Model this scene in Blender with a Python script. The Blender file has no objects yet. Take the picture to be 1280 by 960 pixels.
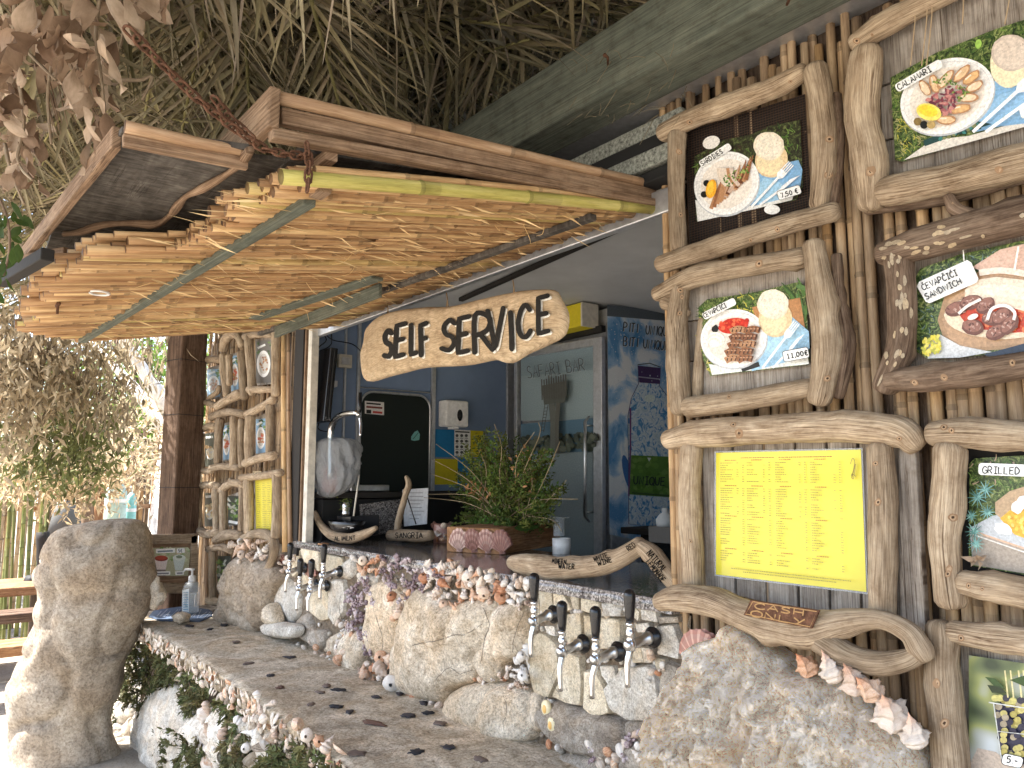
import bpy, math, random
from mathutils import Vector, Matrix, noise
from mathutils.bvhtree import BVHTree
R = random.Random(7)
S = bpy.context.scene
COL = S.collection
# ---------------------------------------------------------------- camera, world, sun, exposure
YAW = math.radians(52.4); PIT = math.radians(7.1); FPX = 960.0; EYE = Vector((0, 0, 1.5))
FW = Vector((-math.sin(YAW)*math.cos(PIT), math.cos(YAW)*math.cos(PIT), math.sin(PIT)))
RT = Vector((math.cos(YAW), math.sin(YAW), 0)); UP = RT.cross(FW)
cd = bpy.data.cameras.new('camera'); cam = bpy.data.objects.new('camera', cd); COL.objects.link(cam)
cam.location = EYE; cam.rotation_euler = (math.pi/2+PIT, 0, YAW)
cd.sensor_width = 36; cd.lens = 36*FPX/1280; cd.clip_start = 0.05; cd.clip_end = 500
S.camera = cam
SUN_EL = math.radians(56); SUN_AZ = Vector((-0.62, -0.78, 0)).normalized()   # horizontal direction towards the sun
w = bpy.data.worlds.new('World'); S.world = w; w.use_nodes = True
nt = w.node_tree; bg = nt.nodes['Background']; sk = nt.nodes.new('ShaderNodeTexSky')
sk.sky_type = 'NISHITA'; sk.sun_disc = False; sk.sun_elevation = SUN_EL
sk.sun_rotation = math.atan2(SUN_AZ.x, SUN_AZ.y); sk.air_density = 1.0; sk.dust_density = 2.5; sk.ozone_density = 1.0
nt.links.new(sk.outputs[0], bg.inputs[0]); bg.inputs[1].default_value = 0.15
sl = bpy.data.lights.new('sun', 'SUN'); sun = bpy.data.objects.new('sun', sl); COL.objects.link(sun)
sl.energy = 4.6; sl.angle = math.radians(0.6); sl.color = (1, .96, .9)
sd = SUN_AZ*math.cos(SUN_EL)+Vector((0, 0, math.sin(SUN_EL)))
sun.rotation_euler = sd.to_track_quat('Z', 'Y').to_euler()
S.view_settings.view_transform = 'Standard'; S.view_settings.look = 'None'
S.view_settings.exposure = 2.15; S.view_settings.gamma = 1.0
S.cycles.max_bounces = 8; S.cycles.diffuse_bounces = 4; S.cycles.transparent_max_bounces = 8
# ---------------------------------------------------------------- rays through picture points, used to read positions on real planes
def ray(px, py): return FW+RT*((px-640)/FPX)-UP*((py-480)/FPX)
def FY(px, py, y): d = ray(px, py); return EYE+d*(y/d.y)
def FZ(px, py, z): d = ray(px, py); return EYE+d*((z-1.5)/d.z)
def FX(px, py, x): d = ray(px, py); return EYE+d*(x/d.x)
def FD(px, py, t): return EYE+ray(px, py)*t
def dep(p): return (p-EYE).dot(FW)
def inpoly(x, y, P):
    c = False; j = len(P)-1
    for i in range(len(P)):
        if (P[i][1] > y) != (P[j][1] > y) and x < (P[j][0]-P[i][0])*(y-P[i][1])/(P[j][1]-P[i][1])+P[i][0]: c = not c
        j = i
    return c
def scat(P, n, rnd=R, mind=0):
    xs = [p[0] for p in P]; ys = [p[1] for p in P]; out = []; tries = 0
    while len(out) < n and tries < n*60:
        tries += 1; x = rnd.uniform(min(xs), max(xs)); y = rnd.uniform(min(ys), max(ys))
        if inpoly(x, y, P) and (not mind or all((x-a)**2+(y-b)**2 > mind*mind for a, b in out)): out.append((x, y))
    return out
# ---------------------------------------------------------------- materials
MATS = {}
def N(t, ty, **k):
    n = t.nodes.new('ShaderNode'+ty)
    for a, b in k.items():
        if a.startswith('i_'): n.inputs[int(a[2:])].default_value = b
        else: setattr(n, a, b)
    return n
def ramp(t, fac, stops):
    r = t.nodes.new('ShaderNodeValToRGB'); e = r.color_ramp.elements
    while len(e) < len(stops): e.new(.5)
    for i, (p, c) in enumerate(stops): e[i].position = p; e[i].color = (*c, 1)
    t.links.new(fac, r.inputs[0]); return r.outputs[0]
def base(name, rough=.8, metal=0, spec=.3):
    m = bpy.data.materials.new(name); m.use_nodes = True; t = m.node_tree; b = t.nodes['Principled BSDF']
    b.inputs['Roughness'].default_value = rough; b.inputs['Metallic'].default_value = metal
    b.inputs['Specular IOR Level'].default_value = spec; MATS[name] = m
    return m, t, b
def mixc(t, a, b, f, mode='MIX'):
    n = t.nodes.new('ShaderNodeMix'); n.data_type = 'RGBA'; n.blend_type = mode; n.clamp_result = False
    for s, v in ((n.inputs[6], a), (n.inputs[7], b)):
        if isinstance(v, tuple): s.default_value = (*v, 1)
        else: t.links.new(v, s)
    if isinstance(f, (int, float)): n.inputs[0].default_value = f
    else: t.links.new(f, n.inputs[0])
    return n.outputs[2]
def nz(t, vec, scale, detail=4, rough=.6, dist=0):
    n = N(t, 'TexNoise'); n.inputs['Scale'].default_value = scale; n.inputs['Detail'].default_value = detail
    n.inputs['Roughness'].default_value = rough; n.inputs['Distortion'].default_value = dist
    if vec: t.links.new(vec, n.inputs['Vector'])
    return n.outputs[0]
def uvv(t, sx, sy):
    u = N(t, 'UVMap'); m = N(t, 'Mapping'); m.inputs[3].default_value = (sx, sy, 1)
    t.links.new(u.outputs[0], m.inputs[0])
    oi = N(t, 'ObjectInfo'); c = N(t, 'CombineXYZ'); mm = N(t, 'Math', operation='MULTIPLY', i_1=37.0)
    t.links.new(oi.outputs['Random'], mm.inputs[0]); t.links.new(mm.outputs[0], c.inputs[2]); t.links.new(mm.outputs[0], c.inputs[0])
    t.links.new(c.outputs[0], m.inputs[1]); return m.outputs[0]
def objv(t):
    return N(t, 'TexCoord').outputs['Object']
def bump(t, b, h, s=.4, d=.01, prev=None):
    n = N(t, 'Bump'); n.inputs['Strength'].default_value = s; n.inputs['Distance'].default_value = d
    t.links.new(h, n.inputs['Height'])
    if prev: t.links.new(prev, n.inputs['Normal'])
    t.links.new(n.outputs[0], b.inputs['Normal']); return n.outputs[0]
def rvar(t, col, amt=.3):
    oi = N(t, 'ObjectInfo'); mr = N(t, 'MapRange'); mr.inputs[3].default_value = 1-amt; mr.inputs[4].default_value = 1+amt
    t.links.new(oi.outputs['Random'], mr.inputs[0])
    return mixc(t, col, mr.outputs[0], 1.0, 'MULTIPLY')
def attr(t): 
    a = N(t, 'Attribute'); a.attribute_name = 'Col'; return a.outputs[0]
def wood(name, dark, mid, light, fine=260, along=9, var=.2, rough=.85, bs=.5, crack=True):
    m, t, b = base(name, rough)
    v = uvv(t, fine, along); g = nz(t, v, 1, 6, .65, .4)
    v2 = uvv(t, 25, 6); g2 = nz(t, v2, 1, 5, .6, .8)
    c = ramp(t, g, [(.37, dark), (.49, mid), (.62, light)])
    c2 = ramp(t, g2, [(.32, dark), (.5, mid), (.66, light)])
    c = mixc(t, c, c2, .5)
    gf = nz(t, uvv(t, fine*1.7, along*1.2), 1, 5, .7, .2); c = mixc(t, c, ramp(t, gf, [(.38, (.55, .5, .45)), (.5, (1, 1, 1)), (.64, (1.2, 1.2, 1.2))]), .7, 'MULTIPLY')
    if crack:
        cv = nz(t, uvv(t, 55, 1.6), 1, 5, .62, .5); cc = ramp(t, cv, [(.478, (1, 1, 1)), (.494, (.28, .21, .16)), (.503, (.28, .21, .16)), (.515, (1, 1, 1))]); cm = nz(t, uvv(t, 9, 4), 1, 2, .5); c = mixc(t, c, mixc(t, (1, 1, 1), cc, ramp(t, cm, [(.5, (0, 0, 0)), (.6, (1, 1, 1))])), .85, 'MULTIPLY')
        k = nz(t, uvv(t, 170, 2.2), 1, 3, .5); ck = ramp(t, k, [(.25, (.3, .24, .19)), (.31, (1, 1, 1))])
        c = mixc(t, c, ck, 1.0, 'MULTIPLY')
        n1 = bump(t, b, ck, .6, .004); bump(t, b, g, bs, .003, n1)
    else: bump(t, b, g, bs, .002)
    c = mixc(t, c, attr(t), 1.0, 'MULTIPLY')
    pn = nz(t, N(t, 'NewGeometry').outputs['Position'], 28, 6, .7); c = mixc(t, c, ramp(t, pn, [(.3, (.66, .6, .54)), (.5, (1, 1, 1)), (.72, (1.18, 1.16, 1.12))]), .75, 'MULTIPLY')
    t.links.new(rvar(t, c, var), b.inputs['Base Color']); return m
wood('driftwood', (.16, .11, .068), (.34, .255, .17), (.54, .44, .32), 330, 12, var=.2, bs=.7)
wood('driftwood_pale', (.36, .26, .16), (.5, .385, .25), (.62, .5, .35), 320, 30, .1, .85, .3, False)
wood('bark_wood', (.06, .038, .025), (.15, .10, .068), (.27, .2, .145), 160, 14, .15)
wood('grey_plank', (.12, .10, .085), (.30, .26, .22), (.47, .43, .38), 420, 6, .15)
wood('post_wood', (.045, .026, .017), (.115, .07, .045), (.19, .125, .085), 150, 4, .1)
wood('sunny_wood', (.17, .08, .035), (.34, .17, .08), (.5, .3, .16), 200, 5, .15)
wood('green_wood', (.07, .082, .066), (.12, .135, .108), (.18, .19, .15), 240, 3, .08, .85, .3, False)
wood('dark_ply', (.035, .03, .026), (.085, .075, .066), (.17, .155, .135), 12, 60, .1)
wood('frame_board', (.12, .075, .045), (.25, .16, .10), (.38, .27, .18), 220, 6, .15)
def reedm(name, stops, var):
    m, t, b = base(name, .6, 0, .35)
    g = nz(t, uvv(t, 60, 5), 1, 5, .6); c = ramp(t, g, stops)
    oi = N(t, 'ObjectInfo'); h = ramp(t, oi.outputs['Random'], var)
    c = mixc(t, c, h, 1.0, 'MULTIPLY')
    sp = nz(t, uvv(t, 500, 30), 1, 3, .6); c = mixc(t, c, ramp(t, sp, [(.35, (.6, .52, .45)), (.5, (1, 1, 1))]), .5, 'MULTIPLY')
    c = mixc(t, c, attr(t), 1.0, 'MULTIPLY')
    bump(t, b, sp, .35, .002); t.links.new(c, b.inputs['Base Color'])
reedm('canopy_reed', [(.3, (.29, .175, .09)), (.5, (.50, .34, .19)), (.72, (.70, .55, .35))], [(0, (.5, .42, .34)), (.25, (.9, .78, .66)), (.6, (1.05, 1, .9)), (.85, (1.25, 1.25, 1.1)), (1, (1.1, 1.3, .9))])
reedm('wall_reed', [(.3, (.22, .155, .10)), (.5, (.42, .31, .20)), (.72, (.60, .48, .33))], [(0, (.55, .52, .5)), (.25, (.75, .75, .75)), (.5, (1, .93, .82)), (.75, (.95, .95, .95)), (1, (1.2, 1.05, .8))])
reedm('green_bamboo', [(.3, (.36, .33, .09)), (.5, (.52, .48, .14)), (.72, (.62, .56, .24))], [(0, (1, 1, 1)), (1, (1, 1, 1))])
reedm('brown_bamboo', [(.3, (.28, .17, .10)), (.5, (.42, .28, .17)), (.72, (.56, .42, .29))], [(0, (.85, .85, .85)), (1, (1.1, 1.1, 1.1))])
reedm('cane_green', [(.3, (.10, .13, .035)), (.5, (.20, .24, .08)), (.72, (.33, .33, .15))], [(0, (.6, .6, .6)), (1, (1.2, 1.1, .9))])
def stone(name, cols, sc=6, bs=.6, spots=.5, dist=.8, crack=True, var=.12, vein=.5, gain=1.35, bd=1.0):
    m, t, b = base(name, .9, 0, .2)
    geo = N(t, 'NewGeometry'); v = geo.outputs['Position']
    a = nz(t, v, sc, 8, .62, dist); c = ramp(t, a, [(.3, cols[0]), (.5, cols[1]), (.68, cols[2])])
    a2 = nz(t, v, sc*7, 6, .7, .3); c = mixc(t, c, ramp(t, a2, [(.32, (.5, .45, .38)), (.47, (.92, .9, .88)), (.6, (1.05, 1.05, 1.05)), (.75, (1.2, 1.18, 1.14))]), spots, 'MULTIPLY')
    st = nz(t, v, sc*.7, 3, .5, 1.5); c = mixc(t, c, ramp(t, st, [(.45, (1, 1, 1)), (.62, (1.03, .9, .75))]), .5, 'MULTIPLY')
    n0 = bump(t, b, a2, bs, .012*bd)
    if crack:
        f = N(t, 'TexNoise'); f.noise_type = 'RIDGED_MULTIFRACTAL'; f.inputs['Scale'].default_value = sc*2.2; f.inputs['Detail'].default_value = 6
        f.inputs['Roughness'].default_value = .55; f.inputs['Distortion'].default_value = .8; t.links.new(v, f.inputs['Vector'])
        k = ramp(t, f.outputs[0], [(.55, (1, 1, 1)), (.95, (.5, .44, .38))]); c = mixc(t, c, k, .55, 'MULTIPLY')
        n0 = bump(t, b, k, bs, .01*bd, n0)
    if vein:
        vv = nz(t, v, sc*2.6, 7, .68, 1.2); c = mixc(t, c, ramp(t, vv, [(.455, (1, 1, 1)), (.492, (.42, .37, .31)), (.505, (.5, .45, .39)), (.54, (1, 1, 1))]), vein, 'MULTIPLY')
    a3 = nz(t, v, sc*22, 6, .75); c = mixc(t, c, ramp(t, a3, [(.38, (.5, .46, .42)), (.49, (.95, .95, .95)), (.62, (1.25, 1.25, 1.25))]), .75, 'MULTIPLY'); bump(t, b, a3, bs, .006*bd, n0)
    c = mixc(t, c, (gain, gain, gain), 1.0, 'MULTIPLY'); c = mixc(t, c, attr(t), 1.0, 'MULTIPLY')
    t.links.new(rvar(t, c, var), b.inputs['Base Color'])
stone('tan_stone', [(.40, .335, .25), (.56, .49, .39), (.72, .67, .58)], 7, .8, .65)
stone('pale_stone', [(.40, .38, .34), (.60, .58, .53), (.78, .77, .73)], 9, .8, .8, crack=False, vein=.25)
stone('cream_slab', [(.43, .37, .27), (.60, .54, .42), (.72, .67, .56)], 11, .7, .7, crack=False, var=.2, vein=.25)
stone('grey_rock', [(.24, .21, .18), (.38, .345, .30), (.55, .51, .45)], 9, .8)
stone('craggy_rock', [(.50, .43, .34), (.68, .61, .51), (.80, .76, .69)], 9, 1.0, .6, 2.6, vein=.6, gain=2.3, bd=1.9)
stone('ledge_boulder', [(.25, .21, .165), (.37, .32, .26), (.49, .43, .35)], 3.2, .6, .35, .9, gain=1.0, vein=.35)
stone('concrete', [(.22, .195, .155), (.35, .315, .255), (.48, .44, .375)], 5, .5, .8, 1.2, crack=False, gain=1.75)
stone('mortar', [(.16, .13, .10), (.27, .225, .175), (.40, .35, .28)], 30, .9, .8, crack=False)
stone('dark_earth', [(.05, .04, .03), (.09, .07, .05), (.15, .12, .09)], 12, .8, crack=False)
def sand():
    m, t, b = base('sand', .95, 0, .1); v = N(t, 'NewGeometry').outputs['Position']
    c = ramp(t, nz(t, v, 3, 8, .7), [(.3, (.27, .235, .19)), (.5, (.42, .375, .31)), (.7, (.55, .50, .43))])
    h = nz(t, v, 60, 5, .7); c = mixc(t, c, ramp(t, h, [(.35, (.6, .55, .5)), (.5, (1, 1, 1))]), .7, 'MULTIPLY')
    bump(t, b, h, .8, .02); t.links.new(c, b.inputs['Base Color'])
sand()
def granite():
    m, t, b = base('granite', .13, 0, .5); v = N(t, 'NewGeometry').outputs['Position']
    vo = N(t, 'TexVoronoi'); vo.inputs['Scale'].default_value = 210; t.links.new(v, vo.inputs['Vector'])
    c = ramp(t, vo.outputs['Color'], [(.15, (.035, .032, .032)), (.4, (.13, .115, .11)), (.62, (.27, .245, .235)), (.9, (.48, .45, .43))])
    c = mixc(t, c, ramp(t, nz(t, v, 90, 4, .6), [(.4, (.5, .47, .46)), (.6, (1, 1, 1))]), .7, 'MULTIPLY'); t.links.new(c, b.inputs['Base Color'])
granite()
def shellm(name, stops, rough=.5):
    m, t, b = base(name, rough, 0, .45); v = uvv(t, 6, 30); g = nz(t, v, 1, 4, .6, .5)
    oi = N(t, 'ObjectInfo'); ad = N(t, 'Math', operation='ADD'); sc = N(t, 'MapRange'); sc.inputs[3].default_value = -.16; sc.inputs[4].default_value = .16
    t.links.new(oi.outputs['Random'], sc.inputs[0]); t.links.new(g, ad.inputs[0]); t.links.new(sc.outputs[0], ad.inputs[1])
    c = ramp(t, ad.outputs[0], stops); c = mixc(t, c, attr(t), 1.0, 'MULTIPLY')
    h = nz(t, objv(t), 60, 4, .7); bump(t, b, h, .4, .003); t.links.new(c, b.inputs['Base Color'])
shellm('shell_orange', [(.3, (.36, .13, .06)), (.45, (.62, .33, .18)), (.6, (.74, .6, .47)), (.75, (.8, .75, .68))])
shellm('shell_cream', [(.3, (.42, .27, .19)), (.45, (.66, .54, .44)), (.62, (.78, .72, .65)), (.8, (.82, .8, .77))])
shellm('shell_purple', [(.3, (.15, .10, .11)), (.48, (.36, .27, .29)), (.62, (.6, .52, .53)), (.8, (.74, .69, .68))])
shellm('shell_white', [(.25, (.62, .56, .5)), (.5, (.78, .76, .73)), (.8, (.84, .83, .82))], .4)
shellm('shell_pink', [(.3, (.26, .11, .085)), (.5, (.42, .22, .18)), (.7, (.62, .42, .36))])
shellm('shell_rim', [(.3, (.16, .12, .085)), (.45, (.36, .30, .23)), (.6, (.58, .52, .44)), (.78, (.74, .71, .66))], .7)
def plain(name, c, rough=.5, metal=0, spec=.4, b_=0, nzs=40, nv=.15):
    m, t, b = base(name, rough, metal, spec); v = objv(t)
    h = nz(t, v, nzs, 5, .65); k = mixc(t, c, ramp(t, h, [(.3, (1-nv,)*3), (.65, (1+nv,)*3)]), 1.0, 'MULTIPLY')
    k = mixc(t, k, attr(t), 1.0, 'MULTIPLY'); t.links.new(k, b.inputs['Base Color'])
    if b_: bump(t, b, h, b_, .003)
    rr = N(t, 'MapRange'); rr.inputs[3].default_value = max(.03, rough-.08); rr.inputs[4].default_value = rough+.1
    t.links.new(h, rr.inputs[0]); t.links.new(rr.outputs[0], b.inputs['Roughness'])
    return m
plain('chrome', (.75, .76, .78), .12, 1); plain('steel', (.6, .61, .62), .3, 1); plain('aluminium', (.55, .56, .58), .4, .7)
plain('black_plastic', (.012, .012, .014), .22, 0, .5); plain('black_matte', (.012, .012, .012), .7)
plain('white_plastic', (.78, .78, .77), .35); plain('blue_panel', (.18, .25, .38), .45, 0, .4, 0, 3, .12)
plain('ceiling_panel', (.5, .51, .52), .6, 0, .3, 0, 3, .12); plain('dark_door', (.008, .013, .011), .5); plain('cream_panel', (.55, .52, .45), .7)
plain('jamb_paint', (.62, .58, .5), .6, 0, .3, .3, 15, .25); plain('dark_board', (.03, .027, .025), .7, 0, .2, .3)
plain('rust', (.13, .065, .04), .85, .3, .2, .6, 90, .5); plain('painted', (1, 1, 1), .75, 0, .25, 0, 60, .06)
plain('print', (1, 1, 1), .35, 0, .35, 0, 190, .24); plain('paper', (1, 1, 1), .6); plain('ink', (.015, .014, .013), .8, 0, .2, 0, 80, .3)
plain('wire', (.075, .06, .05), .7, .3); plain('glossy_print', (1, 1, 1), .09, 0, .55, .12, 7, .05); plain('ink_p', (1, 1, 1), .75, 0, .2, 0, 90, .3); plain('laminate', (.80, .68, .045), .12, 0, .5, 0, 2, .04); plain('rope', (.4, .3, .19), .9, 0, .1, .5)
plain('gas_green', (.38, .52, .47), .5, 0, .4, .1, 12, .3); plain('gas_blue', (.25, .55, .52), .5); plain('rubber', (.03, .03, .03), .9)
plain('foam', (.25, .26, .23), .9, 0, .1, 1.0, 120, .7); plain('whitewash', (.66, .62, .56), .9, 0, .1, .5, 12, .3)
def leafm(name, cols, tr=.25):
    m, t, b = base(name, .7, 0, .25); oi = N(t, 'ObjectInfo'); c = ramp(t, oi.outputs['Random'], [(0, cols[0]), (.5, cols[1]), (1, cols[2])])
    v = uvv(t, 30, 12); c = mixc(t, c, ramp(t, nz(t, v, 1, 5, .7), [(.32, (.55, .5, .45)), (.55, (1, 1, 1)), (.75, (1.15, 1.12, 1.1))]), .8, 'MULTIPLY')
    c = mixc(t, c, attr(t), 1.0, 'MULTIPLY')
    t.links.new(c, b.inputs['Base Color']); bump(t, b, nz(t, v, 1, 4, .6), .4, .003)
    tl = N(t, 'BsdfTranslucent'); t.links.new(c, tl.inputs[0]); ms = N(t, 'MixShader', i_0=tr)
    t.links.new(b.outputs[0], ms.inputs[1]); t.links.new(tl.outputs[0], ms.inputs[2]); t.links.new(ms.outputs[0], t.nodes['Material Output'].inputs[0])
leafm('dry_leaf', [(.20, .125, .08), (.40, .28, .19), (.68, .54, .41)], .25)
leafm('palm_leaf', [(.20, .175, .115), (.32, .275, .185), (.46, .40, .29)], .15)
leafm('brown_foliage', [(.33, .27, .17), (.40, .33, .22), (.50, .42, .30)], .45)
leafm('olive_foliage', [(.15, .17, .06), (.17, .19, .07), (.22, .22, .1)], .35)
leafm('green_foliage', [(.09, .14, .035), (.12, .19, .05), (.16, .23, .07)], .4)
leafm('dusty_foliage', [(.12, .125, .06), (.14, .145, .07), (.17, .165, .09)], .15)
leafm('straw_foliage', [(.42, .33, .2), (.5, .4, .26), (.58, .48, .33)], .3)
leafm('herb_foliage', [(.06, .10, .03), (.08, .13, .035), (.10, .15, .045)], .25)
def glassy(name, c, alpha=.35, rough=.15):
    m, t, b = base(name, rough, 0, .5); b.inputs['Base Color'].default_value = (*c, 1)
    tr = N(t, 'BsdfTransparent'); ms = N(t, 'MixShader', i_0=alpha)
    t.links.new(tr.outputs[0], ms.inputs[1]); t.links.new(b.outputs[0], ms.inputs[2]); t.links.new(ms.outputs[0], t.nodes['Material Output'].inputs[0])
    return m, t, b
glassy('clear_plastic', (.7, .75, .78), .3)
m_, t_, b_ = glassy('bag_plastic', (.70, .72, .74), .62, .12); bump(t_, b_, nz(t_, objv(t_), 30, 8, .65, 3), 1.0, .08)
def photo_bg(name, sc, stops, det=7, dist=1.8):
    m, t, b = base(name, .35, 0, .35); v = objv(t); c = ramp(t, nz(t, v, sc, det, .65, dist), stops); t.links.new(c, b.inputs['Base Color'])
photo_bg('foliage_print', 85, [(.36, (.012, .018, .008)), (.46, (.05, .08, .025)), (.54, (.12, .18, .05)), (.6, (.26, .3, .1)), (.7, (.5, .48, .3))])
photo_bg('dark_foliage_print', 70, [(.40, (.015, .012, .01)), (.52, (.04, .045, .02)), (.6, (.10, .13, .045)), (.7, (.22, .22, .1))])
photo_bg('blur_print', 13, [(.32, (.05, .07, .04)), (.44, (.17, .21, .10)), (.52, (.33, .36, .14)), (.6, (.42, .45, .40)), (.7, (.55, .6, .62))], 1, 0)
m_, t_, b_ = base('cloud_print', .25, 0, .5); v_ = objv(t_); n_ = nz(t_, v_, 5.5, 6, .55, .6)
c_ = ramp(t_, n_, [(.38, (.12, .32, .62)), (.48, (.36, .56, .78)), (.56, (.8, .84, .88))]); d_ = nz(t_, v_, 160, 2, .5); c_ = mixc(t_, c_, ramp(t_, d_, [(.66, (0, 0, 0)), (.72, (.35, .35, .35))]), 1.0, 'ADD'); t_.links.new(c_, b_.inputs['Base Color'])
m_, t_, b_ = base('water_print', .25, 0, .5); v_ = objv(t_); n_ = nz(t_, v_, 22, 7, .6, 1.5)
c_ = ramp(t_, n_, [(.40, (.1, .3, .6)), (.47, (.42, .6, .78)), (.52, (.75, .83, .88)), (.6, (.5, .64, .74))]); t_.links.new(c_, b_.inputs['Base Color'])
# ---------------------------------------------------------------- mesh builder
W1 = (1, 1, 1)
def catmull(P, k):
    if len(P) < 3 or k <= 1:
        if len(P) == 2 and k > 1: return [tuple(P[0][j]+(P[1][j]-P[0][j])*i/k for j in range(len(P[0]))) for i in range(k+1)]
        return P
    out = []
    for i in range(len(P)-1):
        a = P[max(i-1, 0)]; b = P[i]; c = P[i+1]; d = P[min(i+2, len(P)-1)]
        for j in range(k):
            t = j/k; out.append(tuple(.5*(2*b[q]+(c[q]-a[q])*t+(2*a[q]-5*b[q]+4*c[q]-d[q])*t*t+(3*b[q]-a[q]-3*c[q]+d[q])*t**3) for q in range(len(b))))
    out.append(tuple(P[-1])); return out
class MB:
    def __init__(s): s.v = []; s.f = []; s.uv = []; s.c = []; s.m = []
    def face(s, idx, uv=None, col=W1, m=0):
        s.f.append(idx); s.uv.append(uv or [(0, 0)]*len(idx)); s.c.append(col); s.m.append(m)
    def add(s, pts, uv=None, col=W1, m=0):
        b = len(s.v); s.v += [tuple(p) for p in pts]; s.face(list(range(b, b+len(pts))), uv, col, m)
    def tube(s, P, n=8, k=1, rn=0, ns=8, col=W1, flat=1, m=0, cap=True, capcol=None, round_=0, knots=0):
        """P: (x,y,z,r) points"""
        P = catmull([tuple(p) for p in P], k)
        if round_:                                        # rounded ends
            a = Vector(P[0][:3]); b = Vector(P[1][:3]); d0 = (a-b).normalized(); r = P[0][3]
            e = Vector(P[-1][:3]); g = Vector(P[-2][:3]); d1 = (e-g).normalized(); r1 = P[-1][3]
            P = [(*(a+d0*r*.5*round_), r*.35), (*(a+d0*r*.33*round_), r*.8)]+P+[(*(e+d1*r1*.33*round_), r1*.8), (*(e+d1*r1*.5*round_), r1*.35)]
        kn = [(R.random(), R.uniform(0, 6.28), R.uniform(.15, .4)) for _ in range(knots)]
        L = [0]
        for i in range(1, len(P)): L.append(L[-1]+(Vector(P[i][:3])-Vector(P[i-1][:3])).length)
        up = None; b = len(s.v); off = Vector((R.random()*9, R.random()*9, R.random()*9))
        for i, p in enumerate(P):
            c = Vector(p[:3]); q = Vector(P[min(i+1, len(P)-1)][:3])-Vector(P[max(i-1, 0)][:3]); q = q.normalized() if q.length else Vector((0, 0, 1))
            if up is None: up = q.orthogonal().normalized()
            up = (up-q*up.dot(q)); up = up.normalized() if up.length > 1e-6 else q.orthogonal().normalized(); sd_ = q.cross(up)
            for j in range(n):
                a = 6.28319*j/n; d = up*math.cos(a)+sd_*math.sin(a)*flat; r = p[3]
                if rn: r *= 1+rn*noise.noise((c+d*r)*ns+off)+rn*.4*noise.noise((c+d*r)*ns*4+off)
                for (kt, ka, kh) in kn:
                    dl = (L[i]-kt*L[-1])/(p[3]+1e-6); da = (a-ka+3.14159) % 6.28319-3.14159
                    r += p[3]*kh*math.exp(-dl*dl*3-da*da*3)
                s.v.append(tuple(c+d*r))
        rr = max(p[3] for p in P)
        for i in range(len(P)-1):
            for j in range(n):
                k2 = (j+1) % n; u0 = j/n*6.28*rr; u1 = (j+1)/n*6.28*rr
                s.face([b+i*n+j, b+i*n+k2, b+(i+1)*n+k2, b+(i+1)*n+j], [(u0, L[i]), (u1, L[i]), (u1, L[i+1]), (u0, L[i+1])], col, m)
        if cap:
            cc = capcol or col; e = b+(len(P)-1)*n
            s.face([b+n-1-j for j in range(n)], [(math.cos(j)*rr, math.sin(j)*rr*.05) for j in range(n)], cc, m)
            s.face([e+j for j in range(n)], [(math.cos(j)*rr, math.sin(j)*rr*.05) for j in range(n)], cc, m)
        return s
    def box(s, c, sz, rot=None, col=W1, m=0):
        c = Vector(c); ax = max(range(3), key=lambda i: sz[i]); M = rot or Matrix.Identity(3)
        V = [Vector((sx*sz[0]/2, sy*sz[1]/2, sz_*sz[2]/2)) for sx in (-1, 1) for sy in (-1, 1) for sz_ in (-1, 1)]
        b = len(s.v); s.v += [tuple(c+M@v) for v in V]; o = R.random()*5
        for q in ((0, 1, 3, 2), (4, 6, 7, 5), (0, 4, 5, 1), (2, 3, 7, 6), (0, 2, 6, 4), (1, 5, 7, 3)):
            uv = [(sum(V[i][j] for j in range(3) if j != ax)+o, V[i][ax]) for i in q]
            s.face([b+i for i in q], uv, col, m)
        return s
    def beam(s, a, b_, wd, ht, upv=(0, 0, 1), col=W1, m=0):
        a = Vector(a); b_ = Vector(b_); d = b_-a; z = d.normalized(); x = Vector(upv).cross(z).normalized(); y = z.cross(x)
        s.box((a+b_)/2, (wd, ht, d.length), Matrix((x, y, z)).transposed(), col, m); return s
    def ell(s, c, r, n=10, k=6, rn=0, ns=10, rot=None, col=W1, m=0):
        c = Vector(c); b = len(s.v); M = rot or Matrix.Identity(3); off = Vector((R.random()*9, R.random()*9, 0))
        for i in range(k+1):
            ph = math.pi*i/k
            for j in range(n):
                a = 6.28319*j/n; d = Vector((math.sin(ph)*math.cos(a), math.sin(ph)*math.sin(a), math.cos(ph)))
                q = 1+(rn*noise.noise(d*ns*.2+off)+rn*.5*noise.noise(d*ns*.6+off) if rn else 0)
                s.v.append(tuple(c+M@Vector((d.x*r[0]*q, d.y*r[1]*q, d.z*r[2]*q))))
        for i in range(k):
            for j in range(n):
                k2 = (j+1) % n; s.face([b+i*n+j, b+(i+1)*n+j, b+(i+1)*n+k2, b+i*n+k2], [(j/n, i/k), (j/n, (i+1)/k), ((j+1)/n, (i+1)/k), ((j+1)/n, i/k)], col, m)
        return s
    def lathe(s, prof, n=20, c=(0, 0, 0), M=None, col=W1, m=0, fn=None):
        b = len(s.v); M = M or Matrix.Identity(3); c = Vector(c)
        for i, (r, z) in enumerate(prof):
            for j in range(n):
                a = 6.28319*j/n; q = fn(i/(len(prof)-1), a) if fn else 1
                s.v.append(tuple(c+M@Vector((r*q*math.cos(a), r*q*math.sin(a), z))))
        for i in range(len(prof)-1):
            for j in range(n):
                k2 = (j+1) % n; s.face([b+i*n+j, b+i*n+k2, b+(i+1)*n+k2, b+(i+1)*n+j], [(j/n, i*.1), ((j+1)/n, i*.1), ((j+1)/n, i*.1+.1), (j/n, i*.1+.1)], col, m)
        return s
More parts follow.
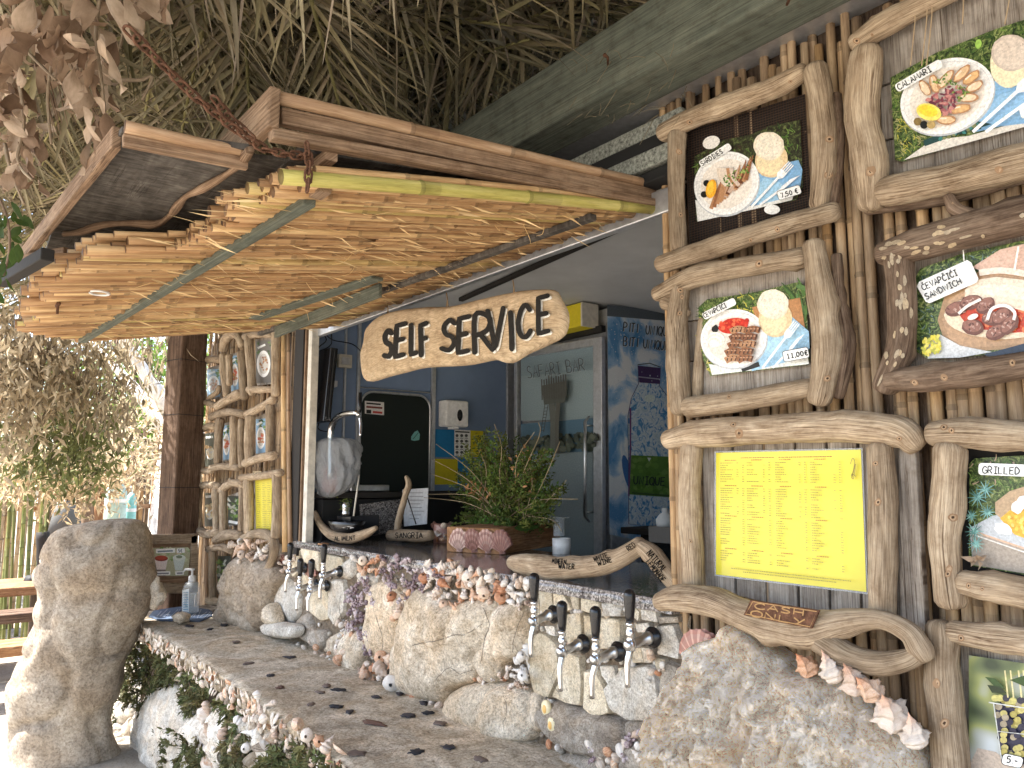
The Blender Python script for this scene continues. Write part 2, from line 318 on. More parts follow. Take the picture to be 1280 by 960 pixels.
    def mesh(s, name, mats, smooth=True, recentre=True):
        me = bpy.data.meshes.new(name); c = Vector((0, 0, 0))
        if recentre and s.v:
            c = Vector([(min(p[i] for p in s.v)+max(p[i] for p in s.v))/2 for i in range(3)])
        me.from_pydata([(p[0]-c.x, p[1]-c.y, p[2]-c.z) for p in s.v], [], s.f)
        uv = me.uv_layers.new(name='UVMap'); uv.data.foreach_set('uv', [x for f in s.uv for u in f for x in u])
        ca = me.color_attributes.new('Col', 'FLOAT_COLOR', 'CORNER')
        ca.data.foreach_set('color', [x for f, cc in zip(s.f, s.c) for _ in f for x in (cc[0], cc[1], cc[2], 1)])
        for k in (mats if isinstance(mats, (list, tuple)) else [mats]): me.materials.append(MATS[k])
        me.polygons.foreach_set('material_index', s.m); me.polygons.foreach_set('use_smooth', [smooth]*len(s.f))
        me.update(); return me, c
    def build(s, name, mats, parent=None, smooth=True, bevel=0, sharp=0, **pr):
        me, c = s.mesh(name, mats, smooth)
        if sharp: me.set_sharp_from_angle(angle=math.radians(sharp))
        o = bpy.data.objects.new(name, me); COL.objects.link(o)
        if parent: o.parent = parent; o.location = c-absloc(parent)
        else: o.location = c
        if bevel:
            bm = o.modifiers.new('bevel', 'BEVEL'); bm.width = bevel; bm.segments = 2; bm.limit_method = 'ANGLE'
        for k, v in pr.items(): o[k] = v
        return o
def absloc(o):
    p = o.location.copy()
    while o.parent: o = o.parent; p += o.location
    return p
def thing(name, label, cat, loc=(0, 0, 0), group=None):
    o = bpy.data.objects.new(name, None); COL.objects.link(o); o.location = loc; o.empty_display_size = .1
    o['label'] = label; o['category'] = cat
    if group: o['group'] = group
    return o
def tag(o, label, cat, group=None):
    o['label'] = label; o['category'] = cat
    if group: o['group'] = group
    return o
def inst(me, name, parent, M, **pr):
    o = bpy.data.objects.new(name, me); COL.objects.link(o)
    if parent: o.parent = parent; M = Matrix.Translation(-absloc(parent))@M
    o.matrix_local = M
    for k, v in pr.items(): o[k] = v
    return o
def xf(loc, d, tw=0, s=1, sx=None):
    """matrix whose local Z points along d"""
    d = Vector(d).normalized(); q = d.to_track_quat('Z', 'Y').to_matrix().to_4x4()
    sc = Matrix.Diagonal((s if sx is None else sx, s if sx is None else sx, s, 1)) if not isinstance(s, (tuple, list)) else Matrix.Diagonal((*s, 1))
    return Matrix.Translation(Vector(loc))@q@Matrix.Rotation(tw, 4, 'Z')@sc
def branch(mb, pts, Y, rn=.16, n=12, k=5, knots=3, flat=1, rnd=1):
    """driftwood log: (px, py, width px) points read on the vertical plane Y"""
    P = []
    for (x, y, wd) in pts:
        p = FY(x, y, Y); P.append((p.x, p.y, p.z, wd/2*dep(p)/FPX))
    mb.tube(P, n, k if len(P) > 2 else 14, rn, 12, flat=flat, round_=rnd, knots=knots); return mb
def slab(mb, poly, mapf, bulge, k=2.2, rings=9, npts=36, amp=.006, ns=14, smooth=1, back=.02, col=W1, edge=.0, rough=0):
    """stone of given outline: mapf(x,y)->point on its plane; it stands out of the plane (towards -Y) by bulge"""
    Q = list(poly)
    if smooth:
        C = catmull([Q[-1]]+Q+[Q[0], Q[1]], 6)[6:-6]; Q = C[:-1]
    L = [0]
    for i in range(len(Q)):
        a = Q[i]; b = Q[(i+1) % len(Q)]; L.append(L[-1]+math.hypot(a[0]-b[0], a[1]-b[1]))
    P = []; i = 0
    for j in range(npts):
        t = L[-1]*j/npts
        while L[i+1] < t: i += 1
        f = (t-L[i])/max(1e-9, L[i+1]-L[i]); a = Q[i]; b = Q[(i+1) % len(Q)]; P.append((a[0]+(b[0]-a[0])*f, a[1]+(b[1]-a[1])*f))
    cx = sum(p[0] for p in P)/npts; cy = sum(p[1] for p in P)/npts; o = Vector((R.random()*20, R.random()*20, R.random()*20)); b = len(mb.v)
    SS = [(1.0, -back)]+[(1-(i/rings)**1.35, None) for i in range(rings)]+[(0.02, None)]
    for s_, yy in SS:
        for (x, y) in P:
            p = mapf(cx+(x-cx)*s_, cy+(y-cy)*s_)
            if yy is None:
                h = bulge*max(0, 1-s_**k)**.55 if s_ < 1 else 0
                nn = noise.fractal(p*ns+o, 1.0, 2.0, 4); rd = noise.noise(p*ns*.45+o)
                if rough: h += rough*(noise.ridged_multi_fractal(Vector((p.x*6+p.z*3, p.y*5, p.z*6-p.x*2))+o, .8, 2.2, 7, 1.0, 2.0)-1.2)*(1-s_**5)+rough*.5*noise.fractal(Vector((p.x*30, p.z*11, p.y))+o, .8, 2, 4)
                h += amp*nn*(1.3-s_*.7)+amp*1.4*rd*(1-s_**3)
                if edge and s_ > .5: p = p+Vector((noise.noise(p*ns*1.7+o), 0, noise.noise(p*ns*1.7-o)))*edge
            else: h = yy
            mb.v.append((p.x, p.y-h, p.z))
    nr = len(SS)
    for i in range(nr-1):
        for j in range(npts):
            k2 = (j+1) % npts; mb.face([b+i*npts+j, b+i*npts+k2, b+(i+1)*npts+k2, b+(i+1)*npts+j], None, col)
    mb.face([b+(nr-1)*npts+j for j in range(npts)], None, col); return mb
def leafmesh(name, L, wd, curl, fold, mats, seg=6, wob=.1, col=W1, shape=1.0):
    mb = MB(); rw = []
    for i in range(seg+1):
        t = i/seg; hw = wd*.5*(math.sin(math.pi*min(1, t**shape))**.75)+(.0008 if i in (0, seg) else 0); a = curl*t
        z = L*(math.sin(a)/curl if curl else t); y = L*((1-math.cos(a))/curl if curl else 0); wv = wob*wd*math.sin(t*7+R.random())
        f = fold*hw; b = len(mb.v); mb.v += [(-hw, y+f+wv, z), (0, y, z), (hw, y+f-wv, z)]; rw.append(b)
    for i in range(seg):
        a, b = rw[i], rw[i+1]
        for q in (0, 1): mb.face([a+q, a+q+1, b+q+1, b+q], [(q*wd/2, L*i/seg), ((q+1)*wd/2, L*i/seg), ((q+1)*wd/2, L*(i+1)/seg), (q*wd/2, L*(i+1)/seg)], col)
    return mb.mesh(name, mats, True, False)[0]
def leafcard(mb, p, d, L, wd, rnd, col=W1, fold=.3):
    d = Vector(d).normalized(); a = d.orthogonal().normalized(); a = Matrix.Rotation(rnd.uniform(0, 6.28), 3, d)@a; n_ = d.cross(a); p = Vector(p)
    m = p+d*L*.45; e = p+d*L+n_*L*rnd.uniform(-.25, .25)
    b = len(mb.v); mb.v += [tuple(p), tuple(m+a*wd/2+n_*wd*fold), tuple(e), tuple(m-a*wd/2+n_*wd*fold), tuple(m)]
    mb.face([b, b+1, b+4], [(0, 0), (wd/2, L*.45), (0, L*.45)], col); mb.face([b, b+4, b+3], [(0, 0), (0, L*.45), (wd/2, L*.45)], col)
    mb.face([b+1, b+2, b+4], [(wd/2, L*.45), (0, L), (0, L*.45)], col); mb.face([b+4, b+2, b+3], [(0, L*.45), (0, L), (wd/2, L*.45)], col)
# ---------------------------------------------------------------- hand lettering: strokes on a 0..1 grid
_C = [(.66, .82), (.42, 1), (.14, .84), (0, .48), (.13, .12), (.42, 0), (.7, .16)]
FONT = {'A': [[(0, 0), (.35, 1), (.7, 0)], [(.14, .36), (.58, .36)]], 'B': [[(0, 0), (0, 1), (.42, .98), (.56, .78), (.4, .56), (.05, .53)], [(.1, .53), (.5, .5), (.66, .26), (.48, .02), (0, 0)]],
 'C': [_C], 'D': [[(0, 0), (0, 1), (.38, .92), (.66, .5), (.4, .1), (0, 0)]], 'E': [[(.6, 1), (0, 1), (0, 0), (.62, 0)], [(.03, .52), (.5, .52)]],
 'F': [[(.6, 1), (0, 1), (0, 0)], [(.03, .52), (.5, .52)]], 'G': [_C[:6]+[(.68, .14), (.7, .42), (.42, .42)]], 'H': [[(0, 0), (0, 1)], [(.62, 0), (.62, 1)], [(.04, .5), (.58, .5)]],
 'I': [[(.3, 0), (.3, 1)], [(.05, 1), (.55, 1)], [(.05, 0), (.55, 0)]], 'i': [[(.3, 0), (.3, 1)]], 'L': [[(0, 1), (0, 0), (.56, 0)]],
 'M': [[(0, 0), (.12, 1), (.4, .25), (.7, 1), (.82, 0)]], 'N': [[(0, 0), (0, 1), (.6, 0), (.6, 1)]], 'O': [[(.35, 1), (.08, .8), (0, .48), (.1, .14), (.36, 0), (.62, .16), (.7, .5), (.6, .84), (.35, 1)]],
 'P': [[(0, 0), (0, 1), (.45, .96), (.6, .74), (.42, .5), (.03, .46)]], 'Q': [[(.35, 1), (.08, .8), (0, .48), (.1, .14), (.36, 0), (.62, .16), (.7, .5), (.6, .84), (.35, 1)], [(.42, .25), (.75, -.1)]],
 'R': [[(0, 0), (0, 1), (.45, .95), (.56, .74), (.38, .52), (.03, .46)], [(.2, .47), (.64, 0)]], 'S': [[(.58, .86), (.34, 1), (.08, .82), (.16, .58), (.5, .42), (.6, .2), (.38, .01), (.02, .1)]],
 'T': [[(.35, 0), (.35, 1)], [(0, 1), (.7, 1)]], 'U': [[(0, 1), (.02, .3), (.3, 0), (.58, .25), (.62, 1)]], 'V': [[(0, 1), (.32, 0), (.66, 1)]], 'W': [[(0, 1), (.2, 0), (.42, .8), (.64, 0), (.88, 1)]],
 'Y': [[(0, 1), (.32, .5)], [(.66, 1), (.2, 0)]], '0': [[(.3, 1), (.05, .75), (.05, .25), (.3, 0), (.55, .25), (.55, .75), (.3, 1)]], '1': [[(.1, .8), (.3, 1), (.3, 0)], [(.08, 0), (.52, 0)]],
 '5': [[(.55, 1), (.12, 1), (.06, .58), (.36, .62), (.56, .34), (.36, .02), (.02, .08)]], '7': [[(0, 1), (.56, 1), (.2, 0)]], ',': [[(.12, .12), (.02, -.18)]], '.': [[(.08, .0), (.1, .1)]], '-': [[(.05, .45), (.5, .45)]],
 '€': [[(.62, .86), (.4, 1), (.16, .8), (.1, .5), (.16, .2), (.4, 0), (.62, .14)], [(0, .6), (.5, .6)], [(0, .42), (.46, .42)]], ' ': []}
FONT['Č'] = FONT['C']+[[(.2, 1.34), (.38, 1.12), (.56, 1.34)]]; FONT['Ć'] = FONT['C']+[[(.34, 1.1), (.54, 1.34)]]
def adv(ch): return {'I': .72, 'i': .5, ' ': .5, ',': .3, '.': .3, 'M': 1.02, 'W': 1.08}.get(ch, .88)
class Art:
    """flat print: polygons laid in thin layers over a surface; mapf(x, y, lift)->point"""
    def __init__(s, mapf, step=.00013, z0=.0): s.mb = MB(); s.f = mapf; s.l = z0; s.step = step; s.q = 1; s.sub = 0
    def poly(s, P, col, var=0):
        s.l += s.step*s.q; s.mb.add([s.f(x, y, s.l) for x, y in P], None, col); return s
    def ell(s, x, y, a, b, rot=0, col=W1, n=18, wob=0):
        c, d = math.cos(math.radians(rot)), math.sin(math.radians(rot)); P = []
        for i in range(n):
            t = 6.2832*i/n; q = 1+wob*R.uniform(-1, 1); u = a*math.cos(t)*q; v = b*math.sin(t)*q; P.append((x+u*c-v*d, y+u*d+v*c))
        return s.poly(P, col)
    def line(s, P, wd, col, k=1, taper=False):
        if k > 1: P = catmull(P, k)
        if s.sub:
            Q = [P[0]]
            for a, b in zip(P, P[1:]):
                n = max(1, int(math.hypot(b[0]-a[0], b[1]-a[1])/s.sub)); Q += [(a[0]+(b[0]-a[0])*i/n, a[1]+(b[1]-a[1])*i/n) for i in range(1, n+1)]
            P = Q
        s.l += s.step*s.q; A = []; n = len(P); rot = []
        for i in range(n):
            a = P[max(i-1, 0)]; b = P[min(i+1, n-1)]; dx, dy = b[0]-a[0], b[1]-a[1]; q = math.hypot(dx, dy) or 1; h = wd/2*(1 if not taper else (1-i/(n-1)*.8))
            A.append((P[i][0]-dy/q*h, P[i][1]+dx/q*h, P[i][0]+dy/q*h, P[i][1]-dx/q*h))
        b0 = len(s.mb.v)
        for (a, b, c, d) in A: s.mb.v += [tuple(s.f(a, b, s.l)), tuple(s.f(c, d, s.l))]
        for i in range(n-1): s.mb.face([b0+2*i, b0+2*i+1, b0+2*i+3, b0+2*i+2], None, col)
        return s
    def rrect(s, x0, y0, x1, y1, h, r, col):
        """rounded label bar from (x0,y0) to (x1,y1) along its middle, height h"""
        dx, dy = x1-x0, y1-y0; q = math.hypot(dx, dy); ux, uy = dx/q, dy/q; P = []
        for (cx, cy, a0) in ((q-r, h/2-r, 0), (r, h/2-r, 90), (r, -h/2+r, 180), (q-r, -h/2+r, 270)):
            for t in (0, 30, 60, 90):
                a = math.radians(a0+t); u = cx+r*math.cos(a); v = cy+r*math.sin(a); P.append((x0+ux*u-uy*v, y0+uy*u+ux*v))
        return s.poly(P, col)
    def text(s, st, x, y, h, ang=0, col=(.01, .01, .01), wd=None, sx=1.0, jit=0, k=3):
        """x,y = baseline start in picture points (y down)"""
        a = math.radians(ang); c, d = math.cos(a), math.sin(a); cx = 0
        for ch in st:
            for stq in FONT.get(ch, []):
                P = []
                for (u, v) in (catmull(stq, k) if len(stq) > 3 and ch in 'BCDGOPQRSU05€ČĆ' else stq):
                    U = (cx+u)*h*sx+jit*R.uniform(-1, 1); V = -v*h+jit*R.uniform(-1, 1); P.append((x+U*c-V*d, y+U*d+V*c))
                s.line(P, wd or h*.13, col)
            cx += adv(ch)
        return s
    def blobs(s, P, n, cols, a, b=None, rot=None, wob=.25, nn=7):
        s.q = .12
        for (x, y) in scat(P, n): s.ell(x, y, R.uniform(.6, 1.2)*a, R.uniform(.6, 1.2)*(b or a), R.uniform(0, 180) if rot is None else rot+R.uniform(-15, 15), R.choice(cols), nn, wob)
        s.q = 1; s.l += s.step
        return s
    def build(s, name, parent, mat='print', **k): return s.mb.build(name, mat, parent, False, **k)
def onY(Y): return lambda x, y, l=0: FY(x, y, Y-l)
def onX(X): return lambda x, y, l=0: FX(x, y, X+l)
def onobj(mbs):
    """print that follows the surface of an already built mesh"""
    V = []; F = []
    for mb in mbs:
        b = len(V); V += [Vector(v) for v in mb.v]; F += [[i+b for i in f] for f in mb.f]
    T = BVHTree.FromPolygons(V, F); last = [3.0]
    def f(x, y, l=0):
        d = ray(x, y).normalized(); h = T.ray_cast(EYE, d)
        if h[0] is None: return EYE+d*last[0]
        last[0] = h[3]; return h[0]-d*(.0012+l)
    return f
# ================================================================ SETTING
mb = MB(); mb.add([(-90, -90, 0), (90, -90, 0), (90, 90, 0), (-90, 90, 0)], [(0, 0), (180, 0), (180, 180), (0, 180)])
g = mb.build('ground', 'sand', None, False); g['kind'] = 'structure'
WY = 1.58          # plane of the bar front
def reedmesh(name, L, r, mat, node=.2, seg=3, n=8, bow=.004, ragged=False):
    mb = MB(); P = []; z = 0; a = R.uniform(0, 6.28); nd = [0]; 
    while nd[-1] < L: nd.append(nd[-1]+node*R.uniform(.8, 1.25))
    ring = []
    for q in nd[1:-1]: ring += [(q-.006, 1.0, 1), (q, 1.16, .62), (q+.006, 1.0, .85)]
    zs = sorted([(t*L/(seg*3), 1.0, 1) for t in range(seg*3+1)]+ring); zs = [q for i, q in enumerate(zs) if i == 0 or q[0]-zs[i-1][0] > .002]
    P = [(math.cos(a)*bow*math.sin(3.14*q[0]/L), math.sin(a)*bow*math.sin(3.14*q[0]/L), q[0], r*q[1]*(1-.12*q[0]/L)) for q in zs]
    mb.tube(P, n, 1, .05, 40, capcol=(.28, .22, .18))
    f = 0
    for i in range(len(P)-1):
        cc = min(zs[i][2], zs[i+1][2])
        for j in range(n): mb.c[f] = (cc, cc*.96, cc*.92); f += 1
    return mb.mesh(name, mat, True, False)[0]
# ================================================================ REED WALLS
REEDW = [reedmesh('wall_reed', 2.45, r, 'wall_reed', nd, 4) for r, nd in ((.0125, .24), (.0115, .3), (.0135, .22), (.012, .34), (.0105, .27), (.0128, .19))]
def reedwall(root, x0, x1, y, z0=.12, L=2.45, step=.0226):
    x = x0
    while x < x1:
        s = R.uniform(.86, 1.12); d = Vector((R.uniform(-.006, .006), R.uniform(-.004, .004), 1))
        inst(R.choice(REEDW), 'reed', root, xf((x, y+R.uniform(-.004, .006), z0+R.uniform(-.1, .1)), d, R.uniform(0, 6.28), (s, s, L/2.45)))
        x += step*s*R.uniform(.96, 1.1)
rw = thing('reed_wall', 'wall of upright tan reeds behind the large framed food photos on the right', 'reed wall', (-.9, WY, 0))
reedwall(rw, -1.36, .35, WY)
MB().box((-.45, WY+.03, 1.3), (1.85, .02, 2.5)).build('backing_board', 'bark_wood', rw)
rl = thing('reed_wall', 'narrow wall of upright reeds beyond the serving hatch carrying small menu frames', 'reed wall', (-4.8, WY, 0))
reedwall(rl, -5.62, -4.02, WY+.03, .1, 2.4)
MB().box((-4.82, WY+.06, 1.3), (1.6, .02, 2.4)).build('backing_board', 'bark_wood', rl)
# ================================================================ FRAMES ON THE RIGHT
FRB = 1.515
def logs(root, L, Y=FRB, mat='driftwood', **k):
    for i, pts in enumerate(L):
        m = branch(MB(), pts, Y-.004*(i % 2), **k); o = m.build('branch', mat, root); A = Art(onobj([m]), .00005, .0002); A.q = .3
        for _ in range(R.choice((1, 2, 2, 3))):
            j = R.randrange(len(pts)-1); t = R.uniform(.1, .9); x = pts[j][0]*(1-t)+pts[j+1][0]*t; y = pts[j][1]*(1-t)+pts[j+1][1]*t; w_ = pts[j][2]; rt_ = R.uniform(0, 180); s_ = w_*R.uniform(.06, .13)
            if not (0 < x < 1285 and -5 < y < 965): continue
            x += R.uniform(-.25, .25)*w_; y += R.uniform(-.25, .25)*w_
            A.ell(x, y, s_*1.5, s_*1.2, rt_, (.30, .19, .11), 14, .1); A.ell(x, y, s_*1.0, s_*.8, rt_, (.42, .29, .18), 12, .08); A.ell(x, y, s_*.5, s_*.42, rt_, (.06, .035, .02), 10, .15)
        if A.mb.f: A.build('knot', o, 'painted', kind='stuff')
def quad(root, name, P, Y, th, mat, bevel=.002):
    f = [FY(x, y, Y) for x, y in P]; n = len(f); v = [tuple(p) for p in f]+[(p.x, p.y+th, p.z) for p in f]; mb = MB(); b = len(mb.v); mb.v += v
    uv = [(p.x, p.z) for p in f]; mb.face(list(range(n-1, -1, -1)), uv[::-1]); mb.face(list(range(n, 2*n)), uv)
    for i in range(n): j = (i+1) % n; mb.face([i, j, n+j, n+i], [uv[i], uv[j], uv[j], uv[i]])
    return mb.build(name, mat, root, False, bevel)
def planks(root, P, Y, mat='grey_plank', n=4, horiz=False, th=.014):
    a, b, c, d = P
    def L(p, q, t): return (p[0]+(q[0]-p[0])*t, p[1]+(q[1]-p[1])*t)
    for i in range(n):
        t0, t1 = i/n+.006, (i+1)/n-.006
        if horiz: Q = [L(a, d, t0), L(b, c, t0), L(b, c, t1), L(a, d, t1)]
        else: Q = [L(a, b, t0), L(a, b, t1), L(d, c, t1), L(d, c, t0)]
        quad(root, 'plank', Q, Y-R.uniform(0, .003), th, mat, .0015)
def frame(label, x, y, name='picture_frame', cat='picture frame', group='driftwood frames on the reed walls', Y=FRB):
    p = FY(x, y, Y); return thing(name, label, cat, p, group)
# colours for prints
BLK = (.012, .012, .012); WHT = (.82, .83, .82); TABB = (.22, .42, .66); TAB2 = (.33, .55, .74)
G1 = (.035, .075, .02); G2 = (.07, .15, .03); G3 = (.16, .26, .06); G4 = (.02, .035, .015); YEL = (.55, .5, .08)
BR1 = (.13, .05, .025); BR2 = (.26, .11, .05); BR3 = (.42, .22, .11); BR4 = (.6, .38, .22); BRD = (.72, .55, .33); CRU = (.78, .70, .56)
def foliage(A, P, n, cols=(G1, G2, G3, G4), L=12, wd=2.6):
    A.q = .12
    for (x, y) in scat(P, n):
        a = R.uniform(0, 6.28); A.line([(x, y), (x+math.cos(a)*L*.5+1, y+math.sin(a)*L*.5), (x+math.cos(a)*L, y+math.sin(a)*L)], wd*R.uniform(.5, 1.2), R.choice(cols), 2, True)
    A.q = 1; A.l += A.step
def bread(A, x, y, w_, h, rot=8):
    A.ell(x+w_*.05, y+h*.18, w_*.5, h*.42, rot, BRD, 22, .02); A.ell(x, y+h*.24, w_*.40, h*.3, rot, (.8, .66, .42), 18, .02)
    A.ell(x-w_*.02, y-h*.14, w_*.47, h*.33, rot, CRU, 22, .03); A.ell(x-w_*.02, y-h*.15, w_*.41, h*.27, rot, (.8, .74, .62), 20, .05)
    A.q = .12
    for i in range(46): t = R.uniform(0, 6.28); q = R.random()**.5; A.ell(x+math.cos(t)*q*w_*.4, y-h*.14+math.sin(t)*q*h*.26, w_*.018, w_*.013, 0, R.choice([(.62, .5, .34), (.7, .58, .4), (.85, .8, .7)]), 5)
    A.q = 1; A.l += A.step
def plate(A, x, y, a, b, rot):
    A.ell(x+1, y+2, a*1.01, b*1.01, rot, (.5, .52, .55), 40); A.ell(x, y, a, b, rot, (.84, .84, .83), 44); A.ell(x, y, a*.93, b*.92, rot, (.68, .68, .68), 40)
    A.ell(x, y+.5, a*.915, b*.9, rot, (.8, .79, .77), 40); A.ell(x, y+1, a*.8, b*.78, rot, (.76, .70, .63), 36)
def cutlery(A, x0, y0, x1, y1, w_=2.6):
    dx, dy = x1-x0, y1-y0; q = math.hypot(dx, dy); ux, uy = dx/q, dy/q; nx, ny = -uy, ux; W_ = (.85, .86, .88)
    A.line([(x0, y0), (x0+dx*.68, y0+dy*.68)], w_, W_); hx, hy = x0+dx*.72, y0+dy*.72
    A.poly([(x0+dx*.66+nx*w_*.5, y0+dy*.66+ny*w_*.5), (hx+nx*w_*1.7, hy+ny*w_*1.7), (x0+dx*.82+nx*w_*1.7, y0+dy*.82+ny*w_*1.7), (x0+dx*.82-nx*w_*1.7, y0+dy*.82-ny*w_*1.7), (hx-nx*w_*1.7, hy-ny*w_*1.7), (x0+dx*.66-nx*w_*.5, y0+dy*.66-ny*w_*.5)], W_)
    for o in (-1.35, -.45, .45, 1.35): A.line([(x0+dx*.8+nx*w_*o, y0+dy*.8+ny*w_*o), (x1+nx*w_*o, y1+ny*w_*o)], w_*.45, W_)
def knife(A, x0, y0, x1, y1, w_=2.6):
    dx, dy = x1-x0, y1-y0; q = math.hypot(dx, dy); nx, ny = -dy/q, dx/q; A.line([(x0, y0), (x0+dx*.6, y0+dy*.6)], w_, (.85, .86, .88))
    A.poly([(x0+dx*.55+nx*w_*.7, y0+dy*.55+ny*w_*.7), (x0+dx*.55-nx*w_*.9, y0+dy*.55-ny*w_*.9), (x0+dx*.8-nx*w_*1.2, y0+dy*.8-ny*w_*1.2), (x1, y1)], (.82, .84, .88))
def bgp(root, P, Y, mat):
    A_ = Art(onY(Y)); A_.poly(P, W1); A_.build('photo_background', root, mat)
# --- sardines
f = frame('driftwood frame round the sardines photo on dark wire mesh, below the green beam', 935, 215)
quad(f, 'mesh_backing', [(856, 165), (1006, 118), (1014, 262), (862, 306)], 1.562, .004, 'black_matte')
mm = MB()
for i in range(46):
    t = i/45; a = (857+149*t, 166-48*t); b = (862+152*t, 305-43*t)
    p, q = FY(*a, 1.557), FY(*b, 1.557); mm.beam(p, q, .0014, .0014, (0, 1, 0), (.8, .6, .5))
    a = (856+6*t, 165+140*t); b = (1006+8*t, 118+144*t); p, q = FY(*a, 1.555), FY(*b, 1.555); mm.beam(p, q, .0014, .0014, (0, 1, 0), (.8, .6, .5))
o = mm.build('wire_mesh', 'wire', f, False); o['kind'] = 'stuff'
logs(f, [[(847, 168, 23), (845, 240, 21), (849, 310, 22)], [(1020, 86, 28), (1027, 130, 33), (1031, 180, 30), (1024, 256, 26)], [(829, 166, 24), (868, 147, 27), (930, 124, 27), (972, 108, 27), (1004, 90, 22)], [(826, 330, 22), (885, 312, 27), (960, 288, 26), (1044, 264, 26)]])
branch(MB(), [(1044, 120, 14), (1049, 180, 15), (1042, 255, 13)], 1.53).build('branch', 'bark_wood', f)
A = Art(onY(1.552))
bgp(f, [(868, 196), (900, 176), (940, 168), (960, 158), (1000, 150), (1004, 232), (995, 250), (870, 277)], 1.5525, 'dark_foliage_print'); foliage(A, [(868, 196), (1000, 152), (1003, 200), (870, 210)], 60, (G1, G2, G3, (.05, .03, .02)), 9, 2)
A.ell(889, 178, 11, 8, -20, (.78, .76, .72)); A.poly([(869, 250), (905, 262), (955, 255), (995, 235), (990, 250), (940, 262), (872, 277)], (.74, .74, .72))
A.poly([(930, 250), (950, 215), (975, 205), (998, 200), (1003, 212), (1000, 236), (988, 246), (940, 258)], TABB); A.poly([(940, 245), (955, 222), (975, 228), (990, 244), (950, 256)], TAB2)
A.ell(965, 262, 10, 6, 0, (.85, .85, .83)); plate(A, 908, 229, 42, 38, -38); bread(A, 962, 190, 41, 54, 10)
for i in range(19): x = 889+i*2.4; yy = 247-i*2.0; A.line([(x+R.uniform(-2, 2), yy+14), (x+4, yy), (x+9+R.uniform(-2, 2), yy-17)], 5.2, R.choice([BR1, BR2, BR3, (.5, .36, .28)]), 3, True)
for i in range(5): x = 900+i*4; A.line([(x+8, 232), (x, 222), (x-2, 210)], 4.6, R.choice([(.62, .5, .42), BR3, (.7, .6, .5)]), 3)
A.blobs([(903, 222), (935, 205), (938, 214), (908, 236)], 34, (G2, G3, (.3, .4, .12)), 1.8, 1.2)
A.ell(883, 229, 4, 4, 0, BLK); A.ell(880, 243, 4.2, 4, 0, BLK); A.ell(889, 236, 6.5, 12, 12, (.78, .38, .03)); A.ell(888, 235, 4, 9, 12, (.85, .52, .06))
cutlery(A, 939, 259, 989, 204, 2.8); knife(A, 950, 256, 1000, 219, 2.6)
A.rrect(875, 206, 913, 182, 9, 3, WHT); A.text('SARDINES', 878, 207.5, 5.6, -32.3, wd=.95, sx=.82)
A.rrect(972, 245, 1001, 236, 12, 3, BLK); A.rrect(972.5, 245, 1000.5, 236.2, 11, 2.6, WHT); A.text('7,50 €', 977, 247.2, 5.6, -17, wd=1.2, sx=.95)
A.build('food_photo', f)
# --- cevapcici
f = frame('driftwood frame round the round plate of grilled ćevapčići priced 11,00€', 945, 410)
planks(f, [(856, 352), (1008, 330), (1018, 486), (864, 502)], 1.556, 'grey_plank', 3, True); branch(MB(), [(878, 400, 12), (872, 480, 14), (874, 520, 12)], 1.545).build('branch', 'driftwood', f)
logs(f, [[(851, 355, 24), (846, 420, 28), (852, 512, 28)], [(1017, 306, 28), (1027, 370, 34), (1034, 440, 36), (1024, 500, 30)], [(822, 368, 22), (870, 345, 28), (930, 334, 27), (1005, 322, 26)], [(860, 509, 26), (935, 499, 27), (1014, 484, 26)]])
branch(MB(), [(1046, 320, 14), (1050, 380, 17), (1058, 430, 22), (1048, 495, 16)], 1.535).build('branch', 'bark_wood', f)
branch(MB(), [(832, 378, 18), (845, 382, 16), (860, 392, 10)], 1.53).build('branch', 'driftwood', f)
A = Art(onY(1.538)); bgp(f, [(873, 384), (884, 374), (940, 366), (1000, 352), (1006, 358), (1012, 440), (1011, 456), (905, 468), (888, 470), (879, 450), (874, 420)], 1.5385, 'foliage_print')
foliage(A, [(873, 384), (940, 366), (950, 392), (915, 400), (885, 430), (873, 420)], 110, (G1, G2, G3, YEL), 9, 2); foliage(A, [(990, 356), (1005, 354), (1009, 400), (992, 400)], 14, (G1, G2, (.1, .2, .06)), 24, 6)
foliage(A, [(874, 430), (890, 440), (900, 460), (884, 466)], 40, (YEL, G3, (.5, .45, .2)), 6, 1.4)
A.poly([(940, 384), (1000, 372), (1008, 420), (950, 412)], (.45, .22, .09)); A.poly([(886, 455), (930, 462), (1009, 440), (1011, 455), (905, 467), (890, 469)], (.74, .76, .74))
A.poly([(930, 440), (960, 410), (990, 396), (1011, 414), (1012, 436), (985, 452), (940, 464)], TAB2); A.poly([(950, 438), (990, 400), (1010, 415), (975, 448)], (.40, .63, .80))
A.poly([(926, 460), (948, 452), (950, 458), (928, 465)], BLK); plate(A, 917, 423, 41.5, 36.5, -8); bread(A, 967, 388, 42, 56, 0)
A.ell(917, 407, 19, 9.5, -10, (.55, .03, .015), 20, .06); A.blobs([(900, 402), (934, 400), (932, 412), (902, 414)], 30, ((.65, .06, .03), (.45, .02, .01), (.7, .14, .06)), 2.6)
A.ell(894, 411, 4.5, 5, 0, BLK, 9, .2)
for i in range(5): A.ell(895-i*.6, 424+i*1.4, 11-i*1.2, 9-i, 10, [(.86, .85, .78), (.74, .72, .64)][i % 2], 16)
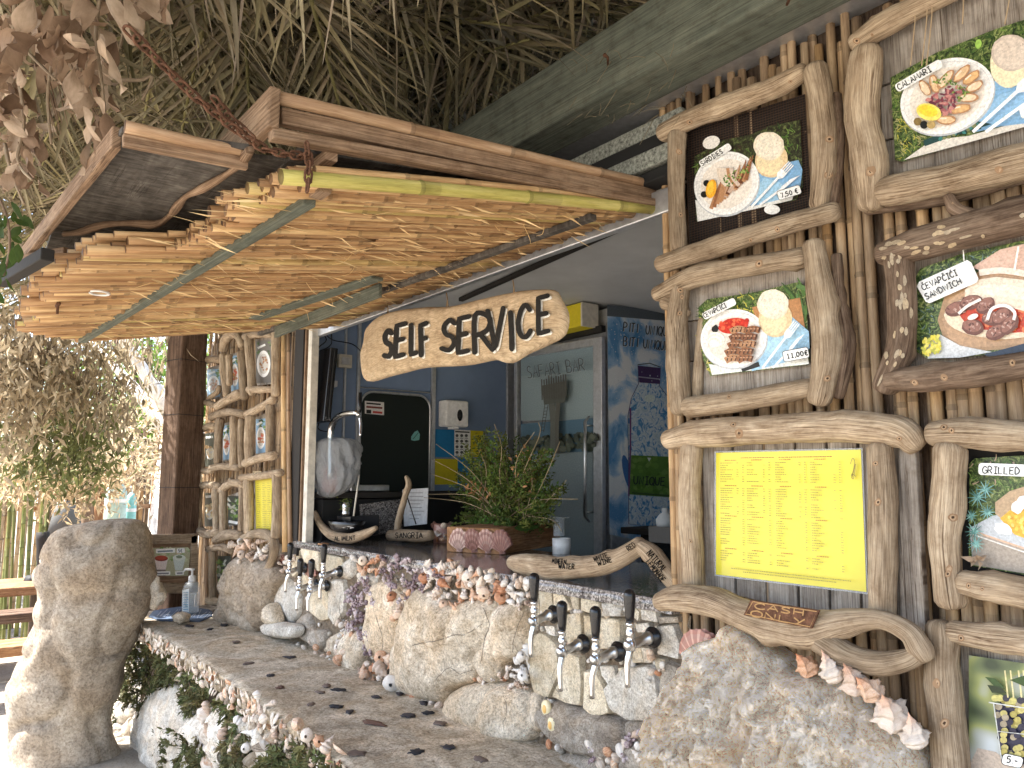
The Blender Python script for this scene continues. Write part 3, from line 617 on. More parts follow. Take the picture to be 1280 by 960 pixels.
for r in range(5):
    for k in range(2):
        x = 922+k*17+R.uniform(-2, 2)-r*2; y = 412+r*9; A.line([(x-9, y+3), (x, y-1), (x+10, y+1)], 8, R.choice([BR2, (.2, .08, .04), BR3]), 3)
        for q in range(4): A.line([(x-7+q*5, y+3), (x-5+q*5, y-3)], 1.5, (.06, .025, .015)); A.ell(x-5+q*4, y-1, 1.6, .9, 0, (.5, .28, .17), 6)
cutlery(A, 953, 460, 996, 403, 2.8); knife(A, 966, 460, 1006, 417, 2.4)
A.rrect(879, 396, 919, 376, 9.6, 3, WHT); A.text('ČEVAPČIĆI', 881, 397.5, 5.6, -26.6, wd=.95, sx=.74)
A.rrect(978.5, 446, 1011, 440, 14, 3, BLK); A.rrect(979.2, 446, 1010.4, 440.2, 12.8, 2.6, WHT); A.text('11,00€', 984, 448.2, 6, -10, wd=1.3, sx=.98)
A.build('food_photo', f)
# --- menu board
f = frame('driftwood frame holding the large yellow laminated price list, over the craggy rock', 990, 650, 'menu_board', 'menu board')
planks(f, [(876, 556), (1150, 545), (1156, 800), (880, 735)], 1.556, 'grey_plank', 7, False)
logs(f, [[(865, 560, 30), (862, 640, 28), (868, 738, 28)], [(1100, 560, 32), (1104, 650, 36), (1102, 775, 32)], [(836, 550, 26), (880, 541, 36), (960, 538, 38), (1040, 534, 40), (1120, 540, 42), (1143, 556, 32)]])
quad(f, 'side_board', [(1122, 540), (1142, 532), (1158, 790), (1124, 792)], 1.535, .02, 'grey_plank', .004)
q = [(895, 566), (1076, 562), (1083, 740), (895, 718)]
quad(f, 'sleeve', [(893, 564), (1078, 560), (1085, 743), (893, 720)], 1.5485, .001, 'clear_plastic', 0)
A = Art(onY(1.548)); A.poly(q, (.74, .66, .07))
def QL(u, v): return ((q[0][0]*(1-u)+q[1][0]*u)*(1-v)+(q[3][0]*(1-u)+q[2][0]*u)*v, (q[0][1]*(1-u)+q[1][1]*u)*(1-v)+(q[3][1]*(1-u)+q[2][1]*u)*v)
INK = (.26, .22, .05)
def dash(u0, u1, v, hh=.0026, col=INK):
    u = u0; A.q = .05
    while u < u1:
        e = min(u1, u+R.uniform(.006, .016)); A.poly([QL(u, v-hh), QL(e, v-hh*R.uniform(.6, 1)), QL(e, v+hh), QL(u, v+hh)], col); u = e+R.uniform(.002, .004)
    A.q = 1
for (a, b) in ((.17, .40), (.43, .80)): dash(a, b, .045, .004, (.3, .12, .03))
for ci, c0 in enumerate((.03, .21, .405, .645)):
    c1 = c0+(.17, .17, .22, .22)[ci]
    for blk, (v0, v1) in enumerate(((.075, .235), (.28, .50), (.525, .74), (.79, .88))):
        dash(c0+.03, c0+.11, v0-.012, .003, (.35, .1, .03)); v = v0+.01
        while v < v1:
            if R.random() < .9: dash(c0, c0+R.uniform(.03, .09), v)
            if R.random() < .85: dash(c1-.022, c1-.006, v); 
            if R.random() < .5 and blk < 2: dash(c1-.06, c1-.045, v)
            v += .0185
dash(.1, .9, .935, .0028); dash(.18, .8, .955, .0028)
A.line([QL(*p) for p in ((.925, .1), (.94, .06), (.955, .09), (.93, .2), (.945, .15), (.96, .1), (.94, .21), (.93, .17), (.96, .19))], .9, INK, 3)
A.build('price_list', f, 'glossy_print')
# driftwood under the menu board with the plaque
f = frame('forked driftwood log carrying the rusty CASH ONLY plate, under the yellow price list', 990, 785, 'driftwood_log', 'driftwood', None)
bb = MB(); branch(bb, [(824, 752, 22), (850, 748, 34), (890, 752, 38), (930, 768, 40), (975, 782, 44), (1015, 787, 50), (1060, 778, 34), (1100, 775, 24), (1135, 790, 26), (1150, 812, 30), (1156, 822, 24)], 1.47, .12, 14, 6, 3)
o = bb.build('log', 'driftwood', f)
b2 = MB(); branch(b2, [(1000, 785, 34), (1030, 802, 36), (1065, 822, 32), (1100, 830, 30), (1135, 824, 26), (1152, 814, 22)], 1.468, .14, 14, 6, 2); b2.build('log_fork', 'driftwood', f)
pq = [(938, 750), (1024, 763), (1014, 786), (929, 769)]
quad(f, 'plate', pq, 1.425, .006, 'rust', .001)
A = Art(onY(1.4245)); c1 = (.34, .19, .07); pl = [(941, 752), (1021, 764.5), (1012.5, 783.5), (932, 767.5)]
A.line([pl[0], pl[1], pl[2], pl[3], pl[0]], 1.2, c1); A.text('CASH', 943, 760.5, 7.2, 8.6, c1, 1.6, 2.6); A.text('ONLY', 938, 770, 7.6, 10, c1, 1.8, 2.7); A.build('lettering', f, 'print')
# --- calamari
f = frame('driftwood frame round the calamari photo at the top right corner', 1190, 130)
planks(f, [(1098, 40), (1300, -50), (1300, 215), (1104, 245)], 1.556, 'grey_plank', 3, True)
logs(f, [[(1083, 66, 36), (1079, 110, 44), (1078, 155, 40), (1087, 200, 44), (1089, 256, 34)], [(1070, 55, 26), (1110, 28, 33), (1170, -2, 30), (1290, -60, 30)], [(1106, 240, 36), (1180, 226, 42), (1300, 196, 46)]])
branch(MB(), [(1084, 262, 14), (1180, 248, 18), (1300, 216, 16)], 1.54).build('branch', 'bark_wood', f)
A = Art(onY(1.545)); bgp(f, [(1113, 97), (1170, 66), (1240, 38), (1300, 18), (1300, 152), (1280, 158), (1200, 181), (1128, 202), (1119, 200)], 1.5455, 'foliage_print')
foliage(A, [(1114, 100), (1240, 40), (1300, 20), (1300, 90), (1230, 120), (1150, 130), (1120, 140)], 150, (G1, G2, G3, G4), 10, 2.6); A.ell(1223, 55, 4, 6, 10, (.3, .5, .1))
foliage(A, [(1115, 125), (1130, 125), (1160, 185), (1125, 200)], 110, (YEL, G3, (.45, .42, .2), G2), 8, 1.3); A.poly([(1130, 200), (1165, 175), (1210, 170), (1290, 148), (1290, 156), (1200, 181)], (.70, .66, .60))
A.poly([(1220, 165), (1230, 110), (1245, 100), (1300, 95), (1300, 152), (1250, 158)], TABB); A.poly([(1225, 150), (1250, 118), (1300, 105), (1300, 140), (1240, 156)], (.30, .52, .76))
A.poly([(1154, 176), (1214, 150), (1240, 155), (1186, 172), (1156, 183)], (.02, .06, .06)); A.blobs([(1156, 178), (1215, 155), (1236, 156), (1180, 174)], 20, ((.05, .2, .18), (.02, .1, .1), (.2, .22, .1)), 3)
plate(A, 1184, 120, 61, 45, -24); A.ell(1262, 78, 24, 32, 10, (.8, .72, .5), 20, .03); A.ell(1264, 66, 25, 23, 5, (.56, .47, .4), 24, .02); A.ell(1264, 66, 22, 20, 5, (.64, .55, .47), 22, .03)
for i in range(40): A.ell(1264+R.uniform(-17, 17), 66+R.uniform(-14, 14), .8, .6, 0, R.choice([(.45, .36, .3), (.75, .66, .57)]), 5)
for (x, y, L, a) in ((1156, 110, 20, 60), (1168, 105, 22, 75), (1182, 99, 26, -50), (1202, 92, 26, -45), (1214, 97, 24, -38), (1218, 108, 22, -30), (1210, 122, 24, -5), (1200, 136, 26, -12), (1183, 150, 22, 0)):
    c, d = math.cos(math.radians(a)), math.sin(math.radians(a)); A.ell(x, y, L*.56, 6, a, BR3, 14, .08); A.ell(x, y, L*.47, 4.4, a, R.choice([(.72, .5, .3), (.78, .6, .42), (.68, .42, .2)]), 12, .1); A.line([(x-c*L*.3-2, y-d*L*.3-2), (x+c*L*.1-2, y+d*L*.1-2)], 2, (.82, .7, .55))
A.blobs([(1158, 122), (1190, 106), (1206, 112), (1186, 144), (1170, 138)], 60, ((.2, .05, .07), (.35, .12, .13), (.5, .22, .2), (.12, .03, .05)), 4.5, 2); A.blobs([(1164, 102), (1182, 92), (1204, 108), (1216, 118), (1196, 128), (1185, 108)], 46, (G3, G2, (.3, .38, .1)), 2, 1.2)
A.ell(1161, 140, 16, 10.5, 16, (.86, .70, .16)); A.ell(1160, 138.5, 12.5, 7, 16, (.84, .6, .05)); A.ell(1147, 152, 5, 5, 0, (.22, .15, .05)); A.ell(1155, 156, 5, 5, 0, BLK); A.ell(1164, 156, 5.5, 5, 0, (.42, .3, .12))
cutlery(A, 1216, 165, 1300, 88, 4.2); A.line([(1232, 165), (1300, 116)], 4, (.85, .86, .88)); A.rrect(1275, 141, 1300, 134, 16, 3, WHT)
A.rrect(1120, 111, 1177, 78, 11, 4, WHT); A.text('CALAMARI', 1124, 112.5, 7, -30, wd=1.25, sx=.98)
A.build('food_photo', f)
for xs in ((1145, 1138), (1166, 1158), (1160, 1152), (1200, 1203), (1262, 1256)):
    a = FY(xs[0], -40, 1.50); b = FY(xs[1], 82 if xs[0] < 1200 else 30, 1.50); mbx = MB(); mbx.tube([(*a, .0012), (*((a+b)/2+Vector((.004, 0, 0))), .0012), (*b, .0012)], 5, 5); mbx.build('string', 'rope', f)
# --- cevapcici sandwich
f = frame('spotted bark frame round the ćevapčići sandwich photo, below the calamari frame', 1200, 370)
def barkbranch(pts, Y, nsp):
    m2 = branch(MB(), pts, Y, .1, 14, 6, 3); o = m2.build('branch', 'bark_wood', f); A2 = Art(onobj([m2]), .00005, .0004)
    for i in range(nsp):
        j = R.randrange(len(pts)-1); t = R.random(); x = pts[j][0]*(1-t)+pts[j+1][0]*t; y = pts[j][1]*(1-t)+pts[j+1][1]*t; wd = pts[j][2]*.38
        dx, dy = pts[j+1][0]-pts[j][0], pts[j+1][1]-pts[j][1]; A2.ell(x+R.uniform(-wd, wd)*(abs(dy) > abs(dx)), min(1e9, y+R.uniform(-wd, wd)*(abs(dx) >= abs(dy))), R.uniform(2.5, 8), R.uniform(1.5, 3), math.degrees(math.atan2(dy, dx))+R.uniform(-8, 8), R.choice([(.42, .32, .2), (.36, .29, .2)]), 9, .18)
    A2.build('bark_spots', o, 'print', kind='stuff')
barkbranch([(1103, 318, 30), (1150, 305, 40), (1210, 288, 46), (1310, 262, 48)], FRB, 24); barkbranch([(1122, 318, 36), (1127, 370, 34), (1125, 430, 34), (1106, 484, 32)], FRB+.004, 26)
logs(f, [[(1112, 476, 30), (1190, 470, 34), (1310, 452, 36)], [(1186, 246, 14), (1196, 262, 17), (1225, 276, 24)]], FRB, 'bark_wood')
quad(f, 'backing_board', [(1130, 330), (1300, 280), (1300, 460), (1130, 470)], 1.56, .008, 'grey_plank')
A = Art(onY(1.545)); bgp(f, [(1142, 352), (1150, 336), (1200, 318), (1300, 296), (1300, 436), (1200, 447), (1160, 449), (1146, 440), (1141, 400)], 1.5455, 'foliage_print'); A.poly([(1172, 400), (1180, 372), (1222, 340), (1300, 320), (1300, 434), (1200, 440), (1180, 425)], (.40, .25, .14)); A.poly([(1178, 400), (1186, 376), (1226, 346), (1300, 330), (1300, 428), (1204, 436), (1186, 422)], (.47, .30, .18))
foliage(A, [(1142, 350), (1165, 332), (1230, 316), (1250, 308), (1230, 330), (1172, 376), (1160, 430), (1146, 438)], 170, (G1, (.05, .1, .06), G3, (.14, .22, .2), (.03, .06, .05)), 8, 1.8)
A.poly([(1160, 448), (1156, 432), (1175, 418), (1200, 432), (1240, 440), (1200, 447)], (.66, .68, .7)); A.poly([(1230, 443), (1300, 424), (1300, 436), (1236, 446)], (.03, .05, .09)); A.poly([(1215, 334), (1250, 312), (1300, 300), (1300, 342), (1235, 342)], (.62, .42, .33))
A.ell(1250, 396, 70, 28, 2, (.74, .62, .47), 30, .02); A.ell(1262, 394, 62, 22, 2, (.48, .05, .02), 26, .05); A.blobs([(1200, 385), (1300, 380), (1300, 418), (1215, 412)], 60, ((.6, .1, .04), (.42, .03, .015), (.68, .2, .08)), 3.4)
A.poly([(1206, 372), (1206, 362), (1220, 350), (1245, 346), (1300, 352), (1300, 394), (1262, 384), (1235, 380), (1215, 376)], (.74, .62, .5)); A.poly([(1216, 364), (1230, 355), (1260, 356), (1300, 364), (1300, 378), (1262, 372), (1232, 368)], (.8, .70, .58)); A.line([(1224, 341), (1250, 338), (1280, 342), (1300, 350)], 8, (.76, .66, .56), 3)
for (x, y, a, b, r) in ((1196, 386, 15, 9, -20), (1214, 378, 15, 9, -15), (1232, 382, 13, 9, -40), (1216, 409, 14, 10, 10), (1240, 398, 13, 9, 0), (1252, 396, 14, 10, -40), (1246, 415, 15, 9, -25), (1262, 406, 15, 9, -50)):
    A.ell(x, y, a, b, r, (.14, .055, .04), 16, .04); A.ell(x-1, y-1.5, a*.86, b*.72, r, (.26, .12, .09), 14, .06); A.blobs([(x-a*.7, y-b*.6), (x+a*.7, y-b*.6), (x+a*.7, y+b*.5), (x-a*.7, y+b*.5)], 12, ((.4, .24, .2), (.1, .04, .03), (.5, .33, .28)), 2.0, 1.1)
A.line([(1198, 392), (1210, 382), (1226, 374)], 3.6, (.8, .74, .7), 4); A.line([(1234, 400), (1240, 386), (1256, 382), (1268, 390), (1267, 400)], 4, (.84, .8, .78), 5); A.ell(1216, 396, 7, 3.4, -20, (.82, .76, .73))
A.blobs([(1152, 425), (1174, 418), (1176, 442), (1154, 444)], 60, ((.62, .55, .05), (.45, .45, .06), (.7, .62, .12)), 2.4); A.line([(1268, 338), (1273, 308)], 2.4, (.84, .82, .75)); A.line([(1205, 326), (1204, 312)], 1.6, (.8, .8, .75))
A.poly([(1146, 358), (1149, 352), (1209, 325), (1214, 328), (1223, 348), (1221, 353), (1162, 379), (1157, 377)], WHT); A.text('ČEVAPČIĆI', 1154, 363, 7.4, -24, wd=1.3, sx=.86); A.text('SANDWICH', 1158, 374.5, 7.4, -24.5, wd=1.3, sx=.96)
A.build('food_photo', f)
# --- grilled
f = frame('driftwood frame with black backing round the GRILLED cheese photo at the right edge', 1240, 640)
quad(f, 'backing_board', [(1200, 558), (1300, 558), (1300, 742), (1203, 730)], 1.56, .006, 'black_matte')
logs(f, [[(1166, 542, 32), (1215, 541, 38), (1310, 548, 40)], [(1187, 562, 40), (1184, 620, 40), (1180, 680, 36), (1188, 752, 38)], [(1205, 728, 34), (1250, 736, 38), (1310, 746, 38)]])
A = Art(onY(1.546)); bgp(f, [(1212, 580), (1218, 573), (1300, 568), (1300, 722), (1216, 707), (1211, 700)], 1.5465, 'foliage_print'); foliage(A, [(1212, 578), (1300, 572), (1300, 606), (1250, 620), (1214, 610)], 60, (G1, G2, G3, (.4, .3, .2)), 9, 2.6)
A.poly([(1212, 660), (1240, 645), (1262, 640), (1300, 660), (1300, 720), (1216, 705)], (.5, .53, .56)); A.poly([(1214, 664), (1300, 690), (1300, 720), (1216, 706)], (.36, .31, .26)); A.line([(1216, 664), (1300, 692)], 2.4, (.62, .42, .3)); A.line([(1216, 668), (1300, 697)], 1.6, (.7, .68, .64))
A.poly([(1244, 628), (1262, 614), (1300, 602), (1300, 676), (1270, 664), (1244, 642)], (.45, .32, .2)); A.poly([(1250, 648), (1262, 638), (1300, 630), (1300, 680), (1268, 668)], (.7, .4, .05)); A.blobs([(1256, 645), (1300, 632), (1300, 676), (1270, 664)], 50, ((.78, .5, .08), (.6, .3, .03), (.8, .58, .16)), 3)
A.ell(1254, 661, 12, 7, 18, (.82, .83, .84), 14, .12); A.ell(1282, 628, 12, 9, 0, (.84, .83, .82), 14, .15); A.ell(1272, 634, 8, 8, 0, (.84, .83, .82), 12, .15)
for (x, y, r) in ((1222, 622, 13), (1232, 612, 12), (1234, 640, 10), (1218, 664, 12), (1220, 680, 11), (1214, 645, 8)):
    for i in range(12): a = i*.52+R.uniform(-.1, .1); A.line([(x, y), (x+math.cos(a)*r, y+math.sin(a)*r)], 2.2, R.choice([(.16, .36, .34), (.25, .48, .44), (.1, .24, .22)]), 1, True)
A.rrect(1223, 586, 1300, 589, 15, 4, WHT); A.text('GRILLED', 1228, 591.5, 8.6, 2, wd=1.3, sx=.93); A.build('food_photo', f)
mbx = MB(); a = FY(1222, 700, 1.53)
for i in range(9): d = Vector((R.uniform(-1, 1), R.uniform(-1, 0), R.uniform(-1, .6))); leafcard(mbx, a, d, R.uniform(.012, .03), .012, R)
mbx.build('dry_leaf', 'dry_leaf', f)
# --- olives
f = frame('driftwood frame round the cup of olives photo in the bottom right corner', 1240, 880)
quad(f, 'backing_board', [(1200, 800), (1300, 808), (1300, 1000), (1200, 1000)], 1.56, .008, 'grey_plank')
logs(f, [[(1176, 784, 36), (1180, 860, 42), (1186, 930, 44), (1192, 1010, 42)], [(1192, 790, 30), (1240, 797, 34), (1310, 806, 34)], [(1180, 1010, 34), (1310, 1030, 36)]])
A = Art(onY(1.546)); bgp(f, [(1211, 819), (1300, 832), (1300, 1000), (1211, 990)], 1.5465, 'blur_print')
A.poly([(1211, 958), (1222, 935), (1245, 940), (1260, 952), (1300, 958), (1300, 990), (1211, 990)], (.5, .42, .35)); A.poly([(1243, 878), (1300, 890), (1300, 958), (1252, 952)], (.035, .035, .07))
for (x, y) in scat([(1243, 872), (1300, 884), (1300, 955), (1254, 950)], 70, mind=3.2): A.ell(x, y, 4.6, 4.2, 0, R.choice([(.4, .34, .1), (.5, .44, .16), (.02, .02, .045), (.03, .03, .06), (.33, .28, .2)]), 12, .05)
for x in (1244, 1250, 1258, 1266, 1276, 1286): A.ell(x, 872+R.uniform(-3, 3)+(x-1244)*.1, 5, 4.4, 0, R.choice([(.6, .55, .2), (.5, .46, .16), (.03, .03, .05)]), 12)
A.line([(1236, 878), (1300, 888)], 1.4, (.6, .62, .6)); A.line([(1247, 914), (1300, 920)], 1, (.5, .52, .5)); A.line([(1242, 880), (1252, 950)], 1.2, (.55, .57, .55))
for x in (1256, 1263, 1273, 1279): A.line([(x+4, 872), (x, 838)], 1.8, (.66, .58, .3))
A.poly([(1231, 846), (1244, 848), (1257, 861), (1243, 858)], G1); A.poly([(1234, 856), (1250, 858), (1258, 866), (1240, 866)], G4); A.poly([(1262, 850), (1282, 844), (1300, 848), (1280, 858)], G1)
A.rrect(1252, 948, 1279, 954, 15, 5, BLK); A.rrect(1253, 948.2, 1278, 953.8, 13.5, 4.5, WHT); A.text('5.-', 1258, 953, 8, 10, wd=1.6, sx=1.0); A.build('food_photo', f)
# ================================================================ THATCHED ROOF
rf = thing('thatched_roof', 'dried palm frond thatch overhead above the reed canopy and green beam', 'thatched roof', (-2.5, .2, 2.9))
MB().box((-1.85, .95, 3.32), (7.9, 4.7, .03)).build('roof_sheet', 'post_wood', rf)
for y in (-1.3, -.6, .35, 1.7): MB().beam((-5.2, y, 3.24), (2.0, y, 3.24), .09, .1).build('rafter', 'post_wood', rf, False, .004)
def frondmesh(name, L, nl, seed):
    q = random.Random(seed); mb = MB(); P = []; top = MB()
    for i in range(9): t = i/8; P.append((.05*math.sin(t*2+seed), t*L, -.18*t*t*L, .011*(1-t*.7)))
    mb.tube(P, 6, 1, .1, 20, col=(1.2, 1.25, .8))
    for i in range(nl):
        t = .08+.9*i/nl
        for s_ in (-1, 1):
            k = t*8; a = min(7, int(k)); f = k-a; p = Vector([P[a][j]*(1-f)+P[a+1][j]*f for j in range(3)])
            d = Vector((s_*q.uniform(.5, 1), q.uniform(.5, 1.1), q.uniform(-.45, .12))).normalized(); Ln = q.uniform(.3, .52)*(1-.35*abs(t-.4)); wd = q.uniform(.012, .024)
            sag = q.uniform(.02, .3); n_ = d.cross(Vector((0, 0, 1))).normalized(); tw = q.uniform(-.8, .8); n2 = (n_*math.cos(tw)+d.cross(n_)*math.sin(tw)); b = len(mb.v); cc = q.uniform(.6, 1.35); c3 = (cc, cc*q.uniform(.93, 1.05), cc*q.uniform(.75, 1.05)); sg = 5
            for j in range(sg+1):
                u = j/sg; c = p+d*Ln*u+Vector((0, 0, -1))*sag*Ln*u*u; h = wd*.5*(1-u)**.6*(1 if j else .5)+.0006; rl_ = d.cross(n2)*h*.5
                mb.v += [tuple(c-n2*h+rl_), tuple(c), tuple(c+n2*h+rl_)]
            for j in range(sg):
                for w2 in (0, 1): mb.face([b+3*j+w2, b+3*j+w2+1, b+3*j+4+w2, b+3*j+3+w2], [(w2*wd/2, Ln*j/sg), ((w2+1)*wd/2, Ln*j/sg), ((w2+1)*wd/2, Ln*(j+1)/sg), (w2*wd/2, Ln*(j+1)/sg)], c3)
    return mb.mesh(name, 'palm_leaf', True, False)[0]
FR = [frondmesh('palm_frond', L, n, s) for L, n, s in ((1.5, 34, 1), (1.3, 30, 2), (1.7, 38, 3), (1.1, 26, 4))]
q = random.Random(21)
for i in range(150):
    x = q.uniform(-5.3, 1.0); y = q.uniform(-1.3, 1.2); z = 3.24-q.random()**1.5*.2
    if x < -1.2 and x > -4.5 and i % 2: y = q.uniform(-.2, 1.3)
    a = q.choice((-1, 1))*math.pi/2+q.gauss(.15, .4)
    if y+math.cos(a)*1.4 > 1.5 or (x > -1.9 and y > .2): continue
    inst(q.choice(FR), 'palm_frond', rf, Matrix.Translation((x, y, z))@Matrix.Rotation(a, 4, 'Z')@Matrix.Rotation(q.uniform(-.25, .12), 4, 'X')@Matrix.Rotation(q.uniform(-.5, .5), 4, 'Y'))
for i in range(150):
    s_ = q.choice((-1, 1)); x = q.uniform(-3.2, .3); inst(q.choice(FR), 'palm_frond', rf, Matrix.Translation((x, q.uniform(.1, 1.08), q.uniform(2.98, 3.2)))@Matrix.Rotation(s_*math.pi/2+q.gauss(.1 if s_ > 0 else -.1, .25), 4, 'Z')@Matrix.Rotation(q.uniform(-.08, .05), 4, 'X')@Matrix.Rotation(q.uniform(-.4, .4), 4, 'Y'))
for i in range(60):
    s_ = q.choice((-1, 1)); inst(q.choice(FR), 'palm_frond', rf, Matrix.Translation((q.uniform(-2.6, .8), q.uniform(.8, 1.28), q.uniform(3.12, 3.26)))@Matrix.Rotation(s_*math.pi/2+q.gauss(0, .15), 4, 'Z')@Matrix.Rotation(q.uniform(-.03, .08), 4, 'X')@Matrix.Rotation(q.uniform(-.4, .4), 4, 'Y'))
for i in range(46):
    p = FZ(q.uniform(520, 800), q.uniform(-10, 150), q.uniform(3.05, 3.18)); s_ = q.choice((-1, 1)); d_ = q.uniform(.3, .9)
    inst(q.choice(FR), 'palm_frond', rf, Matrix.Translation((p.x+s_*d_, min(p.y, 1.5), p.z))@Matrix.Rotation(s_*math.pi/2+q.gauss(0, .3), 4, 'Z')@Matrix.Rotation(q.uniform(-.05, .05), 4, 'X')@Matrix.Rotation(q.uniform(-.4, .4), 4, 'Y'))
# broad hanging cluster of fronds in front of the beam
for i in range(16):
    p = FD(q.uniform(380, 600), q.uniform(-60, 60), q.uniform(1.9, 2.7)); p.z = min(max(p.z, 2.85), 3.1); p.y = min(p.y, .5)
    inst(q.choice(FR), 'palm_frond', rf, Matrix.Translation(p)@Matrix.Rotation(q.uniform(.6, 2.4), 4, 'Z')@Matrix.Rotation(q.uniform(-.35, .05), 4, 'X')@Matrix.Diagonal((.75, .75, .75, 1)))
# beam
bm_ = thing('roof_beam', 'thick dusty green timber beam running above the framed food photos', 'beam', (-1.5, 1.43, 2.6))
o = MB(); o.box((-1.9, 1.432, 2.602), (7.4, .135, .185)).build('beam', 'green_wood', bm_, False, .006)
for (x, y, r) in ((770, 75, 1), (1000, -3, 1)):
    p = FY(x, y, 1.36); MB().tube([(p.x-.03, p.y, p.z, .003), (p.x, p.y-.03, p.z-.004, .0035), (p.x+.002, p.y-.045, p.z-.002, .005)], 6).build('nail', 'rust', bm_)
mbx = MB(); q = random.Random(5)
for i in range(34):
    p = FY(q.uniform(720, 860), q.uniform(60, 150), 1.358); d = Vector((q.uniform(-1, 1), -.1, q.uniform(-1, .7))); mbx.tube([(*p, .0009), (*(p+d*.03), .0007), (*(p+d*.05+Vector((0, -.008, -.01))), .0004)], 4)
o = mbx.build('straw', 'palm_leaf', bm_); o['kind'] = 'stuff'
# ================================================================ REED CANOPY
def cz(y): return 2.25-.165*(1.55-y)
def CPt(px, py, dz=0):
    d = ray(px, py); t = (2.25-.165*1.55-1.5+dz)/(d.z-.165*d.y); return EYE+d*t
cn = thing('reed_canopy', 'canopy of orange reeds laid side by side hanging on chains over the serving hatch', 'canopy', (-2.4, 1.0, 2.2))
REEDC = [reedmesh('canopy_reed', 1.0, r, 'canopy_reed', nd, 4, 7, .004) for r, nd in ((.0085, .17), (.0105, .2), (.012, .15), (.0095, .24), (.0078, .18), (.0135, .2))]
edge = [(-1.40, .56), (-1.46, .50), (-1.62, .47), (-1.8, .46), (-1.84, .44), (-1.96, .45), (-2.0, .25), (-2.26, .21), (-2.6, .2), (-2.75, .24), (-2.95, .22), (-3.2, .26), (-3.34, .33), (-3.5, .40)]
def yo(x):
    for (a, b), (c, d) in zip(edge, edge[1:]):
        if x <= a and x >= c: return b+(d-b)*(a-x)/(a-c)
    return .4
q = random.Random(3)
def reedrow(x0, x1, step, dz, dy, jit):
    x = x0; bo_ = 0; nb_ = 0
    while x > x1:
        nb_ -= 1
        if nb_ <= 0: nb_ = q.randint(3, 9); bo_ = q.uniform(-.035, .05)
        y0 = yo(x)+dy+bo_+abs(q.gauss(0, jit)); y1 = 1.56+q.uniform(-.02, .01); z0 = cz(y0)+dz+q.uniform(-.008, .004); z1 = cz(y1)+dz+q.uniform(-.003, .003)
        if q.random() < .25 and dz < .01:                                # some reeds are two lengths meeting end to end
            ym = q.uniform(y0+.25, y1-.2); zm = cz(ym)+dz
            for (a, za, b, zb) in ((y0, z0, ym-.01, zm), (ym, zm+.004, y1, z1)):
                v = Vector((q.uniform(-.006, .006), b-a, zb-za)); s = q.uniform(.8, 1.15); inst(q.choice(REEDC), 'reed', cn, xf((x, a, za), v, q.uniform(0, 6), (s, s, v.length)))
        else:
            v = Vector((q.uniform(-.012, .012), y1-y0, z1-z0)); s = q.uniform(.8, 1.2); P_ = (x, y0, z0)
            inst(q.choice(REEDC), 'reed', cn, xf(P_, v, q.uniform(0, 6), (s, s, v.length)))
        x -= step*q.uniform(.85, 1.12)
reedrow(-1.42, -3.5, .0158, 0, 0, .016)
reedrow(-1.40, -3.45, .026, .018, .012, .03)
m2 = MB(); x = -1.44
while x > -3.46:
    y0 = yo(x)+.03+abs(q.gauss(0, .02)); m2.tube([(x, y0, cz(y0)+.034, .009), (x, 1.5, cz(1.5)+.034, .008)], 6, 4, .1, 30, capcol=(.3, .24, .2)); x -= .024
o = m2.build('upper_reeds', 'canopy_reed', cn); o['kind'] = 'stuff'
m2 = MB()
for i in range(900):                                                     # loose leaf sheath shreds
    x = q.uniform(-3.4, -1.45); y = q.uniform(.45, 1.5); p = Vector((x, y, cz(y)-.010)); d = Vector((q.gauss(0, .25), q.choice((-1, 1)), q.gauss(-.05, .12))).normalized(); L = q.uniform(.02, .11)
    leafcard(m2, p, d, L, q.uniform(.002, .007), q, (q.uniform(.8, 1.3),)*3, .1)
for i in range(16):
    x = q.uniform(-3.2, -1.5); y = q.uniform(.5, 1.4); p = Vector((x, y, cz(y)-.01)); e = p+Vector((q.uniform(-.05, .05), q.uniform(-.06, .06), -q.uniform(.01, .04))); m2.tube([(*p, .0008), (*((p+e)/2+Vector((.01, 0, -.012))), .0007), (*e, .0005)], 4, 4, col=(1.3, 1.3, 1.2))
o = m2.build('loose_straw', 'canopy_reed', cn); o['kind'] = 'stuff'
# big green-yellow bamboo along the near edge
def pole(root, a, b, r, mat, name='bamboo_pole', nd=.27, n=14):
    a = Vector(a); b = Vector(b); L = (b-a).length; m = reedmesh(name, L, r, mat, nd, 3, n, .004); inst(m, name, root, xf(a, b-a, R.uniform(0, 6)))
pole(cn, FX(351, 221, -1.40), FX(818, 262, -1.40), .0155, 'green_bamboo')
# timber box above: boards, poles, end block
def P3(px, py, X=-1.40): return FX(px, py, X)
a, b = P3(343, 121), P3(826, 233); pole(cn, a+Vector((0, -.0, .0)), b, .014, 'brown_bamboo', nd=.34)
a, b = P3(350, 146, -1.41), P3(826, 247, -1.41); MB().beam(a, b, .022, .034).build('side_board', 'frame_board', cn, False, .003)
a, b = P3(338, 168, -1.40), P3(829, 257, -1.40); MB().beam(a, b, .03, .022).build('lower_board', 'frame_board', cn, False, .003)
a, b = P3(640, 205, -1.47), P3(829, 262, -1.47); MB().beam(a, b, .05, .02).build('inner_board', 'frame_board', cn, False, .003)
e0 = P3(344, 140); MB().beam(e0+Vector((.02, -.008, 0)), e0+Vector((-.52, -.008, .01)), .022, .082, (0, 0, 1)).build('end_board', 'frame_board', cn, False, .004)
for (x, y, X) in ((402, 204, -1.46), (735, 235, -1.47), (565, 212, -1.47)):
    p = FX(x, y, X); MB().beam(p+Vector((.05, 0, 0)), p+Vector((-.9, 0, 0)), .028, .022).build('cross_board', 'frame_board', cn, False, .003)
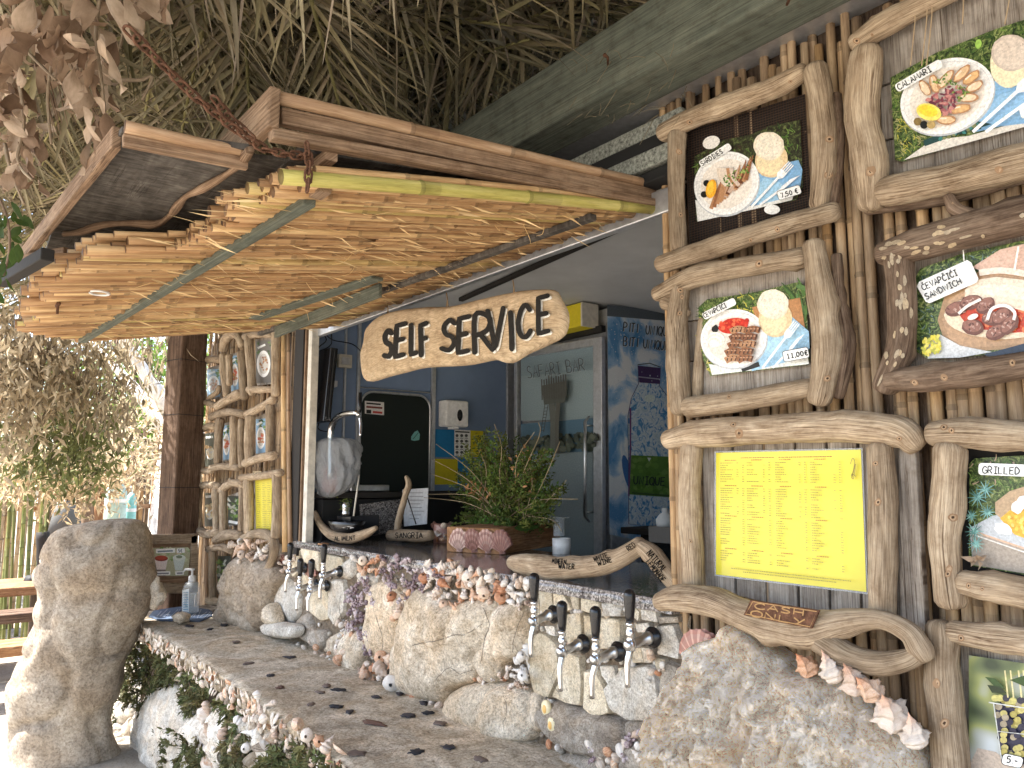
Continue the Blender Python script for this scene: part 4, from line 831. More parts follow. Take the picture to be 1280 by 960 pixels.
# plywood top panel with a wavy rim
Zp = 2.15
def wavy(pts, name, mat, th, z):
    V = [FZ(x, y, z) for x, y in pts]; n = len(V); m = MB(); m.v = [tuple(p) for p in V]+[(p.x, p.y, p.z+th) for p in V]; uv = [(p.y, p.x) for p in V]
    m.face(list(range(n)), uv); m.face(list(range(2*n-1, n-1, -1)), uv[::-1])
    for i in range(n): j = (i+1) % n; m.face([i, n+i, n+j, j], [uv[i], uv[i], uv[j], uv[j]])
    return m.build(name, mat, cn, False, .001)
rim = catmull([(312, 188), (300, 205), (280, 220), (252, 236), (232, 246), (222, 258), (212, 270), (196, 280), (165, 279), (130, 281), (100, 290), (80, 292)], 4)
wavy([(152, 165)]+[(x-1, y-1) for x, y in rim]+[(62, 284)], 'plywood_panel', 'dark_ply', .012, Zp+.003)
wavy([(300, 196), (400, 205), (430, 330), (50, 336), (66, 286), (200, 262)], 'rear_panel', 'dark_ply', .01, Zp+.024)
m2 = MB(); Q = [FZ(x, y, Zp-.004) for x, y in rim]; m2.tube([(*p, .012+.003*math.sin(i*.7)) for i, p in enumerate(Q)], 8, 1, .1, 30, flat=.7); m2.build('wavy_rim', 'frame_board', cn)
m2 = MB(); m2.box((-2.46, 1.06, 2.235), (2.0, .98, .012), Matrix.Rotation(math.radians(7), 3, 'X')); m2.build('upper_panel', 'dark_ply', cn, False)
a, b = FX(156, 158, -1.5), FX(312, 190, -1.5); pole(cn, a, b, .012, 'brown_bamboo', nd=.2); MB().beam(a+Vector((-.012, 0, -.022)), b+Vector((-.012, 0, -.022)), .016, .024).build('panel_board', 'frame_board', cn, False, .002)
a, b = FZ(146, 172, 2.15), FZ(22, 330, 2.13); MB().beam(a, b, .018, .045, (0, 0, 1)).build('end_board', 'frame_board', cn, False, .003)
a, b = FZ(20, 330, 2.09), FZ(90, 318, 2.09); MB().beam(a, b, .05, .03).build('cross_board', 'frame_board', cn, False, .003)
MB().beam(CPt(2, 352), CPt(60, 318), .03, .03).build('cross_board', 'dark_board', cn, False, .003)
# battens below the reeds
def under(a, b, wd, ht, mat, name='batten', dz=-.018):
    A_, B_ = CPt(*a), CPt(*b); A_.z += dz-.002; B_.z += dz-.002; MB().beam(A_, B_, wd, ht, (0, 0, 1)).build(name, mat, cn, False, .003)
under((388, 240), (103, 420), .028, .018, 'green_wood'); under((742, 262), (325, 412), .026, .018, 'dark_ply')
under((472, 340), (318, 392), .05, .012, 'green_wood', 'painted_board'); under((476, 348), (345, 404), .014, .05, 'green_wood', 'painted_board', -.04)
p = FX(400, 236, -1.44); MB().box(p, (.05, .03, .03)).build('batten_end', 'frame_board', cn, False, .002)
# ring and hook hanging under the canopy
p = CPt(125, 357); m2 = MB()
m2.tube([(p.x+.028*math.cos(t*.5-1.2), p.y+.028*math.sin(t*.5-1.2)*.9, p.z-.022, .0035) for t in range(0, 12)], 8); tag(m2.build('ring', 'white_plastic'), 'small open pale ring stuck to the underside of the reed canopy', 'ring')
p = CPt(73, 372); m2 = MB(); m2.tube([(p.x, p.y, p.z+.02, .004), (p.x, p.y, p.z-.05, .004)], 8); m2.tube([(p.x-.02, p.y, p.z-.022, .006), (p.x+.02, p.y, p.z-.022, .006)], 8); tag(m2.build('bolt', 'rust'), 'rusty bolt poking down through the outer edge of the reed canopy', 'bolt')
# chains
LK = None
def chain(label, pts, L=.0255, r=.0024, dbl=0):
    global LK
    t = thing('rusty_chain', label, 'chain', pts[0])
    if LK is None:
        m = MB(); C_ = []
        for i in range(13):
            a = i/12*6.2832; C_.append((math.cos(a)*.0078, 0, math.sin(a)*.0078+(.0065 if math.sin(a) > 0 else -.0065), r))
        m.tube(C_, 7, 1, .12, 200, cap=False); LK = m.mesh('chain_link', 'rust', True, False)[0]
    P = catmull([tuple(p) for p in pts], 16); d = 0; k = 0; nxt = 0
    for i in range(len(P)-1):
        a, b = Vector(P[i]), Vector(P[i+1]); sg = (b-a).length
        while nxt <= d+sg:
            c = a+(b-a)*((nxt-d)/sg); inst(LK, 'link', t, xf(c, b-a, (math.pi/2 if k % 2 else 0)+R.uniform(-.3, .3), 1)); k += 1; nxt += L*.72
        d += sg
    return t
p0 = FD(140, 15, 1.15); p0 = Vector((p0.x, p0.y, p0.z))
c1 = FX(318, 178, -1.38); c2 = FX(386, 196, -1.39); top = FX(165, 42, -1.30)
chain('long rusty chain slanting from the thatch down to the corner of the reed canopy', [top, (top+c1)/2+Vector((0, 0, -.012)), c1, FX(345, 190, -1.38), c2])
chain('short rusty chain hanging at the end of the green bamboo pole', [FX(384, 186, -1.37), FX(386, 204, -1.37), FX(384, 240, -1.37)])
chain('loose rusty chain knot wrapped where the chain meets the timber box', [FX(272, 128, -1.36), FX(290, 150, -1.37), FX(316, 172, -1.365)])
# ================================================================ KIOSK
kk = thing('kiosk', 'food kiosk with blue interior and open serving hatch behind the granite counter', 'kiosk', (-2.6, 1.6, 0))
XE = -3.87
MB().box((-2.6, 1.75+.8, 2.47), (2.7, 1.96, .02)).build('ceiling', 'ceiling_panel', kk, False)
MB().box((XE-.012, 2.6, 1.35), (.02, 2.0, 2.3)).build('end_wall', 'blue_panel', kk, False)
MB().box((-2.6, 3.56, 1.3), (2.6, .02, 2.4)).build('back_wall', 'blue_panel', kk, False)
MB().box((-1.30, 2.6, 1.3), (.02, 1.9, 2.4)).build('side_wall', 'cream_panel', kk, False)
MB().box((-2.55, 1.585, 2.262), (2.5, .03, .07)).build('header_rail', 'aluminium', kk, False, .004)
MB().box((-2.55, 1.60, 2.38), (2.5, .02, .16)).build('header_panel', 'cream_panel', kk, False)
MB().box((-2.6, 2.6, .25), (2.5, 1.9, .03)).build('floor', 'dark_board', kk, False)
MB().box((-2.0, 2.6, 2.56), (4.6, 2.3, .05)).build('roof', 'aluminium', kk, False)
for (y, z, h, mt_) in ((1.60, 2.475, .05, 'foam'), (1.585, 2.425, .04, 'black_matte'), (1.57, 2.375, .05, 'foam'), (1.575, 2.325, .035, 'black_matte')): MB().box((-1.95, y, z), (1.35, .09, h)).build('roof_strip', mt_, kk, False, .006)
# jambs beside the hatch
p = FY(374, 560, 1.56); MB().box((p.x, 1.565, 1.72), (.115, .05, 1.2)).build('door_post', 'dark_board', kk, False, .003)
p = FY(388, 560, 1.56); MB().box((p.x, 1.56, 1.74), (.045, .04, 1.12)).build('jamb', 'jamb_paint', kk, False, .003)
p = FY(383, 560, 1.56); MB().box((p.x-.012, 1.556, 1.74), (.014, .03, 1.12)).build('jamb_strip', 'frame_board', kk, False, .002)
def onwall(name, x0, y0, x1, y1, th, mat, parent=kk, X=XE, bev=.002):
    a = FX(x0, y0, X); b = FX(x1, y1, X); return MB().box((X+th/2, (a.y+b.y)/2, (a.z+b.z)/2), (th, abs(b.y-a.y), abs(a.z-b.z))).build(name, mat, parent, False, bev)
for (x, w_) in ((429, 2.2), (446, 3.5), (540, 4.5), (636, 8)):
    a = FX(x-w_/2, 500, XE); b = FX(x+w_/2, 500, XE); MB().box((XE+.012, (a.y+b.y)/2, 1.75), (.02, b.y-a.y, 1.42)).build('panel_trim', 'aluminium', kk, False, .002)
onwall('panel_trim', 449, 485, 537, 491, .022, 'aluminium')
# door with rounded light frame
a = FX(449, 489, XE); b = FX(534, 612, XE); yc = (a.y+b.y)/2; zt = a.z; m2 = MB(); rr = .08; PP = [(XE+.02, a.y, 1.2, .007)]
for t in range(7): an = math.pi-t*math.pi/12; PP.append((XE+.02, a.y+rr+rr*math.cos(an), zt-rr+rr*math.sin(an), .007))
for t in range(7): an = math.pi/2-t*math.pi/12; PP.append((XE+.02, b.y-rr+rr*math.cos(an), zt-rr+rr*math.sin(an), .007))
PP.append((XE+.02, b.y, 1.2, .007)); dr = thing('door', '', 'door', (XE, yc, 1.3)); del dr['label']; del dr['category']; dr.parent = kk; dr.location = Vector((XE, yc, 1.3))-kk.location
m3 = MB(); m3.v = [(p[0]-.008, p[1], p[2]) for p in PP]+[(p[0]+.002, p[1], p[2]) for p in PP]; n = len(PP); m3.face(list(range(n))[::-1]); m3.face(list(range(n, 2*n)))
for i in range(n-1): m3.face([i, i+1, n+i+1, n+i])
m3.build('door_panel', 'dark_door', dr, False); m2.tube(PP, 8); m2.build('door_frame', 'aluminium', dr)
A = Art(onX(XE+.026)); A.poly([(456, 501), (480, 503), (480, 519), (456, 517)], (.7, .68, .66)); A.line([(458, 504), (476, 505.5)], 2, BLK); A.line([(458, 508.5), (478, 510)], 2.4, (.2, .05, .04)); A.poly([(458, 512), (464, 512.4), (464, 517), (458, 516.6)], BLK); A.line([(466, 515), (478, 516)], 2.6, (.5, .06, .05)); A.build('sticker', dr)
A = Art(onX(XE+.026)); A.poly([(514, 546), (518, 540), (522, 538), (525, 543), (524, 550), (518, 551), (514, 550)], (.18, .42, .40)); A.line([(516, 549), (523, 541)], .9, (.04, .1, .09)); A.build('leaf_sticker', dr)
onwall('power_box', 421, 443, 437, 461, .03, 'cream_panel'); onwall('power_box_lid', 424, 447, 434, 457, .035, 'aluminium')
# cables up in the corner
for pts in ([(400, 412), (408, 425), (398, 436), (406, 452), (400, 520), (398, 536), (412, 540)], [(412, 404), (414, 430), (396, 440)], [(392, 420), (404, 416), (416, 425), (440, 430), (452, 440)]):
    tag_ = MB().tube([(*FX(x, y, XE+.05+.04*math.sin(i)), .0028) for i, (x, y) in enumerate(pts)], 6, 5); tag_.build('cable', 'black_plastic', kk)
for (a_, b_) in (((-3.7, 1.72, 2.44), (-1.35, 1.72, 2.44)), ((-3.3, 2.2, 2.44), (-1.35, 1.95, 2.44))): MB().beam(a_, b_, .025, .02).build('ceiling_rail', 'dark_board', kk, False, .002)
# tv
tv = thing('television', 'black flat television mounted high at the left inside the kiosk', 'television', FX(405, 485, XE+.2))
a = FX(394, 436, XE+.16); b = FX(418, 528, XE+.16); MB().beam(Vector((XE+.16, (a.y+b.y)/2-.02, 1.79)), Vector((XE+.16, (a.y+b.y)/2+.01, 2.17)), .04, .17, (1, 0, 0)).build('case', 'black_plastic', tv, False, .004)
MB().beam(Vector((XE+.182, (a.y+b.y)/2-.016, 1.805)), Vector((XE+.182, (a.y+b.y)/2+.008, 2.155)), .004, .15, (1, 0, 0)).build('screen', 'black_matte', tv, False)
MB().beam((XE, 1.72, 2.0), (XE+.14, 1.70, 2.0), .03, .03).build('bracket', 'aluminium', tv, False)
# soap dispenser
sd_ = thing('soap_dispenser', 'white wall soap dispenser above the blue and yellow squares', 'dispenser', FX(561, 518, XE))
a = FX(547, 501, XE); b = FX(575, 535, XE); MB().box((XE+.05, (a.y+b.y)/2, (a.z+b.z)/2), (.09, b.y-a.y, a.z-b.z)).build('body', 'white_plastic', sd_, False, .012)
MB().ell((XE+.097, (a.y+b.y)/2+.015, (a.z+b.z)/2-.01), (.004, .02, .035), 12, 8).build('window', 'black_plastic', sd_); MB().box((XE+.05, (a.y+b.y)/2, b.z-.004), (.05, .05, .02)).build('nozzle', 'white_plastic', sd_, False, .004)
# poster squares
po = thing('wall_poster', 'blue and yellow checked squares on the blue wall with a white pictogram sheet on top', 'poster', FX(572, 572, XE))
for (x0, y0, x1, y1, c) in ((540, 536, 571, 572, (.02, .17, .36)), (571, 537, 603, 572, (.5, .42, .02)), (540, 573, 571, 606, (.5, .42, .02)), (571, 573, 603, 607, (.02, .17, .36))):
    a = FX(x0, y0, XE); b = FX(x1, y1, XE); MB().box((XE+.008, (a.y+b.y)/2, (a.z+b.z)/2), (.006, b.y-a.y-.003, a.z-b.z-.003), col=c).build('square', 'painted', po, False, .001)
A = Art(onX(XE+.014)); A.poly([(568, 537), (588, 538), (588, 571), (568, 570)], (.72, .72, .7)); A.line([(569, 539.5), (587, 540.4)], 1.6, BLK)
for i in range(3):
    for j in range(4): x, y = 571.3+i*5.8, 544.5+j*7; A.ell(x, y, 2, 2, 0, (.08, .08, .08), 8); A.line([(x-2, y+3.2), (x+2, y+3.4)], 1, (.25, .25, .25))
A.build('pictogram_sheet', po)
# fridge
XF = -2.935
fg = thing('drinks_fridge', 'tall glass door drinks fridge with a blue water bottle printed on its side', 'fridge', (-3.3, 3.15, .3))
MB().box((-3.315, 3.21, 1.355), (.755, .58, 2.15)).build('body', 'aluminium', fg, False, .006)
def YF(x, y, l=0): return FY(x, y, 2.895-l)
for (P, nm, mt) in (([(647, 440), (757, 421), (757, 431), (647, 449)], 'door_frame', 'aluminium'), ([(746, 428), (757, 426), (758, 700), (747, 697)], 'door_frame', 'aluminium'), ([(647, 444), (651, 443), (651, 690), (647, 690)], 'door_frame', 'aluminium')):
    V = [YF(x, y) for x, y in P]; m2 = MB(); m2.v = [(p.x, p.y, p.z) for p in V]+[(p.x, p.y-.03, p.z) for p in V]
    for fc in ([3, 2, 1, 0], [4, 5, 6, 7], [0, 1, 5, 4], [1, 2, 6, 5], [2, 3, 7, 6], [3, 0, 4, 7]): m2.face(fc)
    m2.build(nm, mt, fg, False, .003)
A = Art(lambda x, y, l=0: FY(x, y, 2.885-l), .0003)
A.poly([(651, 443), (747, 428), (747, 520), (651, 524)], (.24, .32, .36)); A.poly([(651, 470), (747, 462), (747, 524), (651, 526)], (.28, .36, .39)); A.poly([(651, 530), (747, 522), (747, 566), (651, 568)], (.11, .20, .28))
A.poly([(651, 568), (747, 564), (747, 696), (651, 692)], (.26, .31, .32))
for i in range(150): x = R.uniform(653, 745); A.ell(x, 560+R.uniform(-14, 5)-(x > 700)*3, R.uniform(2, 5), R.uniform(2, 4), 0, R.choice([(.07, .085, .07), (.10, .12, .09), (.14, .155, .12)]), 7, .3)
A.line([(690, 505), (692, 530), (691, 566)], 8, (.14, .15, .135)); A.line([(698, 502), (696, 535), (697, 566)], 5, (.12, .12, .105)); A.poly([(677, 482), (708, 476), (706, 503), (680, 506)], (.11, .12, .105))
for i in range(11): x = 677+i*3; A.line([(x+.8, 500-i*.3), (x, 472-i*.4+R.uniform(-3, 3))], 1.6, (.10, .10, .09))
for s_ in (0, 4): A.line([(681+s_, 506), (676+s_*.9, 540)], .8, (.07, .07, .06))
for i in range(8): A.line([(680.5-i*.6, 510+i*4), (684.5-i*.65, 509.7+i*4)], .7, (.07, .07, .06))
for dx, c in ((.9, (.36, .43, .46)), (0, (.07, .08, .09))): A.text('SAFARI', 660+dx, 473+dx, 15, -8, c, .9, .56); A.text('BAR', 709+dx, 466+dx, 15, -8, c, .9, .62)
A.build('door_glass_print', fg)
a, b = YF(741.5, 521), YF(741.5, 652); m2 = MB(); m2.tube([(a.x, a.y-.03, a.z, .006), (a.x, a.y-.06, a.z-.03, .009), (b.x, b.y-.06, b.z+.03, .009), (b.x, b.y-.03, b.z, .006)], 10); m2.tube([(a.x, a.y-.06, a.z-.05, .005), (a.x+.02, a.y-.0, a.z-.05, .005)], 8); m2.tube([(b.x, b.y-.06, b.z+.05, .005), (b.x+.02, b.y-.0, b.z+.05, .005)], 8); m2.build('handle', 'steel', fg)
p = FY(700, 408, 2.86); MB().box((-3.32, 2.83, 2.385), (.66, .12, .13), col=(.68, .56, .03)).build('crown', 'painted', fg, False, .004); MB().box((-3.3, 2.88, 2.31), (.74, .03, .035)).build('crown_black_band', 'black_matte', fg, False)  # yellow crown, with a matte black band between it and the door
MB().box((-2.984, 2.83, 2.385), (.012, .12, .13)).build('crown_side', 'cream_panel', fg, False)
A = Art(onX(XF+.002), .0003); C1 = Art(onX(XF+.001), .0003); C1.poly([(759, 381), (870, 392), (870, 690), (762, 668)], W1); C1.build('side_panel', fg, 'cloud_print')
A.poly([(759, 381), (870, 392), (870, 404), (759, 395)], (.1, .12, .14)); A.ell(784, 590, 5, 22, -12, (.05, .16, .42), 16)
B = [(798, 458), (824, 460), (824, 482), (838, 500), (842, 520), (841, 660), (786, 655), (785, 520), (789, 498), (798, 480)]
C1 = Art(onX(XF+.0016), .0003); C1.poly(B, W1); C1.build('bottle_print', fg, 'water_print'); A.l += .001
A.line(B+[B[0]], .9, (.08, .08, .2)); A.line([(788, 510), (788, 560), (786, 620)], 2.2, (.16, .07, .2)); A.ell(812, 498, 7, 5, 0, (.66, .76, .76), 12); A.poly([(797, 457), (826, 460), (825, 480), (799, 478)], (.07, .035, .12)); A.line([(798, 471), (825, 474)], 1.4, (.4, .38, .48)); A.line([(797, 456), (812, 454), (826, 459)], 1, BLK)
A.poly([(789, 569), (842, 571), (842, 622), (787, 618)], (.10, .22, .03)); A.blobs([(790, 571), (841, 573), (841, 619), (789, 615)], 60, ((.14, .28, .04), (.08, .18, .02), (.17, .3, .06)), 4, 3); A.text('UNIQUE', 792, 605, 10, 3, (.02, .03, .02), 1.6, .80); A.poly([(809, 572), (814, 572.4), (811.5, 577)], (.7, .72, .7)); A.line([(790, 616), (840, 620)], 2, (.05, .1, .02))
for i in range(120): A.ell(R.uniform(762, 842), R.uniform(405, 500), R.uniform(.4, .9), R.uniform(.5, 1.1), 0, (.62, .68, .74), 6)
for st, x, y in (('PiTi', 779, 414), ('UNiQUE', 807, 417.5), ('BiTi', 779, 432), ('UNiQUE', 804, 435)): A.text(st, x+.7, y+.7, 11, 5, (.5, .55, .6), 1.6, .62); A.text(st, x, y, 11, 5, (.02, .025, .04), 1.2, .62)
A.build('side_print', fg)
# ================================================================ BAR FRONT: stones and shells set in mortar
sw = thing('stone_bar_front', 'bar front of mixed pale stones and sea shells set in mortar under the granite counter', 'stone wall', (-2.6, WY, .7))
m2 = MB(); nx, nz_ = 150, 46; b0 = 0
for i in range(nx+1):
    for j in range(nz_+1):
        x = -4.15+2.85*i/nx; z = .08+1.08*j/nz_; m2.v.append((x, WY-.012-.012*noise.noise(Vector((x*22, z*22, 3)))-.008*noise.noise(Vector((x*70, z*70, 1))), z))
for i in range(nx):
    for j in range(nz_): a = i*(nz_+1)+j; m2.face([a, a+nz_+1, a+nz_+2, a+1], [(0, 0)]*4)
m2.build('mortar', 'mortar', sw); MB().box((-2.72, WY+.06, .6), (2.82, .1, 1.1)).build('core', 'dark_earth', sw, False)
def sc(pts, ox, oy, s): return [(ox+x/s, oy+y/s) for x, y in pts]
SM = onY(WY-.012); SLB = []
def st(pts, ox, oy, s, mat, bulge, k, sm=1, amp=.005, root=None, Y=None, name='stone', **kw):
    P = sc(pts, ox, oy, s); cx_ = sum(a for a, b in P)/len(P); cy_ = sum(b for a, b in P)/len(P); P = [(cx_+(a-cx_)*1.035, cy_+(b-cy_)*1.035) for a, b in P]; k = k*1.45 if k < 5 else k; bulge = bulge*.8; m = MB(); flat_ = k >= 5; k = 26 if flat_ else k; bulge = bulge*.85+.004*R.random() if flat_ else bulge; kw.setdefault('rough', 0 if flat_ else bulge*.2); slab(m, P, SM if Y is None else onY(Y), bulge, k, amp=amp, smooth=sm, **kw); SLB.append(P); return m.build(name, mat, root or sw, True, 0, 38 if flat_ else 0)
a4 = (340, 680, 5.33)
for pts, mat, bu, k, sm in (
 ([(40, 260), (120, 230), (190, 330), (200, 440), (150, 530), (80, 520), (40, 430)], 'pale_stone', .05, 2.5, 1), ([(-10, 545), (80, 520), (180, 560), (180, 610), (80, 630), (-10, 600)], 'pale_stone', .06, 2.3, 1),
 ([(175, 520), (260, 460), (300, 560), (370, 570), (370, 640), (330, 700), (250, 650), (190, 610)], 'grey_rock', .05, 2.5, 1), ([(275, 300), (380, 290), (400, 360), (400, 500), (350, 510), (270, 450)], 'cream_slab', .03, 6, 0),
 ([(405, 240), (500, 240), (510, 350), (500, 450), (440, 540), (403, 480)], 'pale_stone', .035, 5, 0), ([(205, 10), (325, 30), (335, 180), (240, 180)], 'cream_slab', .025, 7, 0), ([(355, 60), (480, 85), (500, 120), (480, 190), (380, 190)], 'cream_slab', .025, 7, 0),
 ([(480, 150), (540, 90), (565, 160), (540, 230), (490, 220)], 'pale_stone', .035, 2.5, 1), ([(570, 200), (640, 190), (705, 230), (690, 290), (620, 270)], 'pale_stone', .03, 2.5, 1),
 ([(660, 300), (760, 250), (860, 270), (885, 330), (900, 420), (865, 560), (850, 700), (760, 775), (690, 740), (650, 600), (680, 430)], 'tan_stone', .075, 2.6, 1),
 ([(490, 620), (560, 560), (640, 600), (650, 720), (600, 850), (520, 850), (475, 760)], 'tan_stone', .07, 2.4, 1), ([(390, 640), (480, 580), (540, 570), (480, 660), (460, 760), (400, 740)], 'tan_stone', .05, 2.4, 1),
 ([(190, 195), (270, 215), (268, 290), (205, 300)], 'cream_slab', .02, 6, 0), ([(130, 60), (200, 40), (200, 180), (150, 220)], 'cream_slab', .02, 6, 0)): st(pts, *a4, mat, bu, k, sm)
b4 = (380, 660, 3.2)
st([(388, 460), (425, 330), (490, 235), (600, 300), (700, 285), (790, 285), (795, 330), (765, 430), (718, 530), (715, 600), (620, 640), (590, 690), (500, 680), (400, 650), (378, 560)], *b4, 'tan_stone', .12, 2.4, 1, .010, npts=64, rings=16)
st([(628, 757), (662, 755), (666, 780), (662, 815), (640, 828), (630, 850), (612, 850), (604, 826), (618, 790)], 0, 0, 1, 'tan_stone', .09, 2.4, 1, .009, npts=44, rings=12)
st([(564, 888), (572, 865), (600, 853), (640, 855), (668, 867), (674, 900), (669, 922), (640, 926), (600, 920), (570, 908)], 0, 0, 1, 'tan_stone', .11, 2.3, 1, .006, npts=48, rings=12)
c4 = (620, 680, 3.43)
for pts, mat, bu in (
 ([(200, 200), (255, 190), (265, 290), (205, 300)], 'cream_slab', .022), ([(262, 190), (300, 200), (345, 280), (320, 290), (267, 290)], 'cream_slab', .024), ([(330, 210), (373, 220), (375, 280), (348, 278)], 'cream_slab', .02),
 ([(380, 215), (465, 250), (460, 308), (380, 282)], 'cream_slab', .024), ([(470, 250), (557, 250), (560, 308), (470, 308)], 'pale_stone', .026), ([(635, 280), (700, 275), (708, 335), (640, 322)], 'pale_stone', .022), ([(713, 310), (795, 308), (800, 335), (715, 340)], 'grey_rock', .022),
 ([(715, 350), (780, 340), (808, 420), (805, 492), (720, 470)], 'pale_stone', .03), ([(615, 340), (668, 335), (688, 380), (622, 375)], 'pale_stone', .02), ([(300, 302), (378, 290), (385, 400), (330, 430), (300, 380)], 'cream_slab', .024), ([(390, 302), (470, 314), (552, 320), (550, 440), (460, 450), (400, 430)], 'cream_slab', .028),
 ([(150, 400), (220, 370), (268, 400), (296, 440), (296, 560), (252, 660), (190, 630), (160, 500)], 'cream_slab', .04), ([(302, 450), (380, 480), (390, 600), (380, 692), (320, 680), (262, 652), (302, 560)], 'cream_slab', .034), ([(400, 540), (450, 540), (488, 620), (510, 720), (440, 740), (398, 700)], 'cream_slab', .032),
 ([(460, 520), (520, 520), (530, 565), (497, 602), (468, 560)], 'pale_stone', .02), ([(490, 614), (540, 560), (570, 524), (690, 514), (718, 560), (730, 660), (700, 750), (600, 752), (514, 700)], 'pale_stone', .045), ([(602, 440), (636, 440), (650, 505), (600, 508)], 'cream_slab', .024), ([(640, 440), (680, 442), (700, 480), (680, 508), (654, 506)], 'tan_stone', .022),
 ([(697, 480), (740, 492), (750, 520), (720, 580), (702, 520)], 'cream_slab', .024), ([(752, 500), (800, 520), (825, 545), (790, 610), (728, 660), (724, 600)], 'grey_rock', .035), ([(535, 530), (565, 525), (540, 556)], 'cream_slab', .016), ([(178, 230), (196, 215), (200, 300), (186, 320)], 'cream_slab', .016), ([(220, 350), (262, 350), (270, 395), (232, 385)], 'pale_stone', .018),
 ([(572, 265), (600, 262), (628, 290), (620, 330), (590, 300)], 'cream_slab', .016), ([(690, 350), (706, 350), (712, 440), (694, 420)], 'cream_slab', .016)): st(pts, *c4, mat, bu, 7, 0, .0035, npts=30, rings=7)
st([(190, 720), (280, 672), (370, 702), (500, 735), (560, 762), (572, 830), (520, 920), (420, 905), (330, 880), (230, 800)], *c4, 'grey_rock', .07, 3, 1, .009, npts=56, rings=12)
st([(570, 760), (660, 755), (700, 800), (690, 862), (620, 840), (570, 820)], *c4, 'grey_rock', .04, 3, 1, .008); st([(540, 862), (640, 850), (705, 900), (690, 970), (560, 990), (510, 935)], *c4, 'grey_rock', .05, 3, 1, .01)
st([(160, 640), (200, 645), (222, 760), (195, 805), (150, 730)], *c4, 'tan_stone', .04, 3, 1, .005); st([(700, 870), (760, 900), (770, 1000), (700, 1000)], *c4, 'grey_rock', .05, 3, 1, .01)
for pts in ([(600, 930), (660, 935), (690, 965), (640, 990), (590, 960)], [(700, 945), (760, 950), (800, 980), (740, 1000), (690, 980)]): st(pts, 0, 0, 1, 'grey_rock', .05, 2.6, 1, .008)
CK = [(470, 806), (500, 812), (540, 801), (575, 795), (600, 785)]
m = MB(); Q_ = catmull([(516, 806), (530, 803), (548, 799), (566, 794), (584, 792), (600, 782), (610, 772)], 5); big = [o for o in sw.children if o.name.startswith('stone')]
bvs = []
for o_ in big:
    mw = Matrix.Translation(absloc(o_)); bb_ = MB(); bb_.v = [tuple(mw@v.co) for v in o_.data.vertices]; bb_.f = [list(pp.vertices) for pp in o_.data.polygons]; bvs.append(bb_)
FS = onobj(bvs); A = Art(FS, .0001, .0004); A.sub = 1
for pts, wd in (([(515, 807), (530, 803), (548, 800), (566, 794), (584, 792), (602, 780)], 1.3), ([(604, 760), (612, 780), (606, 800), (600, 830)], 1.2), ([(545, 850), (560, 835), (575, 842), (590, 838)], 1.0), ([(630, 870), (634, 890), (628, 905)], .9), ([(655, 765), (645, 790), (640, 815)], 1.0), ([(470, 770), (478, 800), (474, 820)], .9), ([(700, 870), (690, 850), (694, 835)], .8), ([(425, 745), (424, 760), (428, 776)], .8)):
    P_ = [(x+R.uniform(-.8, .8), y+R.uniform(-.8, .8)) for x, y in catmull(pts, 4)]; A.line(P_, wd*.65, (.17, .14, .11))
A.build('crack', sw, 'painted', kind='stuff')
# shell shapes
def whelkmesh(name, mat, knob, whorls, fat, n=26, sd=18, rip=0):
    m = MB(); pr = []
    for i in range(n+1):
        t = i/n; body = (t**1.15)*(1 if t < .72 else max(.12, 1-((t-.72)/.28)**1.6*.8)); w_ = .78+.3*abs(math.sin(math.pi*whorls*t**.7)); pr.append((max(.004, fat*body*w_), 1-t*1.0))
    m.lathe(pr, sd, fn=lambda t, a: 1+rip*math.sin(t*95+a)+rip*1.5*math.sin(a*13+t*7)+knob*max(0, math.cos(5*a+t*9))**6*(1.2 if .2 < t < .68 else .3)+(.22*max(0, math.cos(a-.8)) if t > .6 else 0), col=(1, 1, 1))
    for i in range(len(m.f)): t = i/len(m.f); m.c[i] = (1, .62+.38*min(1, t*2.2), .45+.55*min(1, t*2.2)) if (name[0] == 'c') else m.c[i]; m.uv[i] = [(u*2, v*4) for u, v in m.uv[i]]
    return m.mesh(name, mat, True, True)[0]
def scallopmesh(name, mat, n=22, k=8, ribs=15):
    m = MB(); uvs = []
    for side in (0, 1):
        b = len(m.v)
        for i in range(k+1):
            r = i/k
            for j in range(n+1):
                a = (j/n-.5)*2.7; s_ = r*(1-.05*abs(math.cos(ribs*a/2*1.0))*r); rib = .022*math.cos(ribs*a)*r*(1 if not side else 0); h = .26*math.sin(math.pi*min(1, r*.62+.1))*(math.cos(a*.62))*(1 if not side else -.05)
                m.v.append((math.sin(a)*s_*.62*1.04, -h-rib, math.cos(a*.92)*s_-.5))
        for i in range(k):
            for j in range(n):
                a_ = b+i*(n+1)+j; q_ = [a_, a_+1, a_+n+2, a_+n+1]; cc = 1.0 if i % 3 else .82; c3 = (1.25*cc, 1.35*cc, 1.3*cc) if j % 3 == 0 else (.85*cc, .75*cc, .72*cc); m.face(q_ if side else q_[::-1], [(.1, i/k*.2)]*4, c3)
    m.box((0, -.02, -.48), (.34, .05, .12)); return m.mesh(name, mat, True, True)[0]
def clammesh(name, mat):
    m = MB()
    for i in range(1): m.ell((0, 0, 0), (.5, .3, .4), 14, 9, .06)
    for f_ in range(len(m.f)): c = 1 if (f_//14) % 2 else .86; m.c[f_] = (c, c*.97, c*.93)
    return m.mesh(name, mat, True, True)[0]
